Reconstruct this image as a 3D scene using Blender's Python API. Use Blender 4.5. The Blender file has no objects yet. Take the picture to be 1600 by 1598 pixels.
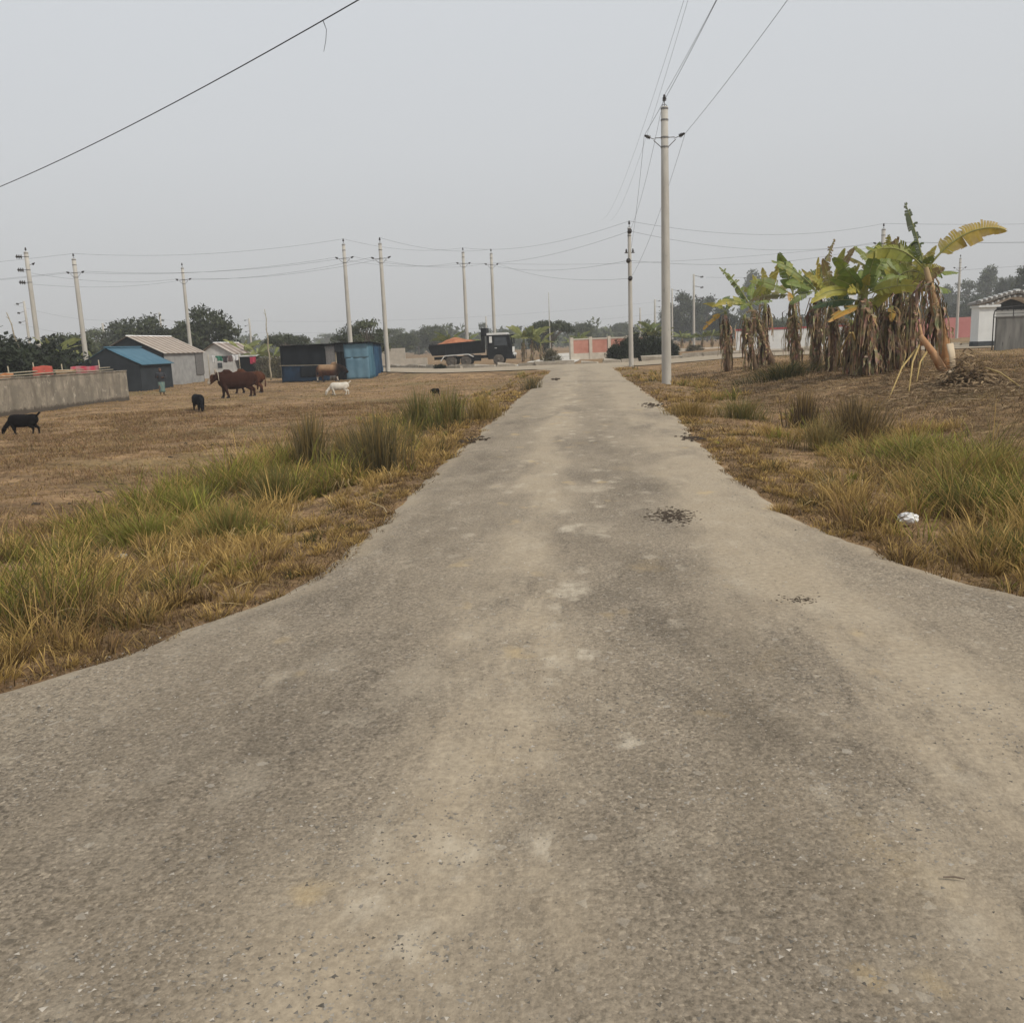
import bpy, bmesh, math, random
import numpy as np
from mathutils import Vector, Matrix

R = math.radians
rng = np.random.default_rng(7)
random.seed(7)
sc = bpy.context.scene
col = sc.collection

# ------------------------------------------------------------------ camera
F, CX, CY, H = 1400.0, 800.0, 799.0, 1.6
_v = np.array([105.0, 534 - CY, F]); _v /= np.linalg.norm(_v)          # the road's direction (+Y) in camera space
_n = np.cross(np.array([1.0, -0.040, 0.0]), _v); _n /= np.linalg.norm(_n)
if _n[1] > 0: _n = -_n                                                 # up
_x = np.cross(_v, _n)
cam = bpy.data.objects.new('camera', bpy.data.cameras.new('camera'))
col.objects.link(cam)
cam.data.sensor_width = 36; cam.data.lens = 36 * F / 1600
cam.data.clip_start = 0.05; cam.data.clip_end = 6000
_r = Vector((_x[0], _v[0], _n[0])); _u = -Vector((_x[1], _v[1], _n[1])); _f = Vector((_x[2], _v[2], _n[2]))
cam.matrix_world = Matrix(((_r.x, _u.x, -_f.x, 0), (_r.y, _u.y, -_f.y, 0), (_r.z, _u.z, -_f.z, H), (0, 0, 0, 1)))
sc.camera = cam

# ------------------------------------------------------------------ sky, sun, exposure
SUN_AZ, SUN_EL = R(122), R(42)          # clockwise from +Y: from the right, a little behind the camera
w = bpy.data.worlds.new('World'); sc.world = w; w.use_nodes = True
nt = w.node_tree; nt.nodes.clear()
out = nt.nodes.new('ShaderNodeOutputWorld'); bg = nt.nodes.new('ShaderNodeBackground')
sky = nt.nodes.new('ShaderNodeTexSky'); sky.sky_type = 'NISHITA'; sky.sun_disc = False
sky.sun_elevation = SUN_EL; sky.sun_rotation = SUN_AZ; sky.dust_density = 6; sky.air_density = 1.0
tc = nt.nodes.new('ShaderNodeTexCoord'); sx = nt.nodes.new('ShaderNodeSeparateXYZ')
rp = nt.nodes.new('ShaderNodeValToRGB'); mx = nt.nodes.new('ShaderNodeMix'); mx.data_type = 'RGBA'
nt.links.new(tc.outputs['Generated'], sx.inputs[0]); nt.links.new(sx.outputs['Z'], rp.inputs[0])
rp.color_ramp.elements[0].position = 0.0; rp.color_ramp.elements[0].color = (0.565, 0.568, 0.57, 1)
rp.color_ramp.elements[1].position = 0.5; rp.color_ramp.elements[1].color = (0.74, 0.775, 0.81, 1)
e = rp.color_ramp.elements.new(0.2); e.color = (0.675, 0.69, 0.705, 1)
sc10 = nt.nodes.new('ShaderNodeMix'); sc10.data_type = 'RGBA'; sc10.blend_type = 'MULTIPLY'
sc10.inputs[0].default_value = 1; sc10.inputs[7].default_value = (10, 10, 10, 1)
nt.links.new(rp.outputs[0], sc10.inputs[6])
mx.inputs[0].default_value = 0.9
nt.links.new(sky.outputs[0], mx.inputs[6]); nt.links.new(sc10.outputs[2], mx.inputs[7])
nt.links.new(mx.outputs[2], bg.inputs[0]); bg.inputs[1].default_value = 0.1
nt.links.new(bg.outputs[0], out.inputs[0])
sun = bpy.data.objects.new('sun', bpy.data.lights.new('sun', 'SUN')); col.objects.link(sun)
sun.data.energy = 2.6; sun.data.angle = R(6); sun.data.color = (1.0, 0.93, 0.82)
_sd = Vector((math.sin(SUN_AZ) * math.cos(SUN_EL), math.cos(SUN_AZ) * math.cos(SUN_EL), math.sin(SUN_EL)))
sun.rotation_euler = (-_sd).to_track_quat('-Z', 'Y').to_euler(); sun.location = (30, -20, 40)
vs = sc.view_settings
vs.view_transform = 'Standard'; vs.look = 'None'; vs.gamma = 1; vs.exposure = 0.0; vs.use_curve_mapping = False
sc.cycles.use_denoising = True
sc.cycles.max_bounces = 6; sc.cycles.volume_bounces = 0; sc.cycles.transparent_max_bounces = 8

# ------------------------------------------------------------------ helpers: noise, terrain, projection
def vnoise(x, y, seed=0):
    x = np.asarray(x, float); y = np.asarray(y, float)
    xi = np.floor(x).astype(np.int64); yi = np.floor(y).astype(np.int64); fx = x - xi; fy = y - yi
    fx = fx * fx * (3 - 2 * fx); fy = fy * fy * (3 - 2 * fy)
    def h(a, b):
        n = (a * 374761393 + b * 668265263 + seed * 1442695041) & 0x7fffffff
        n = ((n ^ (n >> 13)) * 1274126177) & 0x7fffffff
        return ((n ^ (n >> 16)) & 0xffff) / 65535.0
    return (h(xi, yi) * (1 - fx) + h(xi + 1, yi) * fx) * (1 - fy) + (h(xi, yi + 1) * (1 - fx) + h(xi + 1, yi + 1) * fx) * fy
def fbm(x, y, seed=0, o=4):
    s = 0; a = 1; t = 0
    for i in range(o):
        s = s + a * vnoise(np.asarray(x) * 2 ** i, np.asarray(y) * 2 ** i, seed + i * 17); t += a; a *= 0.5
    return s / t
def sst(a, b, x):
    t = np.clip((np.asarray(x, float) - a) / (b - a), 0, 1); return t * t * (3 - 2 * t)

LE = np.array([(2.2, -60), (2.5, -9), (2.85, -5), (3.4, -3.7), (4.11, -2.96), (4.71, -2.59), (5.78, -2.12), (6.8, -1.98), (9, -1.97), (20, -1.95), (34, -1.82), (54, -1.72), (56, -1.9), (58, -3.2)])
RE = np.array([(3.7, 60), (3.95, 9), (4.2, 5), (4.7, 3.5), (5.44, 2.66), (6.34, 2.2), (8.64, 1.82), (13.4, 1.85), (24, 2.05), (54, 1.98), (56, 2.2), (58, 3.6)])
def xl(y):
    y = np.asarray(y, float); return np.interp(y, LE[:, 0], LE[:, 1]) + (0.20 * (fbm(y * 0.9, y * 0 + 3.3, 5, 3) - 0.5) + 0.16 * (fbm(y * 4.5, y * 0 + 1.3, 8, 4) - 0.5)) * sst(3, 5, y)
def xr(y):
    y = np.asarray(y, float); return np.interp(y, RE[:, 0], RE[:, 1]) + (0.20 * (fbm(y * 0.9, y * 0 + 9.1, 6, 3) - 0.5) + 0.16 * (fbm(y * 4.5, y * 0 + 5.1, 9, 4) - 0.5)) * sst(4.5, 6, y)
def edge_d(x, y):            # metres outside the road's edge (negative on the road)
    return np.maximum(xl(y) - x, x - xr(y))
CR0, CR1 = 57.4, 67.4        # the crossing road far ahead
def crossz(x): return 0.30 * sst(3, 12, x)
def cb(x):                   # the crossing road swings away behind the tarpaulin shack
    x = np.asarray(x, float); return np.minimum(1.6 * np.log1p(np.exp(np.clip(-9 - x, -30, 60) * 2)) / 2, 42.0)
def gz(x, y):
    x = np.asarray(x, float); y = np.asarray(y, float)
    d = edge_d(x, y)
    left = -0.36 - 0.09 * sst(-10, -22, x)
    right = -0.22 * sst(0, 1.5, x) + 0.48 * sst(4.5, 9.5, x) + 0.08 * np.exp(-((x - 10) / 3) ** 2 - ((y - 30) / 9) ** 2)
    fld = np.where(x < 0, left, right)
    b = sst(0.05, 2.6, d)
    z = -0.03 * sst(-0.3, 0.1, d) - 0.02 + (fld + 0.05) * b
    z = z + (fbm(x * 0.35, y * 0.35, 1) - 0.5) * 0.16 * sst(0.5, 3, d) + (fbm(x * 1.7, y * 1.7, 2) - 0.5) * 0.13 * sst(0.2, 1.0, d)
    yy = y - cb(x)
    far = sst(CR0 - 2.2, CR0 - 0.2, yy)
    z = z * (1 - far) + (crossz(x) - 0.05) * far
    beyond = sst(CR1 + 0.6, CR1 + 3, yy)
    bz = np.where(x < 4, -0.22, -0.22 + 0.5 * sst(4, 14, x)) + (fbm(x * 0.2, y * 0.2, 3) - 0.5) * 0.15
    return z * (1 - beyond) + bz * beyond
def gzf(x, y): return float(gz(x, y))
def ray(px, py):
    d = np.array([px - CX, py - CY, F]); return np.array([d @ _x, d @ _v, d @ _n])
def at(px, py, z=0.0):
    r = ray(px, py); t = (z - H) / r[2]; return Vector((t * r[0], t * r[1], z))
def atY(px, py, Y):
    r = ray(px, py); t = Y / r[1]; return Vector((t * r[0], Y, H + t * r[2]))
def G(px, py):
    z = -0.2
    for _ in range(12):
        p = at(px, py, z); z = 0.5 * z + 0.5 * gzf(p.x, p.y)
    p = at(px, py, z); return Vector((p.x, p.y, gzf(p.x, p.y)))
def GX(px, Y):               # ground point at depth Y under picture column px
    p = atY(px, 534 - 0.04 * (px - 905) + 1400 * 1.7 / Y, Y); return Vector((p.x, Y, gzf(p.x, Y)))

# ------------------------------------------------------------------ helpers: objects
def tag(o, label=None, cat=None, group=None, kind=None):
    if label: o['label'] = label
    if cat: o['category'] = cat
    if group: o['group'] = group
    if kind: o['kind'] = kind
    return o
def empty(name, loc, rz=0.0):
    o = bpy.data.objects.new(name, None); col.objects.link(o)
    o.location = loc; o.rotation_euler = (0, 0, rz); o.empty_display_size = 0.2
    return o
def thing(name, loc, label, cat, group=None, rz=0.0):
    return tag(empty(name, loc, rz), label, cat, group)
def link(name, me, parent=None, loc=None):
    o = bpy.data.objects.new(name, me); col.objects.link(o)
    if parent is not None: o.parent = parent
    if loc is not None: o.location = loc
    return o
def copy_tree(o, parent=None):
    c = o.copy(); col.objects.link(c); c.parent = parent
    if parent is not None: c.matrix_parent_inverse = o.matrix_parent_inverse.copy()
    for ch in list(o.children): copy_tree(ch, c)
    return c

class MB:
    def __init__(s): s.v = []; s.f = []; s.c = []
    def add(s, vs, fs, c=None):
        k = len(s.v); s.v += [tuple(p) for p in vs]; s.f += [tuple(i + k for i in q) for q in fs]
        c = c if c is not None else (1, 1, 1)
        if isinstance(c, list): s.c += c
        else: s.c += [c] * len(vs)
        return s
    def box(s, c, d, M=None, col=None, taper=1.0):
        x, y, z = d[0] / 2, d[1] / 2, d[2] / 2
        P = [Vector((a * x * (taper if q > 0 else 1), b * y * (taper if q > 0 else 1), q * z)) for q in (-1, 1) for b in (-1, 1) for a in (-1, 1)]
        P = [(M @ p if M else p) + Vector(c) for p in P]
        return s.add(P, [(0, 2, 3, 1), (4, 5, 7, 6), (0, 1, 5, 4), (2, 6, 7, 3), (0, 4, 6, 2), (1, 3, 7, 5)], col)
    def tube(s, pts, rad, n=8, cap=True, col=None, side=None):
        pts = [Vector(p) for p in pts]; m = len(pts)
        if not hasattr(rad, '__len__'): rad = [rad] * m
        vs = []; cs = []; prev = None
        for i, p in enumerate(pts):
            t = (pts[min(i + 1, m - 1)] - pts[max(i - 1, 0)]).normalized()
            if side is not None: u = Vector(side)
            elif prev is not None: u = prev
            else: u = Vector((1, 0, 0)) if abs(t.x) < 0.8 else Vector((0, 1, 0))
            u = (u - t * u.dot(t)).normalized(); prev = u; v = t.cross(u)
            r = rad[i]; a, b = (r if hasattr(r, '__len__') else (r, r))
            for k in range(n):
                th = 2 * math.pi * k / n; vs.append(p + u * (a * math.cos(th)) + v * (b * math.sin(th)))
                if isinstance(col, list): cs.append(col[i])
        fs = [(i * n + k, i * n + (k + 1) % n, (i + 1) * n + (k + 1) % n, (i + 1) * n + k) for i in range(m - 1) for k in range(n)]
        if cap: fs += [tuple(range(n - 1, -1, -1)), tuple((m - 1) * n + k for k in range(n))]
        return s.add(vs, fs, cs if isinstance(col, list) else col)
    def lathe(s, prof, n=12, M=None, col=None):
        vs = [Vector((r * math.cos(2 * math.pi * k / n), r * math.sin(2 * math.pi * k / n), z)) for r, z in prof for k in range(n)]
        if M: vs = [M @ v for v in vs]
        m = len(prof)
        fs = [(i * n + k, i * n + (k + 1) % n, (i + 1) * n + (k + 1) % n, (i + 1) * n + k) for i in range(m - 1) for k in range(n)]
        fs += [tuple(range(n - 1, -1, -1)), tuple((m - 1) * n + k for k in range(n))]
        return s.add(vs, fs, col)
    def prism(s, poly, y0, y1, axis='y', col=None):      # polygon in (x,z) pushed along y, or in (y,z) pushed along x
        n = len(poly)
        mk = (lambda p, t: (p[0], t, p[1])) if axis == 'y' else (lambda p, t: (t, p[0], p[1]))
        vs = [mk(p, y0) for p in poly] + [mk(p, y1) for p in poly]
        fs = [tuple(range(n)), tuple(range(2 * n - 1, n - 1, -1))] + [(k, n + k, n + (k + 1) % n, (k + 1) % n) for k in range(n)]
        return s.add(vs, fs, col)
    def mesh(s, name, mat, smooth=False, fix=True):
        me = bpy.data.meshes.new(name); me.from_pydata(s.v, [], s.f); me.update()
        if fix:
            bm = bmesh.new(); bm.from_mesh(me); bmesh.ops.recalc_face_normals(bm, faces=bm.faces); bm.to_mesh(me); bm.free()
        a = me.color_attributes.new('Col', 'FLOAT_COLOR', 'POINT')
        if len(me.vertices) == len(s.c):
            a.data.foreach_set('color', np.c_[np.array(s.c, np.float32), np.ones(len(s.c), np.float32)].ravel())
        me.materials.append(mat)
        if smooth: me.shade_smooth()
        return me
    def build(s, name, mat, parent=None, smooth=False, loc=None, fix=True):
        return link(name, s.mesh(name, mat, smooth, fix), parent, loc)

def mesh_np(name, V, L, S, T, C, mat, smooth=False):
    me = bpy.data.meshes.new(name)
    me.vertices.add(len(V)); me.vertices.foreach_set('co', np.ascontiguousarray(V, np.float32).ravel())
    me.loops.add(len(L)); me.loops.foreach_set('vertex_index', np.ascontiguousarray(L, np.int32))
    me.polygons.add(len(S)); me.polygons.foreach_set('loop_start', np.ascontiguousarray(S, np.int32))
    try: me.polygons.foreach_set('loop_total', np.ascontiguousarray(T, np.int32))
    except Exception: pass
    me.update(calc_edges=True)
    if C is not None:
        a = me.color_attributes.new('Col', 'FLOAT_COLOR', 'POINT')
        a.data.foreach_set('color', np.c_[np.asarray(C, np.float32), np.ones(len(C), np.float32)].ravel())
    me.materials.append(mat)
    if smooth: me.shade_smooth()
    return me

# ------------------------------------------------------------------ helpers: materials
def _base(name):
    m = bpy.data.materials.new(name); m.use_nodes = True
    return m, m.node_tree, m.node_tree.nodes['Principled BSDF']
def nd(t, k, **kw):
    n = t.nodes.new(k)
    for a, b in kw.items(): setattr(n, a, b)
    return n
def noise_node(t, vec, scale, detail=6, rough=0.6):
    n = nd(t, 'ShaderNodeTexNoise'); n.inputs['Scale'].default_value = scale
    n.inputs['Detail'].default_value = detail; n.inputs['Roughness'].default_value = rough
    t.links.new(vec, n.inputs['Vector']); return n.outputs['Fac']
def ramp(t, fac, stops):
    r = nd(t, 'ShaderNodeValToRGB'); t.links.new(fac, r.inputs[0]); el = r.color_ramp.elements
    while len(el) < len(stops): el.new(0.5)
    for e_, (p, c) in zip(el, stops):
        e_.position = p; e_.color = (c, c, c, 1) if not hasattr(c, '__len__') else (*c, 1)
    return r.outputs[0]
def mixc(t, fac, a, b, blend='MIX'):
    m = nd(t, 'ShaderNodeMix', data_type='RGBA', blend_type=blend)
    for sock, val in ((m.inputs[0], fac), (m.inputs[6], a), (m.inputs[7], b)):
        if isinstance(val, bpy.types.NodeSocket): t.links.new(val, sock)
        elif hasattr(val, '__len__'): sock.default_value = (*val, 1)
        else: sock.default_value = val
    return m.outputs[2]
def math_n(t, op, a, b=None):
    m = nd(t, 'ShaderNodeMath', operation=op)
    for i, val in enumerate((a, b)):
        if val is None: continue
        if isinstance(val, bpy.types.NodeSocket): t.links.new(val, m.inputs[i])
        else: m.inputs[i].default_value = val
    return m.outputs[0]
def scaled(t, vec, s):
    m = nd(t, 'ShaderNodeMapping'); m.inputs['Scale'].default_value = s; t.links.new(vec, m.inputs['Vector']); return m.outputs[0]
def bump(t, p, h, strength=0.3, dist=0.02):
    b = nd(t, 'ShaderNodeBump'); b.inputs['Strength'].default_value = strength; b.inputs['Distance'].default_value = dist
    t.links.new(h, b.inputs['Height']); t.links.new(b.outputs[0], p.inputs['Normal'])
def mat2(name, a, b, scale=4, rough=0.8, bmp=0.2, stretch=(1, 1, 1), lo=0.35, hi=0.65, metal=0.0, spots=None, spec=0.3):
    m, t, p = _base(name); o = nd(t, 'ShaderNodeTexCoord').outputs['Object']
    v = scaled(t, o, stretch); n = noise_node(t, v, scale)
    c = mixc(t, ramp(t, n, [(lo, 0), (hi, 1)]), a, b)
    if spots:
        n2 = noise_node(t, v, spots[1], 8, 0.7); c = mixc(t, ramp(t, n2, [(spots[2], 0), (spots[2] + 0.08, 1)]), c, spots[0])
    t.links.new(c, p.inputs['Base Color']); p.inputs['Roughness'].default_value = rough; p.inputs['Metallic'].default_value = metal
    p.inputs['Specular IOR Level'].default_value = spec
    if bmp: bump(t, p, n, bmp)
    return m
def matv(name, rough=0.75, transl=0.0, var=0.25, scale=6, spec=0.25):
    m, t, p = _base(name); o = nd(t, 'ShaderNodeTexCoord').outputs['Object']
    at_ = nd(t, 'ShaderNodeAttribute', attribute_name='Col').outputs['Color']
    n = noise_node(t, o, scale, 4)
    c = mixc(t, 1.0, at_, ramp(t, n, [(0.25, 1 - var), (0.75, 1 + var)]), 'MULTIPLY')
    t.links.new(c, p.inputs['Base Color']); p.inputs['Roughness'].default_value = rough
    p.inputs['Specular IOR Level'].default_value = spec
    if transl:
        tr = nd(t, 'ShaderNodeBsdfTranslucent'); t.links.new(c, tr.inputs[0])
        ms = nd(t, 'ShaderNodeMixShader'); ms.inputs[0].default_value = transl
        t.links.new(p.outputs[0], ms.inputs[1]); t.links.new(tr.outputs[0], ms.inputs[2])
        t.links.new(ms.outputs[0], t.nodes['Material Output'].inputs[0])
    return m

M = {}
M['grass'] = matv('grass blades', 0.7, 0.35, 0.2, 9)
M['leaf'] = matv('tree leaves', 0.65, 0.25, 0.25, 0.6)
M['bleaf'] = matv('banana leaf', 0.5, 0.3, 0.2, 7, 0.4)
M['dead'] = matv('dead banana leaf', 0.9, 0.15, 0.3, 9, 0.1)
M['coat'] = matv('animal coat', 0.85, 0, 0.2, 8, 0.05)
M['vcol'] = matv('painted', 0.7, 0, 0.12, 3)
M['chip'] = matv('stone chip', 0.95, 0, 0.3, 40, 0.03)
M['bark'] = mat2('bark', (0.10, 0.075, 0.055), (0.19, 0.15, 0.115), 6, 0.9, 0.5, (1, 1, 0.25))
M['concrete_pole'] = mat2('pole concrete', (0.36, 0.34, 0.305), (0.45, 0.43, 0.385), 3, 0.85, 0.15, (1, 1, 0.3), spots=((0.22, 0.205, 0.18), 9, 0.62))
M['porcelain'] = mat2('dark insulator', (0.018, 0.014, 0.012), (0.035, 0.027, 0.022), 8, 0.25, 0, spec=0.5)
M['steel'] = mat2('galvanised steel', (0.16, 0.155, 0.15), (0.26, 0.25, 0.24), 12, 0.55, 0.1, metal=0.6)
M['wire'] = mat2('wire', (0.05, 0.05, 0.055), (0.08, 0.08, 0.085), 5, 0.6, 0)
M['black_wire'] = mat2('black cable', (0.012, 0.012, 0.014), (0.02, 0.02, 0.022), 5, 0.6, 0)

# ground ------------------------------------------------------------
m, t, p = _base('dry field soil'); o = nd(t, 'ShaderNodeTexCoord').outputs['Object']
n1 = noise_node(t, o, 0.35, 6, 0.65); n2 = noise_node(t, o, 3.0, 8, 0.7); n3 = noise_node(t, scaled(t, o, (1, 0.6, 1)), 22, 6, 0.75)
c = mixc(t, ramp(t, n1, [(0.35, 0), (0.65, 1)]), (0.25, 0.15, 0.078), (0.37, 0.24, 0.125))
c = mixc(t, ramp(t, n2, [(0.40, 0), (0.58, 0.9)]), c, (0.155, 0.093, 0.052))
c = mixc(t, ramp(t, n3, [(0.45, 0), (0.7, 0.8)]), c, (0.43, 0.305, 0.165))
c = mixc(t, ramp(t, noise_node(t, o, 9, 6, 0.7), [(0.54, 0), (0.64, 0.8)]), c, (0.085, 0.055, 0.034))
c = mixc(t, ramp(t, noise_node(t, o, 0.16, 4), [(0.52, 0), (0.68, 0.45)]), c, (0.15, 0.135, 0.05))
c = mixc(t, 1.0, c, ramp(t, noise_node(t, scaled(t, o, (0.6, 1.6, 1)), 0.9, 7, 0.7), [(0.38, 0.62), (0.62, 1.2)]), 'MULTIPLY')
t.links.new(c, p.inputs['Base Color']); p.inputs['Roughness'].default_value = 0.95; p.inputs['Specular IOR Level'].default_value = 0.1
bump(t, p, mixc(t, 0.5, n2, n3), 0.9, 0.05); M['soil'] = m

# road --------------------------------------------------------------
def road_material(name, dusty):
    m, t, p = _base(name); o = nd(t, 'ShaderNodeTexCoord').outputs['Object']
    sp = nd(t, 'ShaderNodeSeparateXYZ'); t.links.new(o, sp.inputs[0])
    # bituminous aggregate
    vor = nd(t, 'ShaderNodeTexVoronoi'); vor.inputs['Scale'].default_value = 85; t.links.new(o, vor.inputs['Vector'])
    vor2 = nd(t, 'ShaderNodeTexVoronoi'); vor2.inputs['Scale'].default_value = 34; t.links.new(o, vor2.inputs['Vector'])
    bw = nd(t, 'ShaderNodeRGBToBW'); t.links.new(vor.outputs['Color'], bw.inputs[0])
    bw2 = nd(t, 'ShaderNodeRGBToBW'); t.links.new(vor2.outputs['Color'], bw2.inputs[0])
    big = noise_node(t, scaled(t, o, (1, 0.5, 1)), 0.8, 8, 0.68)
    c = mixc(t, ramp(t, big, [(0.38, 0), (0.62, 1)]), (0.195, 0.163, 0.125), (0.285, 0.238, 0.180))
    stone = mixc(t, ramp(t, bw.outputs[0], [(0.10, 0), (0.32, 0.42), (0.68, 0.5), (0.92, 1)]), (0.30, 0.29, 0.28), (1.75, 1.75, 1.75))
    grit = ramp(t, noise_node(t, o, 46, 5, 0.75), [(0.36, 0.45), (0.5, 1.0), (0.66, 1.45)])
    c = mixc(t, 1.0, mixc(t, 0.7, c, mixc(t, 1.0, c, stone, 'MULTIPLY')), grit, 'MULTIPLY')
    pits = ramp(t, noise_node(t, o, 17, 6, 0.7), [(0.30, 0.42), (0.42, 1.0)])
    c = mixc(t, 1.0, c, pits, 'MULTIPLY')
    c = mixc(t, ramp(t, bw2.outputs[0], [(0.88, 0), (0.94, 0.6)]), c, (0.46, 0.42, 0.36))
    c = mixc(t, ramp(t, bw2.outputs[0], [(0.06, 0.6), (0.12, 0)]), c, (0.07, 0.062, 0.052))
    # streaks worn dark by tyres, wandering along the road
    wob = noise_node(t, scaled(t, o, (0.4, 0.12, 1)), 1.0, 6, 0.65)
    xx = math_n(t, 'ADD', sp.outputs['X'], math_n(t, 'MULTIPLY', math_n(t, 'SUBTRACT', wob, 0.5), 1.6))
    def band(cx, wd):
        q = math_n(t, 'DIVIDE', math_n(t, 'SUBTRACT', xx, cx), wd)
        return math_n(t, 'POWER', 2.718, math_n(t, 'MULTIPLY', math_n(t, 'MULTIPLY', q, q), -1.0))
    pn = noise_node(t, scaled(t, o, (1.3, 0.55, 1)), 1.6, 8, 0.68)
    dark = math_n(t, 'MULTIPLY', math_n(t, 'ADD', band(-1.45, 0.5), band(0.55, 0.65)), ramp(t, pn, [(0.43, 0), (0.60, 0.8)]))
    c = mixc(t, dark, c, mixc(t, 1.0, c, (0.60, 0.59, 0.58), 'MULTIPLY'))
    # dust: in the tracks, at the edges and in drifts
    dn = noise_node(t, scaled(t, o, (1, 0.35, 1)), 1.1, 8, 0.7)
    dust = math_n(t, 'MULTIPLY', math_n(t, 'ADD', math_n(t, 'MULTIPLY', math_n(t, 'ADD', band(-0.5, 0.34), band(1.35, 0.5)), 0.85), 0.28), ramp(t, dn, [(0.36, 0.12), (0.56, 1)]))
    dust = math_n(t, 'ADD', dust, dusty)
    dfar = nd(t, 'ShaderNodeMapRange'); t.links.new(sp.outputs['Y'], dfar.inputs[0])
    dfar.inputs[1].default_value = 8; dfar.inputs[2].default_value = 40; dfar.inputs[3].default_value = 0; dfar.inputs[4].default_value = 0.32
    dust = math_n(t, 'ADD', dust, dfar.outputs[0])
    ed = nd(t, 'ShaderNodeAttribute', attribute_name='Col'); se = nd(t, 'ShaderNodeSeparateColor'); t.links.new(ed.outputs['Color'], se.inputs[0])
    edn = math_n(t, 'MULTIPLY', se.outputs[0], ramp(t, pn, [(0.34, 0.2), (0.52, 1)]))
    dust = nd(t, 'ShaderNodeMath', operation='MAXIMUM', use_clamp=True).outputs[0] if False else math_n(t, 'MINIMUM', math_n(t, 'MAXIMUM', dust, edn), 0.93)
    dcol = mixc(t, noise_node(t, o, 2.5, 4), (0.325, 0.260, 0.180), (0.395, 0.333, 0.248))
    dcol = mixc(t, 1.0, dcol, ramp(t, noise_node(t, o, 30, 6, 0.75), [(0.35, 0.78), (0.65, 1.18)]), 'MULTIPLY')
    c = mixc(t, dust, c, dcol)
    # pale worn spots and yellowish clay spots
    s1 = noise_node(t, scaled(t, o, (1.2, 0.9, 1)), 2.3, 7, 0.6)
    c = mixc(t, ramp(t, s1, [(0.62, 0), (0.72, 0.7)]), c, (0.42, 0.355, 0.265))
    def spots(c, scale, thr, size, colr, amt, seed):
        mp = nd(t, 'ShaderNodeMapping'); mp.inputs['Location'].default_value = (seed, seed * 0.7, 0); mp.inputs['Scale'].default_value = (scale, scale * 0.62, 0.01); t.links.new(o, mp.inputs['Vector'])
        wv = nd(t, 'ShaderNodeTexNoise'); wv.inputs['Scale'].default_value = 2.2; wv.inputs['Detail'].default_value = 8; wv.inputs['Roughness'].default_value = 0.7; t.links.new(mp.outputs[0], wv.inputs['Vector'])
        av = nd(t, 'ShaderNodeVectorMath', operation='MULTIPLY_ADD'); t.links.new(wv.outputs['Color'], av.inputs[0]); av.inputs[1].default_value = (1.3, 1.3, 0); t.links.new(mp.outputs[0], av.inputs[2])
        vo = nd(t, 'ShaderNodeTexVoronoi'); vo.inputs['Scale'].default_value = 1; t.links.new(av.outputs[0], vo.inputs['Vector'])
        sc_ = nd(t, 'ShaderNodeSeparateColor'); t.links.new(vo.outputs['Color'], sc_.inputs[0])
        sz = math_n(t, 'MULTIPLY', math_n(t, 'MAXIMUM', math_n(t, 'SUBTRACT', sc_.outputs[0], thr), 0.0), size / (1 - thr))
        k = nd(t, 'ShaderNodeMapRange'); t.links.new(math_n(t, 'SUBTRACT', vo.outputs['Distance'], sz), k.inputs[0]); k.inputs[1].default_value = 0.10; k.inputs[2].default_value = -0.22; k.inputs[3].default_value = 0; k.inputs[4].default_value = amt
        kk = math_n(t, 'MULTIPLY', k.outputs[0], math_n(t, 'ADD', math_n(t, 'MULTIPLY', band(-0.15, 0.8), 0.75), 0.25))
        kk = math_n(t, 'MULTIPLY', kk, ramp(t, noise_node(t, o, 14, 7, 0.75), [(0.36, 0.25), (0.58, 1)]))
        return mixc(t, kk, c, colr)
    c = spots(c, 2.0, 0.60, 0.42, (0.43, 0.365, 0.275), 0.85, 3.1)
    c = spots(c, 3.3, 0.62, 0.45, (0.47, 0.405, 0.31), 1.0, 7.7)
    c = spots(c, 6.0, 0.66, 0.45, (0.49, 0.425, 0.33), 1.0, 21.3)
    c = spots(c, 2.1, 0.80, 0.40, (0.42, 0.315, 0.175), 0.65, 11.3)
    c = spots(c, 1.5, 0.80, 0.40, (0.085, 0.072, 0.058), 0.6, 15.9)
    s2 = noise_node(t, scaled(t, o, (1, 0.8, 7)), 1.9, 3, 0.55); 
    c = mixc(t, ramp(t, s2, [(0.645, 0), (0.72, 0.6)]), c, (0.46, 0.345, 0.19))
    # oily stains
    s3 = noise_node(t, scaled(t, o, (0.9, 0.7, 3)), 1.3, 5, 0.6)
    c = mixc(t, ramp(t, s3, [(0.66, 0), (0.74, 0.5)]), c, (0.11, 0.094, 0.078))
    t.links.new(c, p.inputs['Base Color']); p.inputs['Roughness'].default_value = 0.9; p.inputs['Specular IOR Level'].default_value = 0.15
    hh = math_n(t, 'ADD', math_n(t, 'MULTIPLY', vor.outputs['Distance'], -0.35), math_n(t, 'MULTIPLY', vor2.outputs['Distance'], -0.15))
    hh = math_n(t, 'ADD', hh, math_n(t, 'MULTIPLY', noise_node(t, o, 7, 10, 0.8), 1.6))
    hh = math_n(t, 'MULTIPLY', hh, math_n(t, 'SUBTRACT', 1.1, dust))
    bump(t, p, hh, 0.85, 0.014)
    return m
M['road'] = road_material('worn asphalt', 0.04)
M['road2'] = road_material('dusty asphalt', 0.35)

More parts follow.
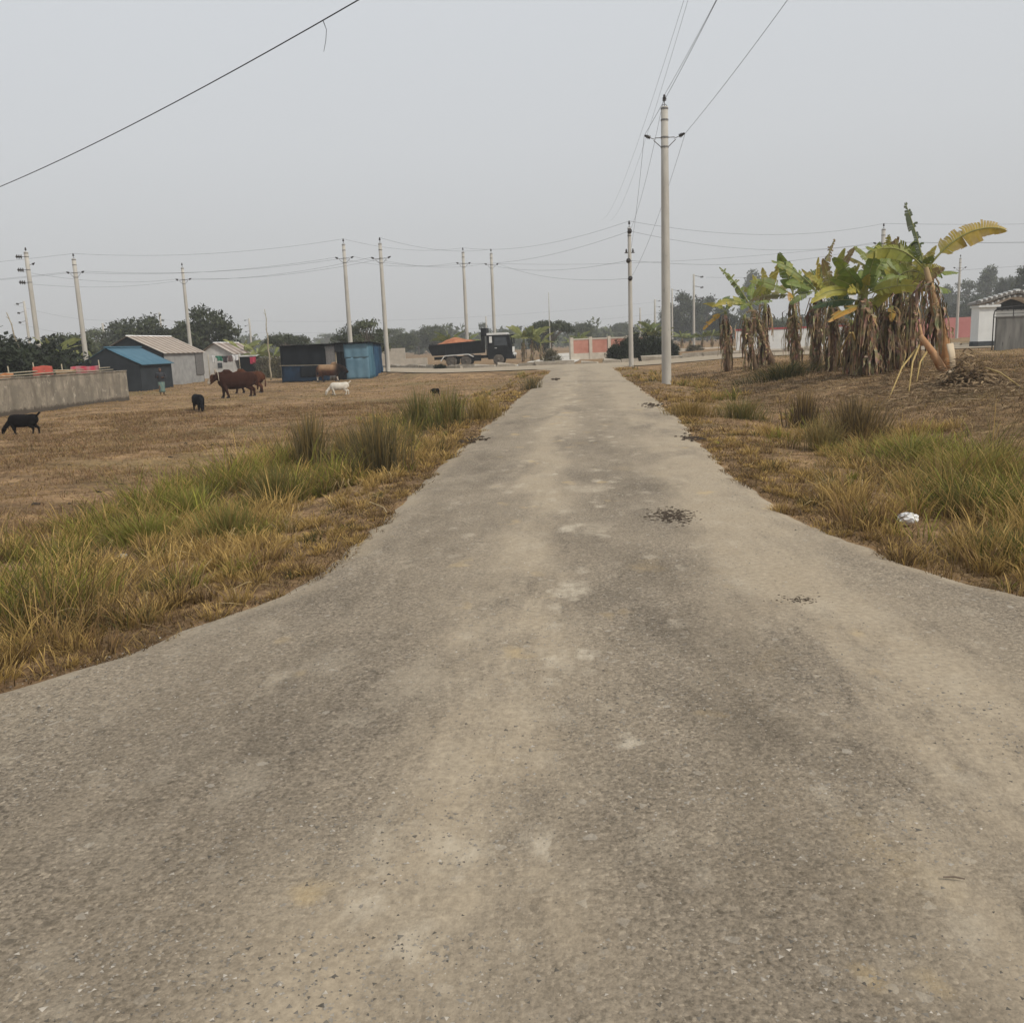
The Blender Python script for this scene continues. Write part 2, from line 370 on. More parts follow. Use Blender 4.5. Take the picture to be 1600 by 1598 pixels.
# ================================================================== the setting
def grid_mesh(name, X, Y, Z, C, mat):
    ny, nx = X.shape
    V = np.stack([X, Y, Z], -1).reshape(-1, 3)
    i = np.arange(ny - 1)[:, None] * nx + np.arange(nx - 1)[None, :]
    Q = np.stack([i, i + 1, i + nx + 1, i + nx], -1).reshape(-1, 4)
    return mesh_np(name, V, Q.ravel(), np.arange(len(Q)) * 4, np.full(len(Q), 4), C, mat, True)
def spread(a, step, grow, end):
    o_ = [a]; s = step
    while o_[-1] < end: o_.append(o_[-1] + s); s *= grow
    return o_
gxp = spread(0, 0.14, 1.0, 6) ; gxp += spread(gxp[-1] + 0.16, 0.16, 1.028, 2400)
gxs = np.array([-q for q in gxp[:0:-1]] + gxp)
gys = np.array([-q for q in spread(0, 0.6, 1.25, 300)[:0:-1]] + spread(0, 0.16, 1.0, 14) + spread(14.2, 0.2, 1.018, 2600))
GXm, GYm = np.meshgrid(gxs, gys)
tag(link('ground', grid_mesh('ground', GXm, GYm, gz(GXm, GYm), None, M['soil'])), kind='structure')

def undul(x, y): return 0.018 * (fbm(x * 0.45, y * 0.45, 11) - 0.5)
ry = np.array([-12, -8, -5, -3] + list(np.arange(-2, 9, 0.12)) + list(np.arange(9, 30, 0.3)) + list(np.arange(30, 58.6, 0.6)))
tt = np.linspace(0, 1, 41); tt = 0.5 - 0.5 * np.sign(0.5 - tt) * np.abs(1 - 2 * tt) ** 0.8
RX = xl(ry)[:, None] * (1 - tt) + xr(ry)[:, None] * tt; RY = np.repeat(ry[:, None], 41, 1)
ed = np.minimum(RX - xl(ry)[:, None], xr(ry)[:, None] - RX)
RZ = undul(RX, RY) + 0.004 - 0.045 * np.exp(-ed / 0.10) + 0.02 * sst(2, 0, ed - 0.2) * 0
EC = np.exp(-(ed / 0.26) ** 2).reshape(-1); ECc = np.stack([EC, EC, EC], -1)
tag(link('road', grid_mesh('road', RX, RY, RZ, ECc, M['road'])), kind='structure')
cxs = np.arange(-160, 160.1, 1.0); cys = np.linspace(CR0, CR1, 12); CXm, CYm = np.meshgrid(cxs, cys)
CYm = CYm + np.where(CYm == CR0, 1, 0) * 0.5 * (fbm(CXm * 0.6, CXm * 0 + 1, 21) - 0.5) + cb(CXm)
tag(link('road', grid_mesh('crossing_road', CXm, CYm, crossz(CXm) - 0.006 + 0 * CYm, np.full((CXm.size, 3), 0.5), M['road2'])), kind='structure')

# broken kerb stones along the far side of the crossing road
M['kerb'] = mat2('broken concrete', (0.25, 0.215, 0.17), (0.38, 0.335, 0.27), 3, 0.9, 0.4, spots=((0.09, 0.075, 0.06), 4, 0.6))
kerb = empty('kerb', (0, CR1 + 0.45, 0)); tag(kerb, kind='structure')
def rock(seed, dx, dy, dz, jit=0.12):
    r = random.Random(seed); b = MB()
    P = []
    for q in (0, 1):
        for s_, u in ((-1, -1), (1, -1), (1, 1), (-1, 1)):
            P.append((s_ * dx / 2 + r.uniform(-jit, jit) * dx, u * dy / 2 + r.uniform(-jit, jit) * dy, q * dz * (1 + r.uniform(-jit, jit) * 2)))
        if q == 0: pass
    b.add(P, [(3, 2, 1, 0), (4, 5, 6, 7), (0, 1, 5, 4), (1, 2, 6, 5), (2, 3, 7, 6), (3, 0, 4, 7)])
    return b
kst = [rock(40 + k, 1.5, 0.35, 0.34).mesh('kerb_stone', M['kerb']) for k in range(6)]
x = -46.0; rk = random.Random(3)
while x < 46:
    if rk.random() > 0.06:
        o = link('kerb_stone', kst[rk.randrange(6)], kerb, (x, rk.uniform(-0.12, 0.12) + float(cb(x)), float(crossz(x)) - 0.14))
        o.rotation_euler = (rk.uniform(-0.12, 0.12), rk.uniform(-0.05, 0.05), rk.uniform(-0.07, 0.07) + math.atan2(float(cb(x + 0.5) - cb(x - 0.5)), 1.0)); o.scale = (rk.uniform(0.8, 1.15), 1, rk.uniform(0.7, 1.25))
    x += rk.uniform(1.35, 1.7) * math.cos(math.atan2(float(cb(x + 0.5) - cb(x - 0.5)), 1.0))

# pale concrete lane running back between truck and pink wall
M['lane'] = mat2('pale concrete', (0.47, 0.44, 0.385), (0.56, 0.53, 0.47), 0.8, 0.85, 0.1)
b = MB(); P = []
ly = np.linspace(CR1 + 0.9, 150, 40)
for y in ly:
    k = (y - CR1) / (120 - CR1); cx_ = -3.6 + 1.2 * min(k, 1) * 2.2; hw = 2.5
    for s_ in (-1, 0, 1):
        xx = cx_ + s_ * hw; P.append((xx, y, max(gzf(xx, y), gzf(cx_, y)) + 0.06))
b.add(P, [(3 * i + k, 3 * i + k + 1, 3 * i + 4 + k, 3 * i + 3 + k) for i in range(len(ly) - 1) for k in (0, 1)])
tag(b.build('path', M['lane']), kind='structure')

# ================================================================== grass and litter
def undul_e(x, y): return 0.018 * (fbm(x * 0.45, y * 0.45, 11) - 0.5) - 0.02
def blades(name, P, hgt, wid, ang, bend, c0, c1, mat, roll=None):
    N = len(P); hgt = hgt[:, None]
    d = np.stack([np.cos(ang), np.sin(ang), 0 * ang], -1); s = np.stack([-np.sin(ang), np.cos(ang), 0 * ang], -1)
    rot = rng.uniform(0, 2 * np.pi, N); s = np.stack([np.cos(rot), np.sin(rot), 0 * rot], -1)
    up = np.array([0, 0, 1.0]); V = np.zeros((N, 7, 3)); C = np.zeros((N, 7, 3))
    for k, tk in enumerate((0, 0.4, 0.75)):
        q = P + up * hgt * tk * (1 - 0.35 * bend[:, None] * tk) + d * hgt * bend[:, None] * tk ** 1.8
        w_ = s * (wid * (1 - 0.45 * tk))[:, None] * 0.5
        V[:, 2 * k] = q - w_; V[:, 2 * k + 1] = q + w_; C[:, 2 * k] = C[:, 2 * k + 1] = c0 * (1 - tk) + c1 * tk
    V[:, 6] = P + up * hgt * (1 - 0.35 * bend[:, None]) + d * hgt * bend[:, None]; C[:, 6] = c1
    loc = np.array([0, 1, 3, 2, 2, 3, 5, 4, 4, 5, 6]); L = (np.arange(N)[:, None] * 7 + loc).ravel()
    S = (np.arange(N)[:, None] * 11 + np.array([0, 4, 8])).ravel(); T = np.tile([4, 4, 3], N)
    return mesh_np(name, V.reshape(-1, 3), L, S, T, C.reshape(-1, 3), mat)
STRAW = np.array((0.44, 0.30, 0.105)); GREEN = np.array((0.195, 0.19, 0.036)); OLIVE = np.array((0.105, 0.10, 0.034)); BROWN = np.array((0.23, 0.145, 0.065)); LIME = np.array((0.30, 0.295, 0.055))
def pick(wts, cols):
    wts = np.stack(wts, -1); wts = wts / wts.sum(-1, keepdims=True); cdf = wts.cumsum(-1)
    idx = (rng.random(len(wts))[:, None] > cdf).sum(-1).clip(0, len(cols) - 1)
    return np.array(cols)[idx] * rng.uniform(0.75, 1.25, (len(wts), 1))
def in_view(x, y, m=1.0):       # anything that could be seen from here or a step aside
    return np.abs(x - (-0.075 * y)) < 0.62 * y + m + 1.0
def verge(side, y0, y1, width, dens):
    n = int((y1 - y0) * width * dens); y = rng.uniform(y0, y1, n); d = rng.uniform(-0.12, width, n) 
    x = xl(y) - d if side < 0 else xr(y) + d
    k = in_view(x, y); return x[k], y[k], d[k]
BAGP = G(1418, 822)
parts = []
for side in (-1, 1):
    W_ = 5.0 if side < 0 else 6.2
    for y0, y1, dn, wd, nb in ((3.0, 6, 1700, 0.0062, 70), (6, 10, 1500, 0.0075, 60), (10, 16, 850, 0.010, 45), (16, 26, 420, 0.015, 34), (26, 40, 200, 0.022, 24), (40, 56, 110, 0.03, 18)):
        ww = W_ if y0 < 10 or side < 0 and y0 < 26 else (W_ * 0.6 if side < 0 else (4.6 if y0 < 16 else 3.2))
        hk = (0.88 if y0 < 16 else 0.55) if side < 0 else 1.0 if y0 < 10 else (0.85 if y0 < 16 else 0.7)
        if side < 0 and y0 >= 40: ww = 2.0
        if side > 0 and y0 >= 40: ww = 2.5
        tx, ty, td = verge(side, y0, y1, ww, dn / nb * 1.15)
        gy = (1 - 0.75 * sst(12, 17, ty)) * (1 if side < 0 else 0.2 + 0.8 * sst(1.5, 2.6, td)) * (0.35 + 0.65 * sst(5.2, 7, ty) if side < 0 else 1.0)
        patch = fbm(tx * 0.55, ty * 0.4, 31 + side, 4); p2 = fbm(tx * 1.3, ty * 1.3, 33 + side, 3); p3 = fbm(tx * 0.22, ty * 0.22, 36, 3)
        if side < 0: g = sst(0.7, 1.7, td) * (1 - sst(3.4, 4.9, td))
        else: g = sst(1.0, 2.2, td) * (1 - sst(4.8, 6.2, td))
        ext = 1 - sst(ww * 0.68, ww, td + (patch - 0.5) * 3.0)
        keep = rng.random(len(tx)) < (0.55 + 0.45 * sst(-0.1, 0.3, td + (p2 - 0.5) * 0.5)) * ext * np.maximum(0.12 + 0.88 * sst(0.36, 0.54, p2), 0.75 * (td < 0.9))
        if y0 >= 16: keep &= (rng.random(len(tx)) < 0.08 + 0.92 * sst(0.46, 0.56, fbm(tx * 0.7, ty * 0.45, 57, 3)))
        keep &= np.hypot((tx - BAGP.x), (ty - BAGP.y + 0.22) * 0.7) > 0.30
        tx, ty, td, patch, p2, g, p3, gy = (a_[keep] for a_ in (tx, ty, td, patch, p2, g, p3, gy)); n = len(tx)
        green = g * gy * sst(0.36, 0.54, patch) + 0.04
        near = np.exp(-np.maximum(td, 0) / 0.28)
        tc_ = pick([1.25 * (1 - 0.9 * green) * (1.1 - 0.5 * g * sst(0.45, 0.6, p3)), green * 1.3, green * 0.9 * (p2 > 0.5), 0.35 * (1 - g) + 0.12 + 0.35 * near, green * 0.9 * (p2 < 0.52) + 0.05], [STRAW, GREEN, LIME, BROWN, OLIVE])
        th_ = (0.085 + 0.075 * sst(0.0, 0.7, td) + 0.20 * g * (0.4 + p2)) * rng.lognormal(0.0, 0.42, n).clip(0.4, 2.3) * (0.65 + 0.9 * sst(0.38, 0.68, patch)) * 1.15
        th_ = th_ * hk; tr_ = (0.035 + 0.42 * th_) * rng.uniform(0.7, 1.3, n)
        cnt = np.maximum(4, (nb * rng.uniform(0.4, 1.6, n)).astype(int)); ti = np.repeat(np.arange(n), cnt); N = len(ti)
        rr_ = np.sqrt(rng.random(N)); aa = rng.uniform(0, 6.283, N)
        x = tx[ti] + rr_ * tr_[ti] * np.cos(aa); y = ty[ti] + rr_ * tr_[ti] * np.sin(aa)
        cl = tc_[ti] * rng.uniform(0.6, 1.35, (N, 1)); mixk = (rng.random((N, 1)) < 0.16); cl = np.where(mixk, STRAW * rng.uniform(0.7, 1.4, (N, 1)), cl)
        low = (edge_d(x, y) < -0.02 - 0.16 * rng.random(N) ** 3); x, y, ti, rr_, aa, cl = (q_[~low] for q_ in (x, y, ti, rr_, aa, cl)); N = len(x)
        hg = th_[ti] * rng.uniform(0.45, 1.15, N) * (1.1 - 0.35 * rr_)
        P = np.stack([x, y, gz(x, y) - 0.012], -1)
        parts.append(('grass', blades('grass', P, hg, wd * rng.uniform(0.6, 1.4, N), aa + rng.normal(0.0, 0.7, N), 0.15 + 0.75 * rr_ * rng.random(N) + 0.3 * rng.random(N), cl * 0.42, cl * 1.2, M['grass']), side, y0))  # blade bases coloured darker, painting in the shade between tussocks
for nm, me, side, y0 in parts: tag(link(nm, me), kind='stuff')

# low dead thatch creeping over the road's edge
for side in (-1, 1):
    for y0, y1, dn, wd in ((3, 7, 1800, 0.006), (7, 12, 1500, 0.008), (12, 22, 600, 0.012), (22, 45, 200, 0.02)):
        x, y, d = verge(side, y0, y1, 1.1, dn)
        k = rng.random(len(x)) < np.exp(-np.maximum(d - 0.25, 0) / 0.35) * sst(0.36, 0.56, fbm(x * 2.2, y * 2.2, 83) + 0.10 * (d > 0.05) - 0.12 * (d < 0))
        x, y, d = x[k], y[k], d[k]; N = len(x); c_ = pick([np.ones(N), 0.9 * np.ones(N), 0.5 * np.ones(N)], [BROWN * 0.8, np.array((0.12, 0.08, 0.04)), STRAW * 0.8])
        P = np.stack([x, y, np.maximum(gz(x, y), np.where(d < 0.02, undul_e(x, y), -9)) - 0.004], -1)
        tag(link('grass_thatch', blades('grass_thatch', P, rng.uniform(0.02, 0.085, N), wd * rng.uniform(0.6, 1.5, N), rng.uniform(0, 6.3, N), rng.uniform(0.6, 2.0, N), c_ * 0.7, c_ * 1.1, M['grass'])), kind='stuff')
# short dry stubble over the open ground
def stubble(n, fx, ymax, seed):
    y = 4 + (ymax - 4) * rng.random(n) ** 1.35; x = -0.075 * y + (rng.random(n) * 2 - 1) * (0.62 * y + 2)
    d = edge_d(x, y); k = (d > 0.25) & (y < CR0 - 1.0 + cb(x)) & (rng.random(n) < 0.25 + 0.75 * sst(0.42, 0.58, fbm(x * 0.8, y * 0.8, seed)))
    x, y = x[k], y[k]; c_ = pick([np.ones(len(x)), 0.8 * np.ones(len(x)), 0.9 * sst(0.52, 0.64, fbm(x * 0.18, y * 0.18, 77))], [STRAW * 0.85, BROWN, np.array((0.16, 0.14, 0.05))])
    P = np.stack([x, y, gz(x, y) - 0.008], -1); s = 1 + y / 22
    return blades('dry_stubble', P, rng.uniform(0.02, 0.075, len(x)) * (0.7 + 0.25 * s), 0.006 * s * rng.uniform(0.6, 1.5, len(x)), rng.uniform(0, 6.3, len(x)), rng.uniform(0.5, 1.6, len(x)), c_ * 0.8, c_, M['grass'])
tag(link('dry_stubble', stubble(260000, 0, 72, 61)), kind='stuff')

# matted dead growth on the mound and along the field side of the verge
def matted(n, xr_, yr_, seed, thr, hgt, cols, wk):
    x = rng.uniform(*xr_, n); y = yr_[0] + (yr_[1] - yr_[0]) * rng.random(n) ** 1.4
    k = (edge_d(x, y) > 2.4) & in_view(x, y) & (rng.random(n) < 0.12 + 0.88 * sst(thr, thr + 0.12, fbm(x * 0.6, y * 0.6, seed, 5))); x, y = x[k], y[k]; N = len(x)
    c_ = pick([np.ones(N) * w_ for w_ in wk], cols) * (0.6 + 0.8 * fbm(x * 0.9, y * 0.9, seed + 3))[:, None]; s_ = 1 + y / 14
    P = np.stack([x, y, gz(x, y) - 0.01], -1)
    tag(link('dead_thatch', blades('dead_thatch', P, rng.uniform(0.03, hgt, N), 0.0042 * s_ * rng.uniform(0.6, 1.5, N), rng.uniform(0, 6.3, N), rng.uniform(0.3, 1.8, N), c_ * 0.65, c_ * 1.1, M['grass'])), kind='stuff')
matted(120000, (4.5, 19), (6, 44), 141, 0.36, 0.16, [np.array((0.16, 0.10, 0.055)), np.array((0.28, 0.19, 0.10)), np.array((0.10, 0.085, 0.035)), STRAW * 0.7], (1.0, 0.6, 0.4, 0.25))
matted(170000, (-19, -4.0), (6, 34), 151, 0.42, 0.17, [np.array((0.22, 0.125, 0.065)), np.array((0.38, 0.25, 0.135)), np.array((0.13, 0.10, 0.045)), STRAW * 0.75], (1.0, 0.6, 0.35, 0.4))
# leggy reed tufts on both verges
def tuft(px, py, hgt, rad, n, c0, c1, label, spread_=0.25, grp=None):
    p0 = G(px, py); r = np.abs(rng.normal(0, 0.55, n)).clip(0, 1.15) * rad; a = rng.uniform(0, 6.283, n)
    x = p0.x + r * np.cos(a); y = p0.y + r * np.sin(a); P = np.stack([x, y, gz(x, y) - 0.02], -1) - np.array(p0)
    c_ = np.array(c0) + (np.array(c1) - np.array(c0)) * rng.random((n, 1)); dist = p0.y
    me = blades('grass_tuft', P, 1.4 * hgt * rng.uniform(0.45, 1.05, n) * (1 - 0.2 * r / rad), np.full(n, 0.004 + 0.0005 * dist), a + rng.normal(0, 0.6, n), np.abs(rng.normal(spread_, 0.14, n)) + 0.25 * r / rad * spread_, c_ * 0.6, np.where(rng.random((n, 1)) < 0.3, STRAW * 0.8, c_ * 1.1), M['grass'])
    tag(link('grass_tuft' if label else 'grass_mat', me, None, p0), label, 'grass tuft' if label else None, 'reedy grass tufts on the road verges' if label else None, None if label else 'stuff')
DK, DK2 = (0.095, 0.085, 0.04), (0.22, 0.178, 0.09)
GR, GR2 = (0.13, 0.14, 0.038), (0.26, 0.26, 0.07)
tuft(487, 735, 0.85, 0.30, 520, DK, DK2, 'tall dark olive reed tuft rising straight up from the verge facing the goats', 0.10)
tuft(592, 745, 0.80, 0.42, 620, DK, DK2, 'wide tall dark reed tuft leaning toward the road edge', 0.18)
tuft(545, 725, 0.60, 0.40, 420, (0.15, 0.125, 0.05), (0.27, 0.20, 0.085), 'straw-coloured tuft between the two tallest dark reed tufts', 0.25)
tuft(655, 672, 0.80, 0.55, 480, GR, (0.16, 0.15, 0.055), 'rounded grey-green tuft behind which the black kid shows', 0.2)
tuft(702, 668, 0.75, 0.45, 420, DK, GR2, 'dark tuft beside the narrow stretch of road with dry golden skirt', 0.2)
tuft(755, 655, 0.50, 0.50, 320, (0.25, 0.19, 0.06), (0.40, 0.29, 0.10), 'low golden tuft hugging the road edge past the dark tufts', 0.3)
tuft(355, 850, 0.42, 0.30, 520, GR, GR2, 'dark green bushy tuft in the middle of the near verge', 0.3)
tuft(430, 790, 0.50, 0.40, 520, GR, (0.19, 0.17, 0.065), 'soft grey-green tuft below the straight dark reed tuft', 0.3)
tuft(230, 850, 0.34, 0.42, 700, (0.20, 0.21, 0.04), (0.30, 0.29, 0.065), 'bright lime-green tuft bending over the near verge', 0.5)
tuft(300, 815, 0.40, 0.25, 420, (0.19, 0.20, 0.04), (0.28, 0.28, 0.06), 'small bright green tuft beside the dark green bushy one', 0.35)
tuft(832, 608, 0.42, 0.35, 160, DK, DK2, 'small isolated dark tuft at the far bend of the verge', 0.25)
tuft(1255, 668, 0.62, 0.36, 420, (0.085, 0.06, 0.035), (0.17, 0.12, 0.065), 'dry brown upright tuft with cut stems below the banana grove', 0.08)
tuft(1335, 692, 0.68, 0.50, 700, (0.09, 0.065, 0.035), (0.19, 0.14, 0.07), 'broad brown mounded tuft with drooping dead stems below the bananas', 0.22)
tuft(1285, 705, 0.50, 0.30, 300, (0.16, 0.13, 0.05), (0.30, 0.24, 0.10), 'pale straw tuft wedged between the two brown tufts', 0.3)
tuft(1160, 655, 0.42, 0.55, 420, GR, (0.22, 0.18, 0.07), 'low green tuft on the verge near the tall pole', 0.4)
tuft(1080, 650, 0.36, 0.55, 420, (0.27, 0.19, 0.065), (0.40, 0.28, 0.10), 'low golden tuft at the road edge near the tall pole', 0.4)
tuft(1225, 590, 0.55, 1.5, 900, (0.05, 0.055, 0.02), (0.11, 0.11, 0.04), None, 0.6)
tuft(1420, 725, 0.42, 0.9, 900, GR, LIME, 'long green tuft combed over beside the ditch', 0.6)
tuft(1515, 755, 0.48, 0.8, 900, (0.20, 0.19, 0.04), (0.32, 0.28, 0.07), 'long lime tuft with loose pale stems by the ditch', 0.55)
tuft(1475, 775, 0.30, 0.5, 700, (0.085, 0.10, 0.022), (0.17, 0.18, 0.04), 'dark green tuft up the ditch from the crumpled white bag', 0.5)
tuft(1590, 880, 0.26, 0.45, 700, (0.08, 0.095, 0.022), (0.16, 0.165, 0.04), 'low dark green tuft at the road corner past the white bag', 0.5)
tuft(1530, 812, 0.35, 0.42, 900, (0.07, 0.085, 0.02), (0.14, 0.15, 0.04), 'dark green tuft right beside the crumpled white bag', 0.5)

# loose chippings on the road, dung, straw
def scatter_chips(n):
    y = 1.2 + 11 * rng.random(n) ** 1.5; x = -0.075 * y + (rng.random(n) * 2 - 1) * (0.65 * y + 0.5)
    k = (edge_d(x, y) < -0.05) & (rng.random(n) < 0.25 + 0.75 * sst(0.4, 0.62, fbm(x * 1.2, y * 0.8, 91)))
    x, y = x[k], y[k]; N = len(x); r = rng.lognormal(-5.45, 0.45, N).clip(0.002, 0.0105)
    base = np.array([(1, 0, 0), (-0.5, 0.87, 0), (-0.5, -0.87, 0), (0.05, 0.1, 0.42), (0, 0, -0.4)])
    a = rng.uniform(0, 6.28, N); ca, sa = np.cos(a), np.sin(a)
    V = np.zeros((N, 5, 3)); bb = base[None] * rng.uniform(0.6, 1.4, (N, 5, 3))
    V[..., 0] = bb[..., 0] * ca[:, None] - bb[..., 1] * sa[:, None]; V[..., 1] = bb[..., 0] * sa[:, None] + bb[..., 1] * ca[:, None]; V[..., 2] = bb[..., 2]
    V = V * r[:, None, None] + np.stack([x, y, undul(x, y) + 0.004], -1)[:, None]
    L = (np.arange(N)[:, None] * 5 + np.array([0, 1, 3, 1, 2, 3, 2, 0, 3])).ravel()
    g_ = rng.choice([0.12, 0.20, 0.27, 0.34, 0.45], N, p=[0.14, 0.3, 0.32, 0.18, 0.06]); C = np.repeat((g_[:, None] * np.array([1.0, 0.90, 0.76]))[:, None], 5, 1)
    return mesh_np('loose_chippings', V.reshape(-1, 3), L, np.arange(3 * N) * 3, np.full(3 * N, 3), C.reshape(-1, 3), M['chip'])

tag(link('loose_chippings', scatter_chips(70000)), kind='stuff')

M['dung'] = mat2('dry dung', (0.028, 0.02, 0.013), (0.07, 0.05, 0.034), 30, 0.95, 0.6)
def lumps(name, pts, rmin, rmax, flat, seed, road=True):
    r = random.Random(seed); b = MB(); c0 = Vector(pts[0])
    for p_ in pts:
        q = r.uniform(rmin, rmax); z = (float(undul(p_[0], p_[1])) + 0.004 if road else gzf(p_[0], p_[1]))
        a0 = r.uniform(0, 6); n = 6; vs = []
        for zz, k in ((-0.2, 1.0), (0.45 * flat, 0.85), (flat, 0.35)):
            for i in range(n):
                a = a0 + 6.283 * i / n; s_ = q * k * r.uniform(0.7, 1.3)
                vs.append((p_[0] + s_ * 1.5 * math.cos(a), p_[1] + s_ * math.sin(a), z + q * zz))
        fs = [(j * n + i, j * n + (i + 1) % n, (j + 1) * n + (i + 1) % n, (j + 1) * n + i) for j in (0, 1) for i in range(n)] + [tuple(2 * n + i for i in range(n))]
        b.add([Vector(v_) - c0 for v_ in vs], fs)
    return b.build(name, M['dung'], loc=c0)
def cluster(px, py, sx, sy, n, seed):
    r = random.Random(seed); c0 = at(px, py, 0); return [(c0.x, c0.y, 0)] + [(c0.x + r.gauss(0, sx), c0.y + r.gauss(0, sy), 0) for _ in range(n)]
DG = 'dung patches dried on the road'
tag(lumps('dung_crumbs', cluster(1050, 806, 0.10, 0.17, 420, 1), 0.004, 0.014, 0.4, 1), kind='stuff')
tag(lumps('dung_crumbs', cluster(1250, 938, 0.06, 0.05, 90, 2), 0.002, 0.007, 0.5, 2), kind='stuff')
tag(lumps('dung_crumbs', cluster(1018, 633, 0.14, 0.4, 40, 3), 0.01, 0.04, 0.7, 3), kind='stuff')
tag(lumps('dung_crumbs', cluster(1078, 684, 0.10, 0.2, 60, 4), 0.008, 0.025, 0.6, 4), kind='stuff')
tag(lumps('dung_crumbs', cluster(738, 687, 0.12, 0.2, 60, 5), 0.008, 0.03, 0.6, 5), kind='stuff')
tag(lumps('dung_crumbs', cluster(868, 593, 0.10, 0.5, 22, 6), 0.02, 0.05, 0.8, 6), kind='stuff')
fd = []
for k in range(110):
    y = 9 + 46 * random.random(); x = -2.0 - random.random() * (0.62 * y)
    fd.append((x, y, 0))
tag(lumps('soil_clods', [q for q in fd if edge_d(q[0], q[1]) > 3.5], 0.012, 0.05, 0.6, 9, False), kind='stuff')
b = MB(); c0 = at(1490, 1371, 0.012); b.tube([c0 + Vector((-0.028, 0.004, 0)), c0 + Vector((0, 0, 0.004)), c0 + Vector((0.03, -0.004, 0))], [0.0025, 0.003, 0.002], 6)
tag(b.build('twig', M['bark']), 'short dark twig lying on coarse dark asphalt', 'twig')
b = MB(); c0 = G(600, 800); b.tube([c0 + Vector((-0.22, 0.3, 0.06)), c0 + Vector((0, 0, 0.05)), c0 + Vector((0.09, -0.28, 0.05))], 0.004, 5, col=(0.5, 0.40, 0.22))
tag(b.build('grass_stalk', M['vcol']), 'long pale dry stalk sticking out of the verge over the road', 'stalk')

